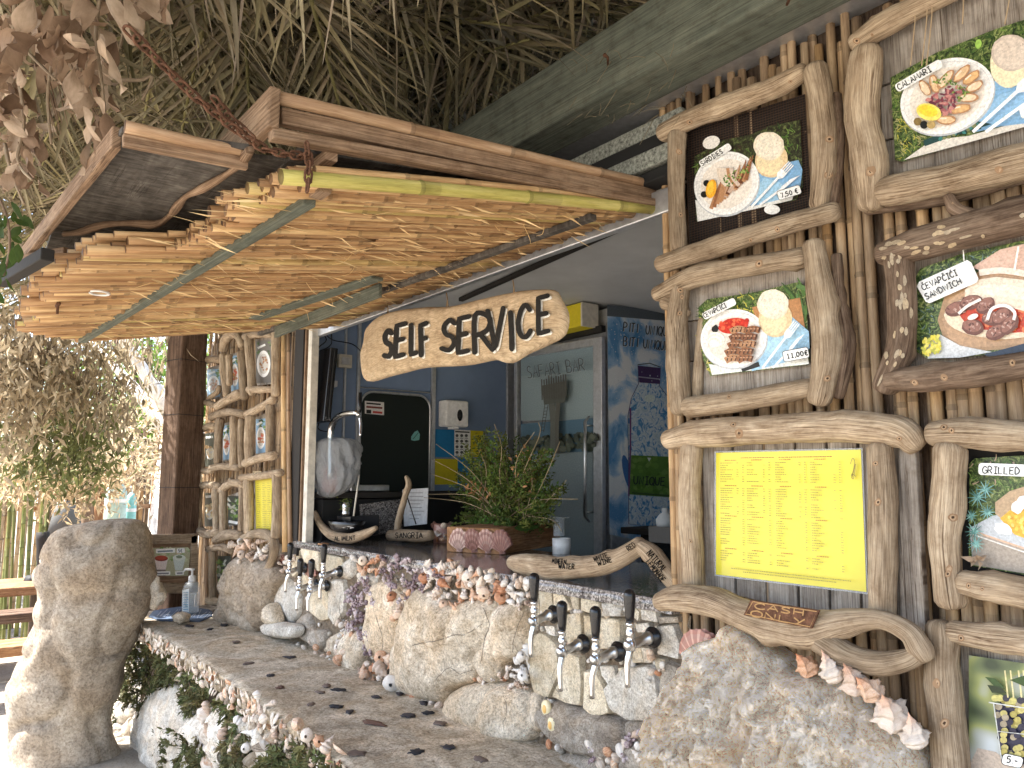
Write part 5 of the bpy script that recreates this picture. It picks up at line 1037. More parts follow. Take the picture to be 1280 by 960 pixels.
def clustermesh(name, mat, n, L, seed):
    m = MB(); q = random.Random(seed)
    for i in range(n):
        d = Vector((q.uniform(-1, 1), -q.uniform(.3, 1), q.uniform(-1, 1))).normalized(); p = Vector((q.uniform(-.3, .3), 0, q.uniform(-.3, .3))); l_ = L*q.uniform(.5, 1)*.8; r_ = q.uniform(.09, .16)
        m.tube([(*p, r_*.8), (*(p+d*l_*.5+Vector((0, 0, .03))), r_*1.15), (*(p+d*l_*.9), r_), (*(p+d*l_), r_*.45)], 7, 1, .15, 6, capcol=(.45, .35, .35)); 
    return m.mesh(name, mat, True, True)[0]
def oystermesh(name, mat, seed):
    m = MB(); q = random.Random(seed); n = 14; b = 0
    for side in (0, 1):
        b = len(m.v)
        for i in range(6):
            r = i/5
            for j in range(n): a = 6.283*j/n; w_ = 1+.22*noise.noise(Vector((math.cos(a)*1.5+seed, math.sin(a)*1.5, 0))); m.v.append((math.cos(a)*r*.34*w_, -(.14 if not side else -.04)*(1-r*r)*(1+.3*math.sin(r*14)), math.sin(a)*r*.5*w_))
        for i in range(5):
            for j in range(n): k2 = (j+1) % n; f_ = [b+i*n+j, b+i*n+k2, b+(i+1)*n+k2, b+(i+1)*n+j]; m.face(f_[::-1] if side else f_, [(j/n, i/5)]*4, (1, 1, 1) if i % 2 else (.85, .82, .78))
    return m.mesh(name, mat, True, True)[0]
WH = {k: [whelkmesh('whelk_shell', k, kn, w_, f_) for kn, w_, f_ in ((.35, 4, .42), (.5, 5, .36), (.2, 6, .3))] for k in ('shell_orange', 'shell_cream', 'shell_white')}
CON = [whelkmesh('conch_shell', 'shell_cream', .42, 4.6, .5, 56, 40, .022), whelkmesh('conch_shell', 'shell_orange', .4, 5, .46, 56, 40, .022)]
SCA = scallopmesh('scallop_shell', 'shell_pink'); CL = {k: clammesh('clam_shell', k) for k in ('shell_white', 'shell_cream', 'shell_orange')}
CU = [clustermesh('barnacle_cluster', 'shell_purple', 11, .6, s) for s in (1, 2, 3)]; CW = [clustermesh('coral_cluster', 'shell_cream', 16, .45, s) for s in (4, 5)]
OY = [oystermesh('oyster_shell', k, s) for k, s in (('shell_rim', 1), ('shell_rim', 2), ('shell_cream', 3), ('shell_rim', 4), ('shell_orange', 5), ('shell_rim', 6))]
q = random.Random(11)
def rot_(ax=None):
    return Matrix.Rotation(q.uniform(0, 6.28), 4, 'Y')@Matrix.Rotation(q.uniform(-.9, .9), 4, 'X')@Matrix.Rotation(q.uniform(0, 6.28), 4, 'Z')
def shells(P, n, meshes, px, Y=WY-.04, md=None, root=None, name=None, flat=False):
    for (x, y) in scat(P, n, q, md if md is not None else px*.45):
        p = FY(x, y, Y-q.uniform(0, .02)); s = px*q.uniform(.75, 1.25)*dep(p)/FPX; me = q.choice(meshes)
        M = Matrix.Translation(p)@(Matrix.Rotation(q.uniform(0, 6.28), 4, 'Y')@Matrix.Rotation(q.uniform(-.3, .3), 4, 'X') if flat else rot_())@Matrix.Diagonal((s, s, s, 1)); inst(me, name or me.name.split('.')[0], root or sw, M)
shells([(473, 694), (520, 700), (545, 712), (560, 735), (545, 748), (520, 745), (500, 760), (490, 735), (470, 712)], 26, CU, 13)
shells([(438, 728), (462, 726), (470, 745), (466, 790), (452, 800), (435, 785), (432, 760)], 24, CU, 13)
shells([(443, 697), (478, 697), (478, 716), (450, 718)], 10, WH['shell_orange']+WH['shell_cream'], 15); shells([(530, 704), (552, 700), (600, 722), (575, 735), (575, 760), (545, 760), (530, 735)], 30, WH['shell_orange']+WH['shell_cream'], 18)
shells([(575, 715), (612, 722), (632, 735), (632, 750), (600, 755), (575, 748)], 22, WH['shell_orange']+WH['shell_cream'], 20); shells([(555, 700), (660, 726), (660, 738), (560, 712)], 20, list(CL.values())+WH['shell_cream'], 13)
shells([(625, 733), (663, 728), (664, 758), (636, 757)], 15, WH['shell_cream']+WH['shell_white']+CW, 16); shells([(484, 752), (512, 736), (525, 745), (508, 775), (488, 772)], 8, WH['shell_orange'], 19)
shells([(444, 838), (470, 820), (500, 822), (503, 862), (470, 858), (446, 848)], 18, WH['shell_cream']+WH['shell_orange'], 22); shells([(408, 805), (432, 795), (432, 825), (412, 818)], 10, list(CL.values())+WH['shell_cream'], 14)
shells([(455, 800), (468, 790), (470, 815), (458, 818)], 8, CU+CW, 11); shells([(345, 700), (365, 690), (372, 705), (350, 715)], 8, WH['shell_cream'], 10); shells([(505, 868), (545, 875), (562, 893), (540, 890), (512, 876)], 10, list(CL.values()), 12); shells([(418, 775), (440, 780), (445, 800), (420, 800)], 8, list(CL.values())+CW, 10)
shells([(632, 830), (652, 838), (660, 860), (636, 862)], 12, CW+WH['shell_cream'], 12); shells([(636, 812), (662, 815), (664, 850), (645, 845)], 5, WH['shell_white'], 22); shells([(588, 850), (625, 838), (640, 850), (600, 855)], 7, list(CL.values())+CW, 10)
shells([(775, 905), (812, 915), (830, 940), (800, 958), (775, 945)], 14, WH['shell_cream']+list(CL.values())+CU, 17); shells([(680, 918), (702, 912), (712, 935), (690, 940)], 5, WH['shell_cream']+list(CL.values()), 15); shells([(735, 925), (770, 930), (770, 958), (740, 955)], 9, CU+list(CL.values()), 14)
shells([(812, 800), (835, 820), (825, 850), (808, 860)], 7, CW+list(CL.values()), 11); shells([(340, 790), (390, 800), (440, 835), (440, 845), (380, 812)], 10, list(CL.values()), 9)
for (x, y, s) in ((388, 714, 20), (352, 699, 12)):
    p = FY(x, y, WY-.035); k = s*dep(p)/FPX; inst(SCA, 'scallop_shell', sw, Matrix.Translation(p)@Matrix.Diagonal((k*1.5, k, k, 1)), label='small flat pink scallop among the far taps')
for (x, y) in ((683, 885), (690, 905)):
    p = FY(x, y, WY-.06); k = 20*dep(p)/FPX; m = MB(); m.ell(p, (k*.42, k*.26, k*.5), 14, 9, .05, col=(1, .9, .6)); m.ell(p+Vector((.002, -k*.17, -.001)), (k*.2, k*.13, k*.28), 12, 7, .05, col=(1, .62, .2)); m.build('clam_shell', 'shell_white', sw, label='yellow centred white clam shell')
for (x, y, s, k) in ((500, 762, 26, 'shell_orange'), (512, 752, 20, 'shell_cream'), (478, 838, 30, 'shell_cream'), (490, 850, 32, 'shell_cream'), (650, 822, 26, 'shell_white'), (655, 845, 24, 'shell_white'), (606, 738, 24, 'shell_orange'), (556, 730, 24, 'shell_orange'), (545, 744, 22, 'shell_orange'), (425, 822, 20, 'shell_orange'), (456, 838, 24, 'shell_orange')):
    p = FY(x, y, WY-.075); kk_ = s*dep(p)/FPX; inst(q.choice(WH[k]), 'whelk_shell', sw, Matrix.Translation(p)@rot_()@Matrix.Diagonal((kk_, kk_, kk_, 1)))
A = Art(lambda x, y, l=0: FY(x, y, WY-.125-l)); 
# filler pebbles and shell bits in leftover gaps
n_ = 0; BAND = [(385, 700), (560, 712), (830, 750), (825, 958), (640, 940), (540, 900), (340, 800), (345, 700)]; PB = MB(); PB.ell((0, 0, 0), (.5, .4, .42), 10, 7, .3); PBM = [PB.mesh('pebble', k)[0] for k in ('grey_rock', 'pale_stone', 'tan_stone')]
for (x, y) in scat(BAND, 2300, q):
    if n_ > 230 or any(inpoly(x, y, P) for P in SLB): continue
    p = FY(x, y, WY-.02); s = q.uniform(.012, .028); inst(q.choice(PBM+[CL['shell_white'], CL['shell_cream']]), 'pebble', sw, Matrix.Translation(p)@rot_()@Matrix.Diagonal((s, s, s, 1))); n_ += 1
# ================================================================ GRANITE COUNTER
ct = thing('granite_counter', 'speckled grey granite counter slab with a polished top and rough front edge', 'counter', (-2.6, 1.85, 1.17))
MB().box((-2.585, 1.85, 1.178), (2.50, .62, .035)).build('slab', 'granite', ct, False, .003)
m2 = MB()
for i in range(161):
    x = -3.835+2.5*i/160
    for z in (1.194, 1.185, 1.172, 1.162): m2.v.append((x, 1.538-.006*noise.noise(Vector((x*60, z*60, 0)))-(.0 if z < 1.19 else -.006), z))
for i in range(160):
    for j in range(3): a = i*4+j; m2.face([a+1, a+5, a+4, a])
m2.build('rough_edge', 'granite', ct)
# ================================================================ LEDGE
ZL = .70
lg = thing('stone_ledge', 'long concrete drinks ledge with a shell studded rim below the beer taps', 'ledge', (-3.4, 1.3, .6))
m2 = MB(); nx = 130; ny = 14; X0, X1 = -5.22, -1.15
def ledY(x, t): f0 = 1.075-.012*math.sin(x*2.3)+(x+5.2)*-.012; return f0+(1.575-f0)*t
for i in range(nx+1):
    x = X0+(X1-X0)*i/nx
    for j in range(ny+1):
        t = j/ny; y = ledY(x, t); m2.v.append((x, y, ZL+.005*noise.noise(Vector((x*7, y*7, 0)))+.003*noise.noise(Vector((x*30, y*30, 0)))-(.01 if j == 0 else 0)))
for i in range(nx):
    for j in range(ny): a = i*(ny+1)+j; m2.face([a, a+ny+1, a+ny+2, a+1])
b = len(m2.v)
for i in range(nx+1):
    x = X0+(X1-X0)*i/nx; y = ledY(x, 0); m2.v += [(x, y+.002, ZL-.012), (x, y+.012, ZL-.085), (x, y+.4, ZL-.09)]
for i in range(nx):
    for j in range(2): a = b+i*3+j; m2.face([a, a+1, a+4, a+3])
    a0 = i*(ny+1); m2.face([a0, b+i*3, b+i*3+3, a0+ny+1])
m2.face([b, 0, ny, b+2]); m2.build('slab', 'concrete', lg)
x = X0
while x < X1-.1:                                                          # rim shells
    near = (x-X0)/(X1-X0)
    for row in (0, 1, 2, 3):
        if q.random() < .93:
            p = Vector((x+q.uniform(-.01, .01), ledY(x, 0)-.004+q.uniform(-.006, .006), ZL-.014-row*.023+q.uniform(-.006, .006))); s = q.uniform(.026, .042)
            me = q.choice(OY+OY+OY+[CL['shell_cream']]+(WH['shell_cream']+WH['shell_orange']if near > .5 else []))
            inst(me, 'rim_shell', lg, Matrix.Translation(p)@Matrix.Rotation(q.gauss(0, .5), 4, 'Y')@Matrix.Rotation(q.gauss(0, .35), 4, 'Z')@Matrix.Rotation(q.gauss(.1, .4), 4, 'X')@Matrix.Diagonal((s, s, s*1.1, 1)))
    x += .0345+.012*near
for (x, y, s, mesh_) in ((372, 905, 24, WH['shell_orange'][0]), (385, 918, 25, WH['shell_cream'][0]), (398, 926, 25, WH['shell_orange'][1]), (412, 930, 27, WH['shell_cream'][1]), (424, 938, 27, OY[2]), (322, 872, 18, WH['shell_cream'][0]), (338, 880, 18, WH['shell_cream'][2]), (360, 897, 20, OY[2])):
    p = FY(x, y, 1.03); k = s*dep(p)/FPX; inst(mesh_, 'rim_shell', lg, Matrix.Translation(p)@rot_()@Matrix.Diagonal((k, k, k, 1)))
for (x, y, a, b, c) in ((510, 895, 8, 4, 0), (468, 905, 14, 3, 1), (437, 891, 7, 2, 0), (423, 863, 9, 3, 0), (408, 858, 8, 2, 1), (530, 880, 9, 2, 0), (521, 941, 9, 4, 0), (535, 892, 6, 3, 0), (389, 881, 7, 2, 1), (280, 782, 8, 2, 0), (237, 783, 7, 2, 0), (263, 787, 5, 1.5, 0), (295, 803, 6, 2, 1), (310, 830, 7, 2.5, 1), (362, 822, 7, 2, 0), (445, 943, 10, 4, 1), (420, 884, 7, 3, 0), (400, 866, 6, 2, 1), (560, 935, 8, 3, 0), (600, 950, 9, 3, 1), (470, 872, 6, 2, 0), (350, 860, 6, 2, 1), (338, 845, 5, 2, 0), (500, 868, 6, 2, 0), (550, 905, 8, 3, 1)):
    p = FZ(x, y, ZL); d = dep(p)/FPX; m = MB(); a *= 1.15; m.ell((p.x, p.y, ZL+.003), (a*d*1.1, b*d*2.4, .0035), 16, 6, .7, 14, Matrix.Rotation(R.uniform(-.7, .7), 3, 'Z'), col=R.choice([(.03, .03, .035), (.055, .05, .055)]) if not c else R.choice([(.14, .08, .06), (.17, .13, .11)])); m.build('inlaid_pebble', 'painted', lg)
st_ = MB(); A = Art(lambda x, y, l=0: FZ(x, y, ZL+.006+l)); A.ell(360, 789, 26, 5, 8, (.2, .11, .06), 20, .1); del A
# blue mat, stone and sanitiser
mt = MB(); pl = [FZ(x, y, ZL+.009) for x, y in ((192, 763), (232, 757), (262, 762), (268, 768), (250, 776), (200, 775), (186, 770))]; mt.v = [tuple(p) for p in pl]+[(p.x, p.y, p.z-.006) for p in pl]; n = len(pl); mt.face(list(range(n))[::-1], None, (.10, .14, .22)); mt.face(list(range(n, 2*n)), None, (.1, .14, .22))
for i in range(n): j = (i+1) % n; mt.face([i, j, n+j, n+i], None, (.1, .14, .22))
o = tag(mt.build('table_mat', 'painted', None, False), 'crumpled blue patterned mat at the far end of the concrete ledge', 'mat'); A = Art(lambda x, y, l=0: FZ(x, y, ZL+.0095+l))
for i in range(16): x = 196+i*4.2; A.line([(x, 773-R.uniform(0, 3)), (x+R.uniform(4, 10), 765-R.uniform(0, 4))], .8, (.3, .34, .42))
A.build('pattern', o)
m = MB(); p = FZ(227, 772, ZL+.035); m.ell(p, (.06, .045, .03), 14, 9, .35, 12); tag(m.build('stone', 'tan_stone'), 'small rough stone holding down the blue mat on the ledge', 'stone')
bt = thing('sanitizer_bottle', 'clear pump bottle of hand sanitizer on the blue mat', 'bottle', FZ(238, 768, ZL+.01)); c = FZ(238, 766, ZL+.012); k = dep(c)/FPX
MB().lathe([(0, 0), (k*9.5, 0), (k*10.5, k*2), (k*10.5, k*32), (k*8, k*37), (k*4, k*39), (k*3.6, k*41)], 20, c).build('body', 'clear_plastic', bt); MB().lathe([(0, k*1), (k*9, k*1), (k*9.4, k*24), (0, k*24)], 18, c, col=(.5, .62, .72)).build('gel', 'clear_plastic', bt)
A = Art(onobj([MB().lathe([(k*10.6, k*2), (k*10.6, k*34)], 20, c)]), .0002); A.poly([(228, 738), (236, 736), (236, 765), (228, 764)], (.62, .7, .74)); 
for i in range(8): A.line([(229, 741+i*3), (235, 740.5+i*3)], 1.1, (.08, .2, .3))
A.build('label', bt); MB().lathe([(k*4.4, k*38), (k*4.4, k*45), (k*2, k*46), (k*1.2, k*46), (k*1.2, k*52), (0, k*52)], 14, c).build('pump_collar', 'white_plastic', bt); MB().tube([(c.x, c.y, c.z+k*52, k*2.4), (c.x+.0, c.y, c.z+k*54, k*2.6)], 10).tube([(c.x, c.y, c.z+k*53, k*1.8), (c.x-.04, c.y-.03, c.z+k*53, k*1.4), (c.x-.05, c.y-.036, c.z+k*50, k*1)], 8).build('pump_head', 'white_plastic', bt)
# ================================================================ BASE BELOW THE LEDGE: rocks, shells, foliage bunches
bs = thing('ledge_base', 'rocky base under the concrete ledge packed with pale boulders and big shells', 'rock base', (-3.4, 1.25, 0))
m2 = MB(); nx, nz_ = 120, 20
for i in range(nx+1):
    for j in range(nz_+1):
        x = -5.2+4.0*i/nx; z = -.01+.63*j/nz_; m2.v.append((x, 1.24-.05*noise.noise(Vector((x*5, z*5, 3)))-.02*noise.noise(Vector((x*17, z*17, 1)))-.10*(1-j/nz_), z))
for i in range(nx):
    for j in range(nz_): a = i*(nz_+1)+j; m2.face([a, a+nz_+1, a+nz_+2, a+1])
m2.build('fill', 'dark_earth', bs)
def bst(pts, mat, bu, k=2.4, amp=.008, Y=1.17, **kw): return st(pts, 120, 760, 3.765, mat, bu, k, 1, amp, bs, Y, 'boulder', **kw)
bst([(215, 480), (290, 380), (400, 365), (440, 430), (470, 560), (520, 700), (510, 800), (200, 800), (180, 690), (200, 560)], 'pale_stone', .12, npts=56, rings=14); bst([(40, 510), (110, 410), (180, 440), (200, 510), (110, 570), (45, 545)], 'pale_stone', .10)
bst([(95, 640), (140, 560), (200, 500), (215, 560), (190, 690), (220, 800), (120, 790)], 'ledge_boulder', .12); bst([(430, 560), (520, 480), (600, 440), (700, 500), (740, 600), (700, 740), (620, 800), (530, 800), (510, 700)], 'pale_stone', .1, 2, .02, npts=60, rings=16)
bst([(690, 470), (800, 430), (850, 520), (900, 640), (820, 800), (720, 800), (730, 600)], 'pale_stone', .1, 2, .02, npts=60, rings=16); bst([(850, 600), (960, 640), (1080, 720), (1200, 850), (850, 850)], 'pale_stone', .1); bst([(385, 300), (410, 255), (445, 290), (420, 345)], 'pale_stone', .07); bst([(340, 880), (0, 860), (0, 700), (90, 660), (150, 780)], 'ledge_boulder', .1, Y=1.1)
shells([(200, 860), (236, 835), (270, 850), (236, 870)], 5, WH['shell_cream'], 16, 1.12, None, bs); shells([(250, 880), (340, 900), (360, 950), (250, 955)], 26, WH['shell_white']+WH['shell_cream']+OY, 26, 1.10, None, bs); shells([(330, 885), (400, 930), (420, 955), (360, 950)], 16, WH['shell_cream']+OY, 22, 1.08, None, bs)
def bunch(label, P, n, Y, mat='dusty_foliage', L=.034, wd=.010, cat='foliage bunch', cols=None, thick=.05):
    t = thing('foliage_bunch', label, cat, FY(sum(a for a, b in P)/len(P), sum(b for a, b in P)/len(P), Y), 'bunches of leafy cuttings tucked under the ledge'); m = MB(); tw = MB()
    for (cx, cy) in scat(P, n//16+1, q):
        c0 = FY(cx, cy, Y+q.uniform(-thick, thick*.3)); ax = Vector((q.gauss(0, .5), q.gauss(-.2, .3), q.gauss(-.45, .5))).normalized(); Ls = q.uniform(.05, .09); c0 = c0-ax*Ls*.4; e = c0+ax*Ls
        tw.tube([(*c0, .0022), (*((c0+e)/2), .0018), (*e, .0008)], 5); cc = q.uniform(.6, 1.7); warm = q.uniform(.8, 1.2)
        for i in range(26):
            t_ = q.random(); p = c0+ax*Ls*t_; d = (ax*q.uniform(.5, 1.1)+Vector((q.uniform(-1, 1), q.uniform(-1, .6), q.uniform(-1, 1)))*.8); k = cc*q.uniform(.8, 1.2); leafcard(m, p, d, L*q.uniform(.5, 1.1), wd*q.uniform(.6, 1.2), q, (k*warm, k, k*.85))
    o = m.build('leaves', mat, t); o['kind'] = 'stuff'; tw.build('twigs', 'bark_wood', t, kind='stuff')
for lab, pts, n in (('largest bunch of dull green cuttings, right beside the tall boulder under the ledge', [(60, 240), (150, 120), (260, 150), (390, 240), (400, 300), (330, 360), (240, 420), (190, 500), (110, 430), (90, 330)], 3400),
 ('small dark foliage bunch hanging just under the rim right of the tall boulder', [(400, 370), (420, 300), (500, 310), (545, 350), (510, 440), (440, 500), (415, 470)], 1300), ('foliage bunch in front of the biggest pale boulder at the bottom edge', [(290, 620), (340, 560), (440, 570), (510, 660), (515, 760), (300, 760)], 1600),
 ('little foliage bunch wedged between the white shells', [(560, 440), (610, 390), (700, 450), (690, 520), (600, 520)], 700), ('dark foliage bunch between the white shells at the bottom edge', [(590, 640), (640, 560), (740, 600), (730, 700), (650, 760), (590, 740)], 1100),
 ('greener foliage bunch below the orange rim shells at the bottom edge', [(760, 720), (850, 650), (960, 640), (1090, 700), (1200, 800), (760, 800)], 2000), ('dry dark foliage at the foot of the tall boulder beside the ledge', [(-60, 480), (30, 420), (120, 520), (100, 620), (20, 700), (-60, 640)], 1300)):
    bunch(lab, sc(pts, 120, 760, 3.765), n, 1.12 if 'greener' not in lab else 1.06)
# ================================================================ BIG ROCKS
rr = thing('craggy_rock', 'huge craggy cream rock leaning on the reeds under the yellow price list', 'rock', FY(990, 930, 1.45))
m = MB(); slab(m, [(800, 1010), (818, 950), (822, 905), (835, 862), (862, 828), (893, 798), (912, 783), (932, 786), (952, 806), (1000, 838), (1050, 845), (1088, 880), (1120, 905), (1148, 935), (1160, 985), (1170, 1150), (800, 1150)], onY(1.50), .2, 1.7, 140, 340, .03, 9, 1, .06, edge=.012, rough=.085); m.build('rock', 'craggy_rock', rr)
for i, (x, y, s, k, r1, r2) in enumerate(((1006, 828, 40, 'shell_orange', 3.6, .3), (1036, 832, 42, 'shell_white', 3.3, -.3), (1062, 848, 48, 'shell_white', 3.6, .2), (1084, 858, 46, 'shell_orange', 3.5, .4), (1112, 884, 62, 'shell_white', 3.8, .2), (1138, 912, 46, 'shell_white', 3.6, -.2))):
    p = FY(x, y, 1.44); kk_ = s*dep(p)/FPX; o = inst(CON[0 if k == 'shell_white' else 1], 'conch_shell', rr, Matrix.Translation(p)@Matrix.Rotation(r1+2.6, 4, 'Y')@Matrix.Rotation(r2+.5, 4, 'X')@Matrix.Rotation(i*1.9, 4, 'Z')@Matrix.Diagonal((kk_*.9, kk_*.9, kk_*1.0, 1)))
o = inst(SCA, 'scallop_shell', None, Matrix.Translation(FY(874, 810, 1.50))@Matrix.Rotation(-.15, 4, 'Y')@Matrix.Diagonal((.105, .085, .085, 1))); tag(o, 'large ribbed pink scallop shell standing between the slabs and the craggy rock', 'scallop shell')
for pts in ([(838, 745), (870, 742), (868, 758), (838, 760)],): pass
lr = thing('rough_rock', 'rough brown standing rock topped with shells below the far menu frames', 'rock', FY(315, 735, 1.45))
m = MB(); slab(m, sc([(600, 520), (690, 495), (800, 555), (835, 620), (805, 700), (780, 800), (740, 905), (690, 925), (600, 885), (530, 865), (555, 700), (565, 600)], 160, 580, 4.36), onY(1.52), .12, 2.2, 40, 130, .03, 12, 1, .04, edge=.01, rough=.012); m.build('rock', 'ledge_boulder', lr)
for pts in ([(600, 760), (560, 770), (470, 840), (530, 850), (555, 860)], [(770, 790), (800, 760), (830, 860), (770, 870)], [(750, 880), (800, 862), (925, 880), (930, 930), (880, 950), (780, 930)]): st(pts, 160, 580, 4.36, 'pale_stone' if pts[0][0] == 750 else 'tan_stone', .07, 2.3, 1, .006, lr, 1.50)
shells(sc([(560, 440), (620, 420), (700, 410), (760, 420), (770, 500), (700, 530), (600, 530)], 160, 580, 4.36), 16, WH['shell_cream']+WH['shell_orange'], 16, 1.46, None, lr)
# tall boulder left of the ledge
tb = MB(); rows = [(648, 150, 160), (650, 122, 172), (656, 92, 179), (666, 72, 183), (680, 62, 186), (700, 55, 188), (720, 53, 188), (735, 57, 182), (748, 58, 186), (762, 50, 184), (780, 43, 176), (800, 36, 168), (820, 31, 160), (840, 26, 152), (858, 19, 148), (880, 18, 142), (900, 20, 138), (925, 20, 140), (960, 14, 150), (985, 8, 160)]
rows = catmull([tuple(map(float, r)) for r in rows], 4); DB = 4.2; n = 72; vd = Vector((RT.y, -RT.x, 0)); prevc = None; off = Vector((3, 7, 1))
for (y, x0, x1) in rows:
    a = FD(x0, y, DB); b = FD(x1, y, DB); c = (a+b)/2; hw = (b-a).length/2
    for j in range(n):
        an = 6.2832*j/n; d = RT*math.cos(an)+FW.cross(UP)*0+Vector((-FW.x, -FW.y, 0)).normalized()*math.sin(an)*.8; p = c+d*hw; nn = noise.fractal(p*2.6+off, 1, 2, 5); cr = abs(noise.noise(p*3.2-off)); p = p+d.normalized()*(.030*nn+.003*(noise.ridged_multi_fractal(p*5+off, .9, 2.1, 6, 1, 2)-1.2)-.028*max(0, .12-cr)/.12*(1 if math.sin(an) > -.5 else 0)+.006*noise.fractal(p*13, 1, 2, 3)); tb.v.append(tuple(p))
nr = len(rows)
for i in range(nr-1):
    for j in range(n): k2 = (j+1) % n; tb.face([i*n+j, (i+1)*n+j, (i+1)*n+k2, i*n+k2])
tb.face(list(range(n))); o = tb.build('boulder', 'ledge_boulder'); tag(o, 'tall smooth brown boulder standing at the far end of the ledge', 'boulder')
m = MB(); p = FD(190, 745, 4.3); m.ell(p, (.09, .07, .07), 16, 10, .3); m.ell(p+Vector((.05, 0, .05)), (.03, .03, .07), 10, 8, .3); tag(m.build('stone', 'pale_stone'), 'small white stone on the ledge corner beside the tall boulder', 'stone')
# ================================================================ BEER TAPS
def tap(label, hx, hy, fx, fy, ex, ey, Yb=1.44):
    b = FY(hx, hy, Yb); f = FY(fx, fy, WY-.02); e = FY(ex, ey, Yb-.012); t = thing('beer_tap', label, 'beer tap', b, 'beer taps on the bar front'); f = Vector((b.x+(f.x-b.x)*.35, WY-.045, b.z+.006))
    MB().tube([(*f, .026), (*(f+Vector((0, -.006, 0))), .027), (*(f+Vector((0, -.008, 0))), .02), (*(f+Vector((0, -.018, 0))), .018)], 18).build('wall_flange', 'black_plastic', t); MB().tube([(*(f+Vector((0, .03, 0))), .012), (*(f+Vector((0, -.012, 0))), .013)], 12).build('wall_pipe', 'steel', t)
    MB().tube([(*(f+Vector((0, -.012, 0))), .016), (*(f+Vector((0, -.03, 0))), .016), (*(f+Vector((0, -.032, 0))), .0115), (*(b+Vector((0, .01, 0))), .012), (*(b+Vector((0, -.012, 0))), .0125), (*(b+Vector((0, -.018, 0))), .008)], 18).build('tap_body', 'steel', t)
    MB().lathe([(0, -.014), (.012, -.014), (.0135, -.004), (.0135, .008), (.010, .012), (.009, .02), (.0115, .022), (.0115, .034), (.0095, .036), (.0095, .046), (.012, .048), (.0105, .055), (0, .055)], 18, b).build('collar', 'chrome', t)
    MB().lathe([(0, .054), (.0095, .054), (.0115, .07), (.0145, .1), (.0155, .118), (.0145, .126), (.010, .132), (.004, .135), (0, .1355)], 18, b).build('handle', 'black_plastic', t)
    s0 = b+Vector((0, -.002, -.012)); mid = (s0+e)/2+Vector((0, -.006, .008)); MB().tube([(*s0, .0085), (*(s0*.75+mid*.25), .0085), (*mid, .0075), (*e, .0068)], 14, 4, capcol=(.2, .2, .2)).build('spout', 'chrome', t)
for a in (('black handled beer tap nearest the shell cluster, beside the orange boulder', 668, 776, 690, 773, 664, 821), ('second beer tap from the left of the near four, on the big cream slab', 703, 814, 730, 808, 701, 864), ('third of the near four beer taps, lowest handle', 745, 824, 776, 818, 740, 873), ('near beer tap furthest right, beside the scallop shell', 788, 806, 820, 799, 785, 859),
 ('far beer tap closest to the rough standing rock', 362, 714, 380, 712, 357, 740), ('second of the far beer taps, above the white round stone', 374.5, 735, 396, 733, 371, 763), ('third of the far beer taps, beside the small scallop', 388.5, 737, 408, 734, 385, 765), ('far beer tap highest up, under the counter end', 404, 719, 425, 717, 400, 749)): tap(*a)
# ================================================================ THINGS ON THE COUNTER
ZC = 1.1957
def onC(x, y): return FZ(x, y, ZC)
# driftwood arm with brush lettering
dw = thing('driftwood_branch', 'bent driftwood branch lettered with drink names lying on the granite counter', 'driftwood', onC(740, 715)); m2 = MB(); P = []
for (x, y, wd, Y) in ((640, 703, 17, 1.60), (655, 706, 28, 1.60), (690, 710, 30, 1.60), (725, 709, 27, 1.60), (755, 705, 26, 1.60), (785, 692, 24, 1.61), (802, 681, 22, 1.62)): p = FY(x, y, Y); P.append((*p, wd/2*dep(p)/FPX))
m2.tube(P, 14, 6, .13, 14, round_=1, knots=4); m2.build('branch', 'driftwood', dw); m3 = MB(); P = []
for (x, y, wd) in ((803, 684, 20), (815, 693, 25), (828, 709, 26), (840, 724, 24), (848, 736, 18)): p = FY(x, y, 1.595); P.append((*p, wd/2*dep(p)/FPX))
m3.tube(P, 12, 6, .12, 14, round_=1, knots=1); m3.build('branch', 'driftwood', dw); A = Art(onobj([m2, m3]), .0001); A.sub = 1.2
A.text('MINERAL', 690, 704, 6, 4, BLK, .9, .55, .15); A.text('WATER', 698, 711, 6.5, 2, BLK, 1.1, .7, .15); A.text('WHITE', 743, 702, 6, -18, BLK, .9, .7, .15); A.text('WINE', 748, 708, 6.5, -18, BLK, 1.1, .85, .15); A.text('RED', 786, 689, 6.5, -34, BLK, 1.0, .7, .15)
A.text('NATURAL', 808, 692, 8, 50, BLK, 1.2, .66, .15); A.text('LEMONADE', 807, 703, 7, 52, BLK, 1.1, .66, .15); A.build('lettering', dw, 'ink')
# planter with herbs
pb = thing('planter_box', 'small planter box with scallop shells on the front and scorched wooden side', 'planter', onC(628, 690)); a = onC(567, 690); b = onC(636, 694); c = onC(692, 681); m2 = MB(); hh = .105; v1 = (b-a); v2 = (c-b)
m2.box((a+b)/2+v2*.5+Vector((0, 0, hh/2)), (v1.length*.98, v2.length, hh), Matrix((v1.normalized(), Vector((0, 0, 1)).cross(v1.normalized()), (0, 0, 1))).transposed()); m2.build('box', 'sunny_wood', pb, False, .004); nrm = Vector((v1.y, -v1.x, 0)).normalized()
for i in range(4): p = a+v1*(.13+.25*i)+nrm*.012+Vector((0, 0, .052)); inst(SCA, 'scallop_shell', pb, Matrix.Translation(p)@Matrix.Rotation(math.atan2(v1.y, v1.x), 4, 'Z')@Matrix.Rotation(R.uniform(-.2, .2), 4, 'Y')@Matrix.Diagonal((.085, .08, .098, 1)))
hb = thing('herb_plant', 'bushy green herbs with dry twigs growing in the shell planter on the counter', 'herb plant', onC(630, 660)); m2 = MB(); tw = MB(); cen = (a+c)/2+Vector((0, 0, .1))
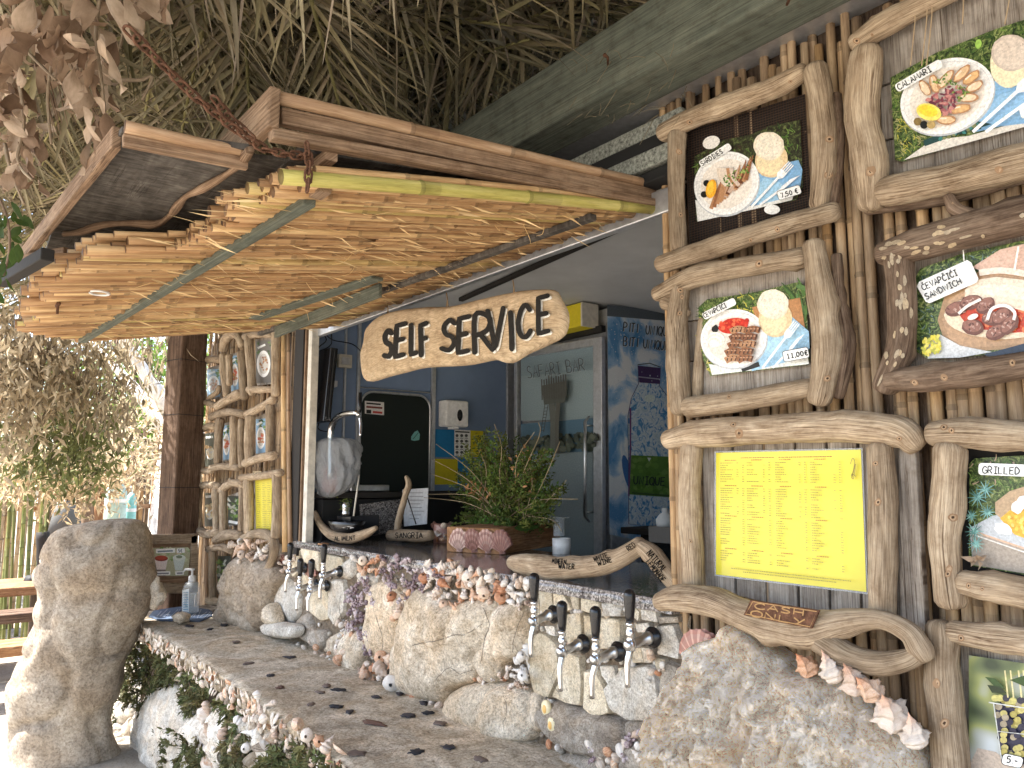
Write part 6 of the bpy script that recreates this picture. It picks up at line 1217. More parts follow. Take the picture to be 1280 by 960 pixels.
for i in range(210):
    x, y = scat([(562, 662), (560, 600), (575, 560), (600, 530), (640, 545), (690, 560), (712, 600), (700, 640), (690, 665), (575, 662)], 1, q)[0]; e = FY(x, y, cen.y+q.uniform(-.12, .1)); s0 = cen+Vector((q.uniform(-.14, .14), q.uniform(-.05, .05), -.02)); mid = (s0+e)/2+Vector((0, 0, .03)); tw.tube([(*s0, .0018), (*mid, .0014), (*e, .0007)], 4, 3); cc = q.uniform(.6, 1.9); yl = q.uniform(.8, 1.5)
    for j in range(90):
        t_ = q.random()**.6; p = s0.lerp(e, t_) if t_ < .5 else mid.lerp(e, (t_-.5)*2); leafcard(m2, p+Vector((q.gauss(0, .008), q.gauss(0, .008), q.gauss(0, .008))), Vector((q.uniform(-1, 1), q.uniform(-1, 1), q.uniform(-.3, 1))), q.uniform(.012, .026), q.uniform(.006, .011), q, (cc*yl, cc, cc*.8))
o = m2.build('leaves', 'herb_foliage', hb); o['kind'] = 'stuff'; tw.build('stems', 'bark_wood', hb)
m2 = MB(); mm2 = MB()
for (pts) in ([(640, 640), (625, 600), (627, 560), (618, 530)], [(655, 650), (652, 600), (674, 545), (673, 528)], [(650, 640), (645, 580), (668, 540)], [(660, 640), (680, 600), (700, 552)], [(650, 640), (675, 625), (722, 624)], [(625, 640), (590, 590), (545, 555)], [(620, 640), (585, 600), (540, 574)], [(620, 640), (590, 612), (538, 592)], [(615, 645), (590, 620), (534, 618)], [(620, 645), (580, 628), (530, 622)], [(660, 645), (690, 650), (702, 664)], [(655, 650), (665, 610), (662, 580)], [(600, 640), (608, 590), (597, 560)], [(665, 645), (700, 610), (708, 600)]):
    P = []; 
    for i, (x, y) in enumerate(pts): p = FY(x, y, cen.y-.05-.02*i); P.append((*p, .0022-.0014*i/len(pts)))
    m2.tube(P, 6, 6, .15, 60)
for i in range(60):
    x, y = scat([(636, 560), (672, 560), (672, 620), (640, 620)] if i % 2 else [(585, 600), (612, 600), (612, 625), (585, 628)], 1, q)[0]; p = FY(x, y, cen.y-.09+q.uniform(-.02, .04)); leafcard(mm2, p, Vector((q.uniform(-1, 1), -.3, q.uniform(-1, 1))), q.uniform(.015, .035), q.uniform(.006, .014), q, (1.0, .75, .5))
m2.build('dry_twigs', 'straw_foliage', hb); o = mm2.build('dry_heads', 'dry_leaf', hb); o['kind'] = 'stuff'
LF = leafmesh('broad_leaf', .10, .062, .5, .3, 'green_foliage', 8, .05, (.75, .9, .8)); p = FY(643, 660, cen.y-.13); inst(LF, 'broad_leaf', hb, xf(p, (RT.x*1, RT.y*1, .3), 2.6, 1)); p = FY(655, 618, cen.y-.1); inst(LF, 'broad_leaf', hb, xf(p, (RT.x*1, RT.y*1, .2), 2.6, .8))
# cups
def cup(label, x, y, r, h, mat, name='cup', flare=1.0):
    c = onC(x, y); k = dep(c)/FPX; r *= k; h *= k; return tag(MB().lathe([(0, 0), (r, 0), (r*flare, h), (r*flare*.93, h), (r*.9, h*.08), (0, h*.08)], 24, c).build(name, mat), label, name)
cup('short white cylindrical pot on the counter right of the planter', 702, 692, 11.5, 19, 'white_plastic', 'pot'); 
c = onC(699, 690); k = dep(c)/FPX; tag(MB().lathe([(k*7, k*19.5), (k*8, k*41), (k*13, k*42), (k*13, k*43.5), (k*7.4, k*43), (k*6.4, k*20)], 20, c).build('plastic_cup', 'clear_plastic'), 'clear plastic cup upside down on top of the white pot', 'cup')
# pot covered with shells
sp = thing('shell_pot', 'small pink shell covered pot left of the planter', 'pot', onC(553, 680)); c = onC(553, 678); k = dep(c)/FPX; MB().lathe([(0, 0), (k*11, 0), (k*11.5, k*22), (k*9, k*23), (0, k*18)], 20, c).build('pot', 'shell_pink', sp)
for i in range(26): an = R.uniform(0, 6.28); inst(R.choice([SCA, CL['shell_cream'], CL['shell_orange']]), 'pot_shell', sp, Matrix.Translation(c+Vector((math.cos(an)*k*11, math.sin(an)*k*11, R.uniform(3, 22)*k)))@rot_()@Matrix.Diagonal((k*8, k*6, k*9, 1)))
# sangria stand
sg = thing('driftwood_stand', 'driftwood stand lettered SANGRIA with an upright branch on the counter', 'driftwood stand', onC(515, 684)); m2 = MB(); P = []
for (x, y, wd) in ((488, 669, 14), (505, 669, 15), (525, 670, 15), (538, 669, 13)): p = FY(x, y, 1.86); P.append((*p, wd/2*dep(p)/FPX))
m2.tube(P, 12, 5, .08, 16, round_=1); m2.build('base', 'driftwood', sg); m3 = MB(); P = []
for (x, y, wd) in ((496, 665, 9), (500, 645, 9), (506, 622, 8), (511, 606, 8), (508, 596, 5)): p = FY(x, y, 1.88); P.append((*p, wd/2*dep(p)/FPX))
m3.tube(P, 10, 5, .2, 30, round_=1, knots=3); m3.build('upright_branch', 'driftwood', sg); A = Art(onobj([m2]), .0001); A.sub = 1.0; A.text('SANGRIA', 494, 672.5, 6.5, 0, BLK, 1.1, .9, .2); A.build('lettering', sg, 'ink')
c = onC(525, 668); k = dep(c)/FPX; cp = thing('sangria_cup', 'dark plastic cup with a red rim on the driftwood stand', 'cup', c); MB().lathe([(0, k*6), (k*8, k*6), (k*9.5, k*25), (0, k*25)], 20, c).build('cup', 'black_plastic', cp); MB().lathe([(k*9.6, k*20), (k*10.6, k*25), (k*10.6, k*30), (k*8, k*31), (0, k*26)], 20, c, col=(.42, .06, .07)).build('rim', 'painted', cp); a = FY(520, 655, 1.9); b = FY(508, 618, 1.9); MB().tube([(*a, .003), (*b, .003)], 8).build('straw', 'black_plastic', cp)
sh = thing('menu_card', 'white printed card standing behind the sangria cup', 'card', FY(518, 650, 2.05)); V = [FY(x, y, 2.05) for x, y in ((503, 612), (535, 610), (533, 655), (505, 658))]; m = MB(); m.v = [tuple(p) for p in V]+[(p.x, p.y+.004, p.z) for p in V]; m.face([3, 2, 1, 0]); m.face([4, 5, 6, 7]); [m.face([i, (i+1) % 4, 4+(i+1) % 4, 4+i]) for i in range(4)]; m.c = [(.62, .63, .65)]*len(m.f); m.build('card', 'paper', sh, False); A = Art(lambda x, y, l=0: FY(x, y, 2.047-l), .0001)
for i in range(8): A.line([(512, 616+i*4.6), (512+R.uniform(8, 19), 616+i*4.6)], 1, (.3, .3, .32))
A.build('print', sh)
# boat shaped bowl in driftwood cradle
bw = thing('driftwood_cradle', 'curved driftwood cradle with brush lettering at the far end of the counter', 'driftwood', onC(430, 680)); m2 = MB(); P = []
for (x, y, wd) in ((394, 640, 5), (401, 656, 9), (415, 669, 12), (435, 673, 13), (455, 668, 12), (470, 660, 6)): p = FY(x, y, 1.62); P.append((*p, wd/2*dep(p)/FPX))
m2.tube(P, 12, 5, .1, 16, round_=1); m2.build('cradle', 'driftwood', bw); A = Art(onobj([m2]), .0001); A.sub = 1.0; A.text('ALiMENT', 418, 676, 5.4, -2, BLK, 1.0, .85, .2); A.build('lettering', bw, 'ink')
c = FY(433, 657, 1.67); k = dep(c)/FPX; m = MB(); pr = [(.02, -.5), (.5, -.45), (.8, -.2), (1, .25), (.95, .27), (.7, -.1), (.02, -.3)]; m.lathe([(r*k*34, z*k*22) for r, z in pr], 28, c, Matrix(((1, 0, 0), (0, .6, 0), (0, 0, 1)))); bo = m.build('bowl', 'black_plastic'); tag(bo, 'glossy black boat shaped bowl with a white cross in the driftwood cradle', 'bowl')
A = Art(onobj([m]), .0001); A.poly([(436, 652), (437.5, 658), (443, 659.5), (437.5, 661), (436, 667), (434.5, 661), (428, 659.5), (434.5, 658)], (.6, .6, .6)); A.build('cross_mark', bo)
c = FY(432, 645, 1.69); k = dep(c)/FPX; jr = thing('jar', 'small steel shaker with green sprigs inside the black bowl', 'jar', c); MB().lathe([(0, 0), (k*4.5, 0), (k*4.5, k*5), (k*3.8, k*6), (k*4.6, k*7), (k*4.6, k*14), (k*3, k*17), (0, k*17)], 16, c).build('body', 'steel', jr); m = MB()
for i in range(60): leafcard(m, c+Vector((R.gauss(0, k*6), R.gauss(0, k*3), k*R.uniform(8, 22))), Vector((R.uniform(-1, 1), -.3, R.uniform(-.4, 1))), .018, .007, R, (1.2, 1, .8))
o = m.build('sprigs', 'herb_foliage', jr); o['kind'] = 'stuff'
a = FY(442, 645, 1.68); b = FY(449, 594, 1.70); tag(MB().tube([(*a, .0045), (*b, .004)], 8).build('wooden_stick', 'cream_panel'), 'pale wooden stick standing up from the black bowl', 'stick')
tag(MB().box(FY(404, 686, 1.56)+Vector((0, 0, .012)), (.045, .04, .03)).build('wood_block', 'sunny_wood', None, False, .003), 'small light wooden block on the counter edge above the far taps', 'wood block')
# beer tower with plastic bag
tw_ = thing('beer_tower', 'chrome beer tower with a curved neck behind the hatch jamb', 'beer tower', (-3.74, 1.66, 1.2)); P = []
for (x, y, r) in ((413, 600, .018), (413, 548, .018), (415, 532, .018), (423, 521, .017), (434, 517, .016), (447, 516, .014)): p = FY(x, y, 1.66); P.append((*p, r))
MB().tube(P, 14, 5).build('neck', 'chrome', tw_); p = FY(450, 519, 1.66); MB().tube([(p.x-.03, p.y-.01, p.z+.002, .008), (p.x+.05, p.y-.03, p.z, .008)], 10).build('crossbar', 'chrome', tw_); MB().tube([(p.x+.0, p.y, p.z-.01, .008), (p.x+.012, p.y, p.z-.05, .007), (p.x+.03, p.y-.01, p.z-.10, .006)], 10, 4).build('spout', 'chrome', tw_); MB().tube([(p.x-.005, p.y, p.z+.01, .006), (p.x-.004, p.y, p.z+.03, .011), (p.x-.002, p.y, p.z+.11, .008)], 10).build('handle', 'black_plastic', tw_)
m = MB(); pr = []
for (y, x0, x1) in catmull([(547, 409, 421), (550, 403, 436), (556, 401, 443), (575, 400, 444), (595, 399, 440), (610, 400, 432), (619, 402, 420), (622, 408, 414)], 4): a, b = FY(x0, y, 1.66), FY(x1, y, 1.66); pr.append(((a+b)/2, (b-a).length/2))
for (c, r) in pr:
    for j in range(64): an = 6.2832*j/64; d = Vector((math.cos(an), math.sin(an)*.38, 0)); P_ = Vector((math.cos(an)*2.4, math.sin(an)*2.4, c.z*16)); f_ = 1+.13*(noise.ridged_multi_fractal(P_, .8, 2, 4, 1, 2)-1.2)+.05*math.sin(an*11+c.z*30); m.v.append(tuple(c+d*r*f_))
for i in range(len(pr)-1):
    for j in range(64): k2 = (j+1) % 64; m.face([i*64+j, (i+1)*64+j, (i+1)*64+k2, i*64+k2])
m.face([(len(pr)-1)*64+j for j in range(64)]); tag(m.build('plastic_bag', 'bag_plastic'), 'crumpled clear plastic bag pulled over the beer tower base', 'plastic bag'); c = FY(412, 600, 1.68); MB().box(c, (.08, .05, .13), col=(1.3, .5, .4)).build('drip_box', 'cream_panel', tw_, False, .005)
# back counter inside along the end wall
bc = thing('back_counter', 'dark back counter with a steel tray and leaning granite slab inside the kiosk', 'back counter', (-3.7, 2.4, .3)); a = FX(500, 613, -3.5)
MB().box((-3.79, 2.5, .84), (.13, 1.7, 1.12)).build('cabinet', 'black_matte', bc, False, .004); MB().box((-3.78, 2.5, 1.42), (.16, 1.72, .03)).build('top', 'dark_board', bc, False, .003)
a, b = FX(437, 608, -3.72), FX(486, 612, -3.72); MB().box((-3.77, (a.y+b.y)/2, 1.455), (.12, b.y-a.y, .035)).build('steel_tray', 'steel', bc, False, .006); a, b = FX(452, 627, -3.69), FX(500, 662, -3.69); MB().box((-3.69, (a.y+b.y)/2, 1.30), (.03, b.y-a.y, .17), Matrix.Rotation(.1, 3, 'X'), col=(1, .8, .62)).build('granite_slab', 'granite', bc, False, .003); MB().box((-3.62, 1.80, 1.27), (.1, .2, .1), Matrix.Rotation(.3, 3, 'Z')).build('till', 'black_plastic', bc, False, .004)
rc = thing('side_shelf', 'dark shelf with a small caddy beside the printed fridge', 'shelf', (-2.1, 2.7, 1)); a = onC(762, 664); MB().box((-2.2, 2.95, 1.25), (1.1, .3, .03)).build('board', 'dark_board', rc, False, .003); MB().box((-2.2, 3.02, .9), (1.1, .15, .66)).build('cabinet', 'black_matte', rc, False)
c = FY(832, 668, 2.4); k = dep(c)/FPX; cd_ = thing('caddy', 'small metal caddy with a grey pot at the right end of the counter', 'caddy', c); MB().box(c, (k*36, k*24, k*20), col=(.09, .085, .08)).build('tray', 'painted', cd_, False, .003); MB().lathe([(0, k*10), (k*11, k*10), (k*12, k*18), (k*8, k*24), (k*4, k*27), (k*4, k*32), (0, k*33)], 18, c, col=(.35, .37, .38)).build('pot', 'painted', cd_)
# ================================================================ SELF SERVICE SIGN
sgn = thing('self_service_sign', 'large driftwood board painted SELF SERVICE hanging over the serving hatch', 'sign', FY(580, 420, 1.45))
m = MB(); slab(m, sc([(48, 430), (60, 370), (88, 265), (200, 190), (400, 157), (560, 152), (700, 120), (830, 90), (960, 64), (1080, 54), (1155, 60), (1185, 110), (1225, 200), (1205, 310), (1110, 370), (1000, 420), (900, 475), (820, 455), (650, 487), (420, 500), (300, 528), (210, 550), (100, 580), (60, 545)], 440, 350, 4.571), onY(1.46), .022, 9, 14, 110, .0035, 14, 1, .012)
m2 = m; o = m.build('board', 'driftwood_pale', sgn)
for i in range(len(o.data.polygons)): pass
uvl = o.data.uv_layers[0]; vs = o.data.vertices
for lp in o.data.loops: co = vs[lp.vertex_index].co; uvl.data[lp.index].uv = (co.z+co.y, co.x)
A = Art(onobj([m]), .00015); A.sub = 3
LET = (('S', 168, 240, 285, 458, 0), ('E', 236, 312, 250, 452, -6), ('L', 322, 380, 245, 440, 0), ('F', 378, 440, 248, 442, 2), ('S', 500, 600, 225, 422, -4), ('E', 594, 678, 210, 430, -4), ('R', 688, 812, 192, 425, 0), ('V', 762, 872, 165, 408, 0), ('i', 860, 960, 180, 415, 4), ('C', 935, 1025, 140, 348, 0), ('E', 1050, 1132, 92, 318, 0))
def bl(pts, s, x0, x1, y0, y1, sk, dx=0, dy=0): w_ = .62 if True else 1; return [(440+(x0+(u/w_)*(x1-x0)+sk*(.5-v)*2+dx)/4.571, 350+(y1-v*(y1-y0)+dy-(u/w_)*14)/4.571) for u, v in pts]
for (dx, dy, col, wd) in ((13, 10, (.80, .78, .72), 5.0), (0, 0, (.018, .017, .016), 6.3)):
    for ch, x0, x1, y0, y1, sk in LET:
        for s_ in FONT[ch]:
            P = bl(s_, 0, x0+14, x1-13, y0+12, y1-12, sk, dx, dy); P = catmull(P, 4) if ch in 'SCR' and len(P) > 2 else P
            Q = catmull(P, 3) if len(P) == 2 else P; Q = [(x+R.uniform(-.25, .25), y+R.uniform(-.25, .25)) for x, y in Q]; A.line(Q, wd*(1+.05*R.uniform(-1, 1)), col); A.ell(Q[0][0], Q[0][1], wd*.5, wd*.48, 0, col, 9, .08); A.ell(Q[-1][0], Q[-1][1], wd*.5, wd*.48, 0, col, 9, .08)
A.build('lettering', sgn, 'ink_p')
for (x, y0, y1) in ((484, 393, 380), (558, 384, 366), (641, 371, 350)): a = FY(x, y0, 1.46); b = FY(x, y1, 1.50); MB().tube([(*a, .0022), (*((a+b)/2+Vector((.006, 0, 0))), .0022), (*b, .0022)], 6, 4).tube([(*(a+Vector((.012, 0, 0))), .0022), (*b, .0022)], 6).build('string', 'rope', sgn)
# ================================================================ LEFT REED WALL FRAMES
def sframe(label, L, print_=None, art=None, Y=1.50, mats='driftwood'):
    cx = sum(p[0] for l in L for p in l)/sum(len(l) for l in L); cy = sum(p[1] for l in L for p in l)/sum(len(l) for l in L)
    f = thing('picture_frame', label, 'picture frame', FY(cx, cy, Y), 'small driftwood frames on the far reed wall')
    for i, pts in enumerate(L): m = MB(); branch(m, pts, Y-.004*(i % 2), .12, 10, 5, 2); m.build('branch', mats, f)
    if print_:
        quad(f, 'backing_board', print_, 1.555, .006, 'grey_plank', 0); x0, y0 = print_[0]; x1 = print_[1][0]; y1 = print_[2][1]
        A = Art(onY(1.552)); art(A, x0, y0, x1, y1); A.build('food_photo', f)
    return f
def art_plate(c1, c2, bgc=(.25, .4, .55)):
    def g_(A, x0, y0, x1, y1):
        w_, h = x1-x0, y1-y0; A.poly([(x0+1, y0+2), (x1-1, y0+1), (x1-1, y1-2), (x0+1, y1-1)], bgc); A.blobs([(x0+1, y0+2), (x1-1, y0+2), (x1-1, y0+h*.35), (x0+1, y0+h*.35)], 14, (G1, G2, G3), 1.6)
        A.ell(x0+w_*.5, y0+h*.55, w_*.4, h*.3, 0, (.82, .82, .82), 20); A.ell(x0+w_*.5, y0+h*.55, w_*.3, h*.23, 0, (.6, .58, .55), 18); A.blobs([(x0+w_*.28, y0+h*.4), (x0+w_*.72, y0+h*.4), (x0+w_*.72, y0+h*.7), (x0+w_*.28, y0+h*.7)], 18, (c1, c2, BR3), 1.5); A.line([(x0+w_*.15, y0+h*.2), (x0+w_*.6, y0+h*.12)], 2.6, WHT)
    return g_
def art_salad(A, x0, y0, x1, y1):
    w_, h = x1-x0, y1-y0; A.poly([(x0, y0), (x1, y0), (x1, y1), (x0, y1)], (.04, .05, .04)); A.blobs([(x0, y0+h*.1), (x1, y0+h*.1), (x1, y1-h*.2), (x0, y1-h*.2)], 26, (G2, G3, (.35, .36, .3), (.5, .5, .42)), 1.8, 3.4); A.line([(x0+1, y1-h*.12), (x1-1, y1-h*.06)], 3.4, WHT)
def art_cheese(A, x0, y0, x1, y1):
    w_, h = x1-x0, y1-y0; A.poly([(x0, y0), (x1, y0), (x1, y1), (x0, y1)], (.05, .06, .05)); A.ell(x0+w_*.55, y0+h*.6, w_*.42, h*.2, 0, (.6, .6, .58), 16); A.blobs([(x0+w_*.2, y0+h*.35), (x0+w_*.9, y0+h*.35), (x0+w_*.9, y0+h*.75), (x0+w_*.2, y0+h*.75)], 16, ((.6, .5, .3), (.7, .64, .5), (.5, .32, .15)), 2.4); A.line([(x0+w_*.1, y0+h*.12), (x0+w_*.85, y0+h*.1)], 3, WHT)
sframe('small frame at the upper left edge of the far reed wall, blue toned photo', [[(254, 458, 8), (253, 476, 8), (254.6, 502, 8)], [(249, 456, 8), (262, 449, 9), (276, 450, 9)], [(279, 444, 11), (281, 470, 10), (284, 494, 10)], [(246, 507, 9), (258, 503, 8), (271, 508, 8)]], [(258, 460), (276, 456), (277, 498), (259, 500)], art_plate(BR3, (.6, .3, .2)))
sframe('small arched driftwood frame hung between two others at the top of the far reed wall', [[(279, 438, 11), (282, 425, 12), (290, 418, 12), (298, 420, 11), (303, 432, 11)], [(302, 441, 11), (303, 468, 10), (306, 497, 11)], [(272, 508, 10), (286, 499, 12), (301, 492, 13)], [(286, 445, 8), (287, 480, 8)], [(262, 497, 6), (272, 490, 7), (274, 483, 6)]], [(288, 443), (299, 440), (300, 490), (289, 494)], art_plate((.5, .1, .05), (.6, .35, .1)))
sframe('tallest small frame on the far reed wall, white plate photo, up under the canopy', [[(306, 421, 8), (322, 418, 9), (340, 419, 8)], [(311, 422, 12), (313, 455, 11), (316, 492, 11)], [(346, 416, 13), (345, 455, 12), (345, 493, 12)], [(312, 487, 10), (326, 487, 9), (342, 487, 9)]], [(319, 424), (340, 421), (340, 480), (320, 482)], art_plate(BR2, BR3, (.16, .15, .14)))
sframe('small driftwood frame nearest the hatch in the middle row, log ends facing out', [[(309, 518, 10), (325, 510, 10), (343, 499, 11)], [(313, 522, 13), (312, 548, 13), (312, 574, 13)], [(338, 508, 12), (338, 535, 12), (338, 567, 12)], [(307, 579, 11), (324, 573, 11), (343, 569, 12)]], [(319, 522), (333, 516), (333, 568), (320, 571)], art_plate((.55, .05, .04), (.5, .2, .1)))
sframe('small driftwood frame in the centre of the middle row on the far reed wall', [[(264, 521, 10), (285, 515, 10), (306, 518, 10)], [(275, 525, 11), (273, 550, 10), (272, 578, 10)], [(292.5, 522, 11), (293, 550, 11), (292, 582, 11)], [(264, 585, 9), (280, 583, 9), (298, 585, 9)], [(302, 525, 8), (301, 550, 8), (302, 583, 8)]], [(278, 530), (288, 527), (288, 576), (278, 577)], art_plate((.55, .08, .05), (.6, .2, .12)))
sframe('small driftwood frame at the outer left of the middle row, dark photo', [[(251, 538, 8), (260, 533, 9), (269, 533, 9)], [(252, 543, 8), (251, 562, 8), (252, 584, 8)], [(249, 586, 8), (257, 589, 8), (266, 587, 8)]], [(256, 542), (268, 540), (268, 583), (256, 584)], art_cheese)
sframe('small frame at the outer left of the third row, dark cheese photo', [[(244, 610, 9), (258, 606, 9), (275, 608, 9)], [(249, 611, 10), (248, 635, 9), (249, 660, 10)], [(270, 611, 10), (270, 640, 9), (271, 666, 9)], [(246, 662, 11), (260, 668, 11), (275, 664, 11)]], [(256, 616), (267, 616), (267, 658), (256, 657)], art_cheese)
sframe('small frame in the third row just left of the far yellow menu, salad photo', [[(276, 613, 9), (290, 604, 10), (304, 606, 9)], [(279, 614, 10), (279, 640, 10), (279, 666, 10)], [(302, 608, 8), (302, 635, 8), (302, 662, 9)], [(270, 675, 11), (285, 668, 13), (301, 670, 12)]], [(285, 620), (298, 615), (298, 656), (286, 658)], art_salad)
f = sframe('small driftwood frame holding the narrow yellow menu on the far reed wall', [[(310, 602, 13), (311, 635, 13), (311, 666, 12)], [(302, 597, 9), (326, 595, 10), (351, 591, 10)], [(347, 594, 14), (347, 635, 13), (345, 670, 13)], [(303, 674, 10), (320, 667, 12), (336, 670, 14), (343, 682, 13), (340, 700, 11), (328, 722, 10)], [(289, 600, 9), (290, 604, 10)]])
A = Art(onY(1.53)); A.poly([(319, 599), (340, 598), (339, 665), (320, 666)], (.60, .52, .05))
for i in range(22):
    for x in (321, 328, 334): A.line([(x, 604+i*2.7), (x+R.uniform(2, 5), 604+i*2.7)], .7, (.35, .3, .05))
A.build('price_list', f); A = Art(onY(1.478)); A.poly([(316, 589), (327, 589), (327, 597), (316, 597)], (.4, .3, .18)); A.text('CASH', 316.6, 592.6, 2.6, 0, BLK, .6, 1.15); A.text('ONLY', 316.6, 596.4, 2.6, 0, BLK, .6, 1.15); A.build('plate', f)
quad(f, 'backing_board', [(314, 598), (344, 597), (344, 668), (314, 668)], 1.555, .006, 'grey_plank', 0)
sframe('lowest small frame on the far reed wall with a plant photo, beside the rough rock', [[(266, 684, 9), (265, 715, 9), (266, 750, 9)], [(261, 687, 9), (275, 684, 9), (290, 688, 9)], [(261, 750, 10), (275, 753, 10), (289, 749, 10)]], [(272, 695), (288, 696), (288, 742), (273, 741)], art_salad)
for (x, y0, y1, r) in ((355, 418, 690, .017), (361, 418, 690, .012), (258.5, 672, 756, .014)): pl_ = MB(); a = FY(x, y0, 1.53); b = FY(x+(2 if x > 300 else 0), y1, 1.53); pole(rl, b, a, r, 'brown_bamboo' if r < .016 else 'canopy_reed', 'bamboo_pole', .3)
# ================================================================ POST AND DRINKS SIGN
pt = thing('roof_post', 'thick square brown timber post holding the roof left of the far menu frames', 'post', FY(218, 745, 1.37)); a = FY(218, 740, 1.37); MB().box((a.x, 1.37, 1.62), (.17, .19, 3.25), Matrix.Rotation(.35, 3, 'Z')).build('post', 'post_wood', pt, False, .012)
for z in (1.45, 1.92, 2.28): MB().box((a.x, 1.37, z), (.174, .194, .004), Matrix.Rotation(.35, 3, 'Z')).build('saw_mark', 'black_matte', pt, False)
XS = a.x+.22; dsg = thing('drinks_sign', 'wooden framed picture of two sauce cups hung on the timber post', 'sign', FX(208, 705, XS))
def dboard(name, P, th, mat, X, par): 
    V = [FX(x, y, X) for x, y in P]; m = MB(); n = len(V); uv = [(p.z*1.0, p.y) for p in V]; m.v = [(p.x+th, p.y, p.z) for p in V]+[(p.x, p.y, p.z) for p in V]; m.face(list(range(n))[::-1], uv[::-1]); m.face(list(range(n, 2*n)), uv); [m.face([i, (i+1) % n, n+(i+1) % n, n+i], [uv[i], uv[(i+1) % n], uv[(i+1) % n], uv[i]]) for i in range(n)]; return m.build(name, mat, par, False, .003)
dboard('backing_board', [(178, 672), (244, 672), (244, 738), (178, 738)], .012, 'frame_board', XS, dsg)
for P in ([(173, 668), (246, 667), (244, 679), (176, 680)], [(174, 728), (243, 729), (244, 742), (173, 740)], [(172, 670), (181, 674), (183, 738), (173, 740)], [(237, 670), (246, 668), (246, 740), (238, 740)]): dboard('frame_side', P, .03, 'driftwood', XS+.012, dsg)
A = Art(onX(XS+.014), .0001); A.poly([(187, 690), (192, 685), (235, 684), (238, 688), (235, 720), (186, 720)], (.42, .42, .28)); A.blobs([(188, 686), (236, 685), (236, 700), (188, 700)], 40, (G3, (.5, .55, .35), (.6, .5, .35), (.3, .4, .2)), 2.5); A.poly([(187, 705), (207, 702), (207, 720), (186, 720)], (.2, .16, .14))
A.poly([(193, 698), (210, 698), (207, 712), (196, 712)], (.74, .66, .66)); A.ell(201.5, 698, 8.5, 3.6, 0, (.25, .03, .02), 16); A.ell(201.5, 697, 7.5, 2.6, 0, (.4, .06, .03), 14); A.poly([(216, 697), (232, 697), (228, 713), (219, 713)], (.6, .68, .66)); A.ell(224, 697, 8, 3.8, 0, (.68, .74, .7), 16); A.ell(224, 696, 4, 2, 0, (.2, .26, .18), 10)
A.rrect(195, 689, 219, 688, 5.5, 1, WHT); A.line([(197, 689.5), (216, 688.5)], 2, (.2, .25, .3)); A.rrect(221, 688.5, 231, 688, 6, 1, WHT); A.text('5€', 223, 690.3, 3.8, 0, (.1, .15, .2), .8, .8); A.rrect(191, 717, 213, 716.4, 5, 1, WHT); A.line([(193, 717.2), (211, 716.6)], 1.8, (.25, .25, .3)); A.rrect(219, 716.4, 230, 716, 5, 1, WHT); A.line([(221, 716.6), (228, 716.3)], 1.8, (.25, .25, .3)); A.build('picture', dsg)
# ================================================================ DRIED LEAVES TOP LEFT
dl = thing('dried_leaf_branch', 'hanging branch of big curled tan dead leaves in the top left corner', 'dried leaves', FD(90, -20, 1.7)); q = random.Random(77)
LM = [leafmesh('leaf', L, wd, cu, fo, 'dry_leaf', 7, .22, (1, 1, 1), sh) for L, wd, cu, fo, sh in ((.085, .04, .7, .5, .9), (.075, .028, 1.2, .8, .8), (.10, .045, .35, .4, .9), (.065, .035, 1.6, .9, 1.0), (.09, .03, .9, 1.2, .8), (.055, .022, 2.0, .9, .9))]
def leaves(P, n, root, ms, d0, d1, s0, s1, down=.8, rnd=.7, md=5):
    for (x, y) in scat(P, n, q, md):
        p = FD(x, y, q.uniform(d0, d1)); d = Vector((q.gauss(0, rnd), q.gauss(0, rnd), -down+q.gauss(0, .45))); inst(q.choice(ms), 'leaf', root, xf(p, d, q.uniform(0, 6.28), q.uniform(s0, s1)))
leaves([(-20, -40), (215, -40), (200, 8), (170, 10), (150, 40), (140, 70), (122, 105), (85, 90), (60, 60), (40, 70), (25, 150), (-20, 170)], 150, dl, LM, 1.45, 1.95, .75, 1.25)
leaves([(95, 60), (130, 70), (142, 130), (138, 165), (118, 165), (100, 130), (84, 110)], 20, dl, LM[:3]+LM[4:], 1.5, 1.7, .7, 1.1, 1.2, .35); leaves([(-10, 100), (30, 110), (45, 150), (58, 165), (40, 180), (25, 200), (-10, 190)], 34, dl, LM, 1.5, 1.8, .55, .8); leaves([(10, 185), (30, 190), (50, 225), (35, 240), (10, 215)], 12, dl, LM, 1.5, 1.7, .45, .7, 1.2, .3)
m = MB()
for pts in ([(70, -40), (75, 30), (60, 110), (64, 180)], [(20, -30), (18, 60), (30, 150), (22, 200), (40, 225)], [(130, -30), (120, 40), (128, 110), (135, 190)], [(150, 100), (175, 100), (190, 97), (178, 125)], [(64, 100), (80, 70), (78, 20)], [(0, 20), (30, 60), (70, 100)], [(180, -30), (160, 20), (150, 60)], [(6, 180), (14, 215), (30, 255)]):
    P = [];
    for i, (x, y) in enumerate(pts): p = FD(x, y, 1.65-.03*i); P.append((*p, .0045-.0025*i/len(pts)))
    m.tube(P, 7, 6, .2, 50)
m.build('twig', 'driftwood', dl); m = MB()
for i in range(24): x = q.uniform(55, 110); y = q.uniform(80, 130); p = FD(x, y, 1.72); e = FD(x+q.uniform(5, 25), y+q.uniform(25, 60), 1.70); m.tube([(*p, .0016), (*((p+e)/2), .0013), (*e, .0006)], 4)
o = m.build('needles', 'dry_leaf', dl); o['kind'] = 'stuff'
gl = thing('green_leaf_branch', 'small branch of glossy green leaves at the left edge beside the canopy corner', 'green leaves', FD(5, 240, 1.7)); GM = [leafmesh('leaf', L, wd, cu, .4, 'green_foliage', 6, .08, (.5, .55, .5), .9) for L, wd, cu in ((.07, .032, .5), (.06, .028, .9), (.08, .034, .3))]
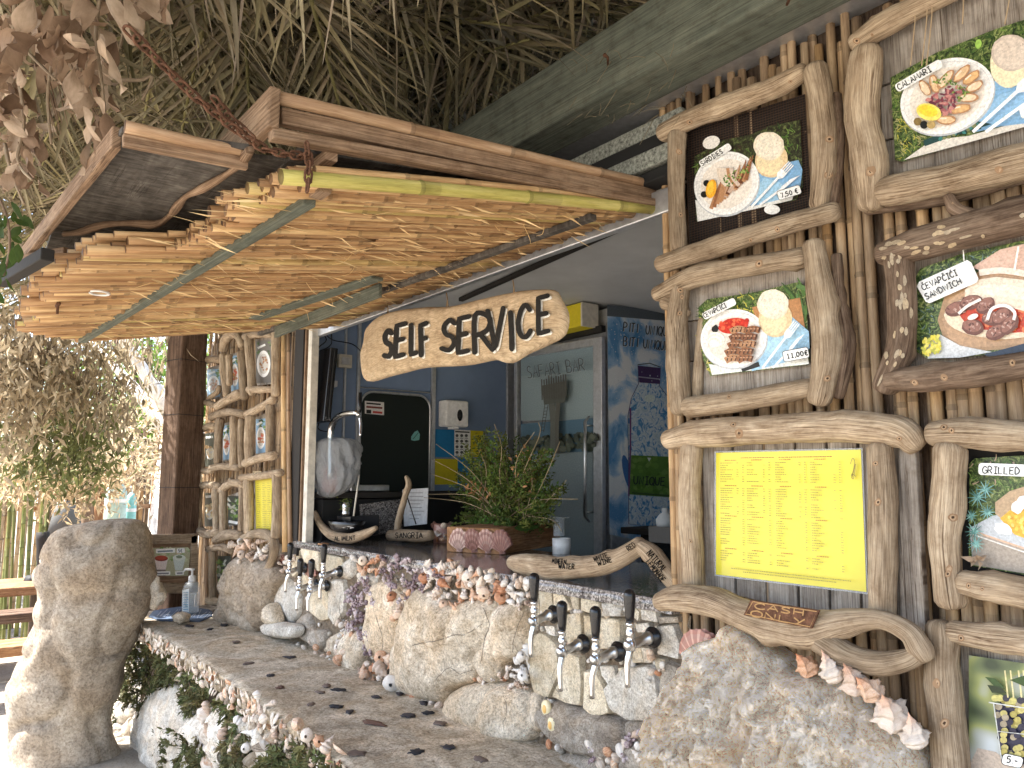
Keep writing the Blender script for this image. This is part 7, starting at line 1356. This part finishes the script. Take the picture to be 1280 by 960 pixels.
leaves([(-20, 240), (12, 250), (30, 268), (30, 290), (20, 320), (8, 350), (-20, 360)], 30, gl, GM, 1.65, 1.95, .45, .8, 1.0, .5)
m = MB(); P = [(*FD(x, y, 1.75), .003) for x, y in ((-10, 230), (8, 270), (12, 310), (4, 345))]; m.tube(P, 6, 5); m.build('twig', 'bark_wood', gl)
# ================================================================ GARDEN AT THE LEFT
def canopyleaves(name, label, cat, group, blobs_, mat, L, wd, n, twigs=True, down=0, cols=(1, 1, 1), trunk=None):
    t = thing(name, label, cat, (blobs_[0][0], blobs_[0][1], trunk[2] if trunk else blobs_[0][2]), group); m = MB(); tw = MB()
    for (x, y, z, rx, ry, rz, k) in blobs_:
        nc = max(3, int(n*k/14))
        for c in range(nc):
            d = Vector((q.gauss(0, 1), q.gauss(0, 1), q.gauss(0, 1))).normalized()*(q.random()**.45); c0 = Vector((x+d.x*rx, y+d.y*ry, z+d.z*rz)); cc = q.uniform(.55, 1.6)
            for i in range(14):
                p = c0+Vector((q.gauss(0, 1), q.gauss(0, 1), q.gauss(0, 1)))*L*1.3; k2 = cc*q.uniform(.8, 1.2); leafcard(m, p, Vector((q.gauss(0, .7), q.gauss(0, .7), q.gauss(-down, .7))), L*q.uniform(.6, 1.2), wd*q.uniform(.6, 1.2), q, (k2*cols[0], k2*cols[1], k2*cols[2]))
            if twigs and c % 3 == 0: tw.tube([(x+q.uniform(-.1, .1)*rx, y, z+rz*.9, .004), (*((c0+Vector((x, y, z)))/2), .003), (*c0, .0015)], 4)
    o = m.build('leaves' if not trunk else 'crown', mat, t); o['kind'] = 'stuff'
    if tw.f: tw.build('twigs', 'bark_wood', t, kind='stuff')
    if trunk:
        x, y, z, h, r = trunk; tk = MB(); tk.tube([(x, y, z, r*1.2), (x+.08, y, z+h*.35, r), (x-.05, y+.05, z+h*.7, r*.75), (x+.05, y, z+h, r*.45)], 10, 5, .12, 4)
        for i in range(5): a = i*1.3; tk.tube([(x, y, z+h*(.5+.08*i), r*.5), (x+math.cos(a)*.5, y+math.sin(a)*.5, z+h*(.7+.08*i), r*.3), (x+math.cos(a)*1.1, y+math.sin(a)*1.1, z+h*(.85+.1*i), r*.1)], 7, 4, .1, 5)
        tk.build('trunk', 'bark_wood' if trunk[4] < .2 else 'whitewash', t)
    return t
gh = 'bundles of dried foliage hanging from the roof edge'
def hang(label, P, n, dist, mat, L, wd, down=1.2, cols=(1, 1, 1)):
    bl_ = []
    for (x, y) in scat(P, 14, q, 14): p = FD(x, y, dist+q.uniform(-.25, .25)); bl_.append((p.x, p.y, p.z, .16, .14, .14, 1/14))
    return canopyleaves('hanging_foliage', label, 'dried foliage', gh, bl_, mat, L, wd, n, True, down, cols)
hang('brown dried leaves hanging at the far left edge below the canopy', [(-30, 400), (45, 400), (50, 470), (30, 520), (-30, 540)], 2300, 5.0, 'brown_foliage', .10, .03)
hang('brown leaf curtain hanging just under the outer end of the canopy', [(50, 415), (140, 425), (150, 500), (110, 510), (60, 480)], 1500, 5.2, 'brown_foliage', .10, .026)
hang('thin brown strands hanging under the canopy next to the timber post', [(130, 418), (200, 418), (196, 445), (150, 455)], 420, 5.6, 'brown_foliage', .13, .016, 2.2)
hang('olive green leafy bundle hanging in the middle of the left gap', [(20, 490), (80, 480), (130, 490), (150, 550), (100, 590), (30, 580), (0, 540)], 2300, 5.6, 'olive_foliage', .085, .026, .8)
hang('russet dried bundle low on the left above the green canes', [(-30, 560), (60, 570), (150, 560), (170, 590), (110, 620), (60, 640), (-30, 625)], 2200, 6.2, 'brown_foliage', .075, .022, .6, (1.05, 1, .9))
hang('pale straw coloured dried bundle beside the timber post', [(110, 540), (150, 500), (175, 530), (180, 600), (140, 600)], 1100, 6.6, 'straw_foliage', .085, .02, .6)
# canes
cb = thing('cane_clump', 'clump of green and tan canes standing in front of the fence at the far left', 'canes', (-7.3, .9, 0)); CM = [reedmesh('cane', 2.0, r, mt_, .26, 4) for r, mt_ in ((.02, 'cane_green'), (.016, 'cane_green'), (.018, 'wall_reed'))]
for (x, w_) in ((2, 1), (9, 1), (16, .8), (24, 1), (31, .7), (37, 1), (43, .8), (48, .8), (53, 1.1), (-8, 1), (-18, 1)):
    p = FD(x, 745, 7.0+q.uniform(-.5, .5)); p.z = 0; inst(CM[q.randrange(2)], 'cane', cb, xf(p, (q.uniform(-.04, .04), q.uniform(-.04, .04), 1), 0, (w_, w_, .78)))
cf = thing('cane_fence', 'brown cane and board fence across the back of the garden', 'fence', (-9.6, 1.4, 0))
y = -1.2
while y < 5.2:
    r = q.uniform(.8, 1.3); inst(CM[2], 'cane', cf, xf((-9.6+.12*math.sin(y*2), y, 0), (q.uniform(-.02, .02), q.uniform(-.015, .015), 1), 0, (r*1.25, r*1.25, q.uniform(.7, .88)))); y += .052
for z in (.4, 1.2): MB().beam((-9.55, -1.2, z), (-9.55, 5.2, z), .03, .05).build('rail', 'frame_board', cf, False)
for i, (x, wpx, d_) in enumerate(((78, 7, 8.2), (90, 6, 8.4), (103, 13, 8.0), (116, 10, 8.3), (129, 12, 8.1), (186, 8, 8.6))):
    p = FD(x, 745, d_); r = wpx/2*d_/FPX; m = MB(); m.tube([(p.x, p.y, 0, r*1.1), (p.x, p.y, 1.1, r), (p.x+.02, p.y, 2.1, r*.95)], 10, 6, .1, 6); tag(m.build('wooden_pole', 'sunny_wood' if i % 2 else 'frame_board'), ('slim brown pole under the russet bundle, leftmost of the rough poles', 'second slim rough pole from the left in the garden', 'thickest rough brown pole standing left of the gas bottles', 'rough pole standing between the thickest pole and the gas bottles', 'rough pole directly behind the big gas bottle', 'thin rough pole seen just left of the timber post')[i], 'pole', 'rough poles in the garden')
# gas bottles
for (x, d_, wpx, mat, lab, hz) in ((144, 6.8, 25, 'gas_green', 'large pale green gas bottle behind the tall boulder', 1.52), (163, 7.0, 13, 'gas_blue', 'small turquoise gas bottle right of the large pale one', 1.43)):
    p = FD(x, 640, d_); r = wpx/2*d_/FPX; g_ = thing('gas_bottle', lab, 'gas bottle', (p.x, p.y, hz-.6)); c = Vector((p.x, p.y, hz-.62)); MB().lathe([(0, 0), (r*.9, 0), (r, .03), (r, .44), (r*.98, .49), (r*.8, .54), (r*.4, .57), (r*.2, .575)], 24, c).build('body', mat, g_); MB().lathe([(r*1.01, .40), (r*1.02, .405), (r*1.02, .425), (r*1.01, .43)], 24, c).build('band', 'white_plastic', g_); MB().lathe([(r*.25, .57), (r*.25, .60), (r*.35, .61), (r*.35, .63), (0, .63)], 14, c).build('valve', 'steel', g_)
tb_ = thing('crate_table', 'rough low wooden table under the gas bottles', 'table', (FD(150, 660, 6.9).x, FD(150, 660, 6.9).y, 0)); c = FD(150, 660, 6.9); MB().box((c.x, c.y, .88), (.5, .75, .05)).build('tabletop', 'sunny_wood', tb_, False, .005)
for sx in (-.2, .2):
    for sy in (-.32, .32): MB().box((c.x+sx, c.y+sy, .43), (.07, .07, .86)).build('leg', 'post_wood', tb_, False, .004)
# grey hood
c = FD(82, 655, 7.0); k = 7.0/FPX; hd = thing('metal_hood', 'dark grey metal lamp hood hanging among the canes at the left', 'lamp hood', c); MB().lathe([(k*4, k*28), (k*12, k*22), (k*16, k*8), (k*20, k*-14), (k*19, k*-14), (k*14, k*10), (k*3, k*25)], 24, c, col=(.1, .1, .095)).build('shade', 'painted', hd); MB().tube([(c.x, c.y, c.z+k*27, .006), (c.x, c.y, c.z+.7, .006)], 6).build('cord', 'black_plastic', hd)
# log tables lower left
def logtable(label, x, y, d_, wd, L, hz, col='sunny_wood'):
    p = FD(x, y, d_); t = thing('log_bench' if hz < .6 else 'log_table', label, 'bench' if hz < .6 else 'table', (p.x, p.y, 0)); mm_ = MB()
    for i in range(3): MB().box((p.x-wd/2+wd*(i+.5)/3, p.y-.1, hz), (wd/3-.012, L, .07)).build('plank', col, t, False, .012)
    for s_ in (-.35, .35): MB().box((p.x, p.y-.1+s_*L, (hz-.035)/2), (wd*.7, .12, hz-.035)).build('leg', 'post_wood', t, False, .01)
    return t
logtable('sunlit rough plank table at the left edge behind the tall boulder', 8, 755, 6.3, .7, 1.0, .62); logtable('low plank bench in front of the plank table at the left edge', 0, 835, 5.2, .32, 1.0, .36); logtable('middle plank bench between the plank table and the lowest bench at the left edge', 5, 790, 5.8, .3, 1.0, .47, 'post_wood')
c = FD(48, 735, 6.6); st2 = thing('dark_post', 'dark leaning post with a round peg just left of the tall boulder', 'post', (c.x, c.y, 0)); MB().tube([(c.x, c.y, 0, .05), (c.x+.02, c.y+.02, .6, .045), (c.x, c.y, 1.05, .05)], 10, 5, .15, 8).build('post', 'dark_board', st2); a = FD(34, 727, 6.5); b = FD(46, 727, 6.5); MB().tube([(*a, .055), (*b, .05)], 14).build('peg', 'black_matte', st2)
# trees behind
gt = 'trees beyond the garden fence'
def tree(label, x, y, h, mat, r, n, cols=(1, 1, 1), tr=.12):
    bl_ = [(x+q.uniform(-r, r)*.6, y+q.uniform(-r, r)*.6, h*.55+q.uniform(-.3, .5)*r, r*.55, r*.55, r*.45, 1/6) for _ in range(6)]; return canopyleaves('tree', label, 'tree', gt, bl_, mat, .13, .06, n, False, .3, cols, (x, y, 0, h*.75, tr))
tree('light green tree seen between the canopy and the timber post', -12.5, 2.6, 4.6, 'green_foliage', 1.7, 3600, (1.5, 1.5, 1.1)); tree('green tree behind the small frames right of the timber post', -13.0, 5.0, 4.8, 'green_foliage', 1.8, 3200, (1.3, 1.4, 1.0)); tree('bushy green tree behind the hanging brown bundles', -12.2, .4, 3.8, 'olive_foliage', 1.6, 3000)
tree('lower green tree at the far left behind the cane fence', -13.5, -1.6, 4.2, 'green_foliage', 1.8, 2400)
tree('pale trunked tree standing left of the timber post', -9.2, 2.25, 3.6, 'straw_foliage', .7, 500, (1, 1, .9), .21)
tree('distant tree filling the gap behind the rough poles', -16, 3.4, 5.6, 'olive_foliage', 2.6, 3000, (1.2, 1.3, 1)); tree('distant tree furthest left beyond the fence', -17, .5, 5.6, 'green_foliage', 2.6, 2600)
# straw tufts on the far reed wall edge
m = MB()
for i in range(160): p = FD(q.uniform(238, 262), q.choice([q.uniform(440, 500), q.uniform(520, 560)]), 5.9); leafcard(m, p, Vector((q.uniform(-1, 1), q.uniform(-1, 1), q.uniform(-.6, .6))), q.uniform(.06, .18), .012, q)
o = m.build('leaves', 'straw_foliage'); tag(o, 'pale straw tufts sticking out beside the small frames right of the post', 'straw'); o['kind'] = 'stuff'
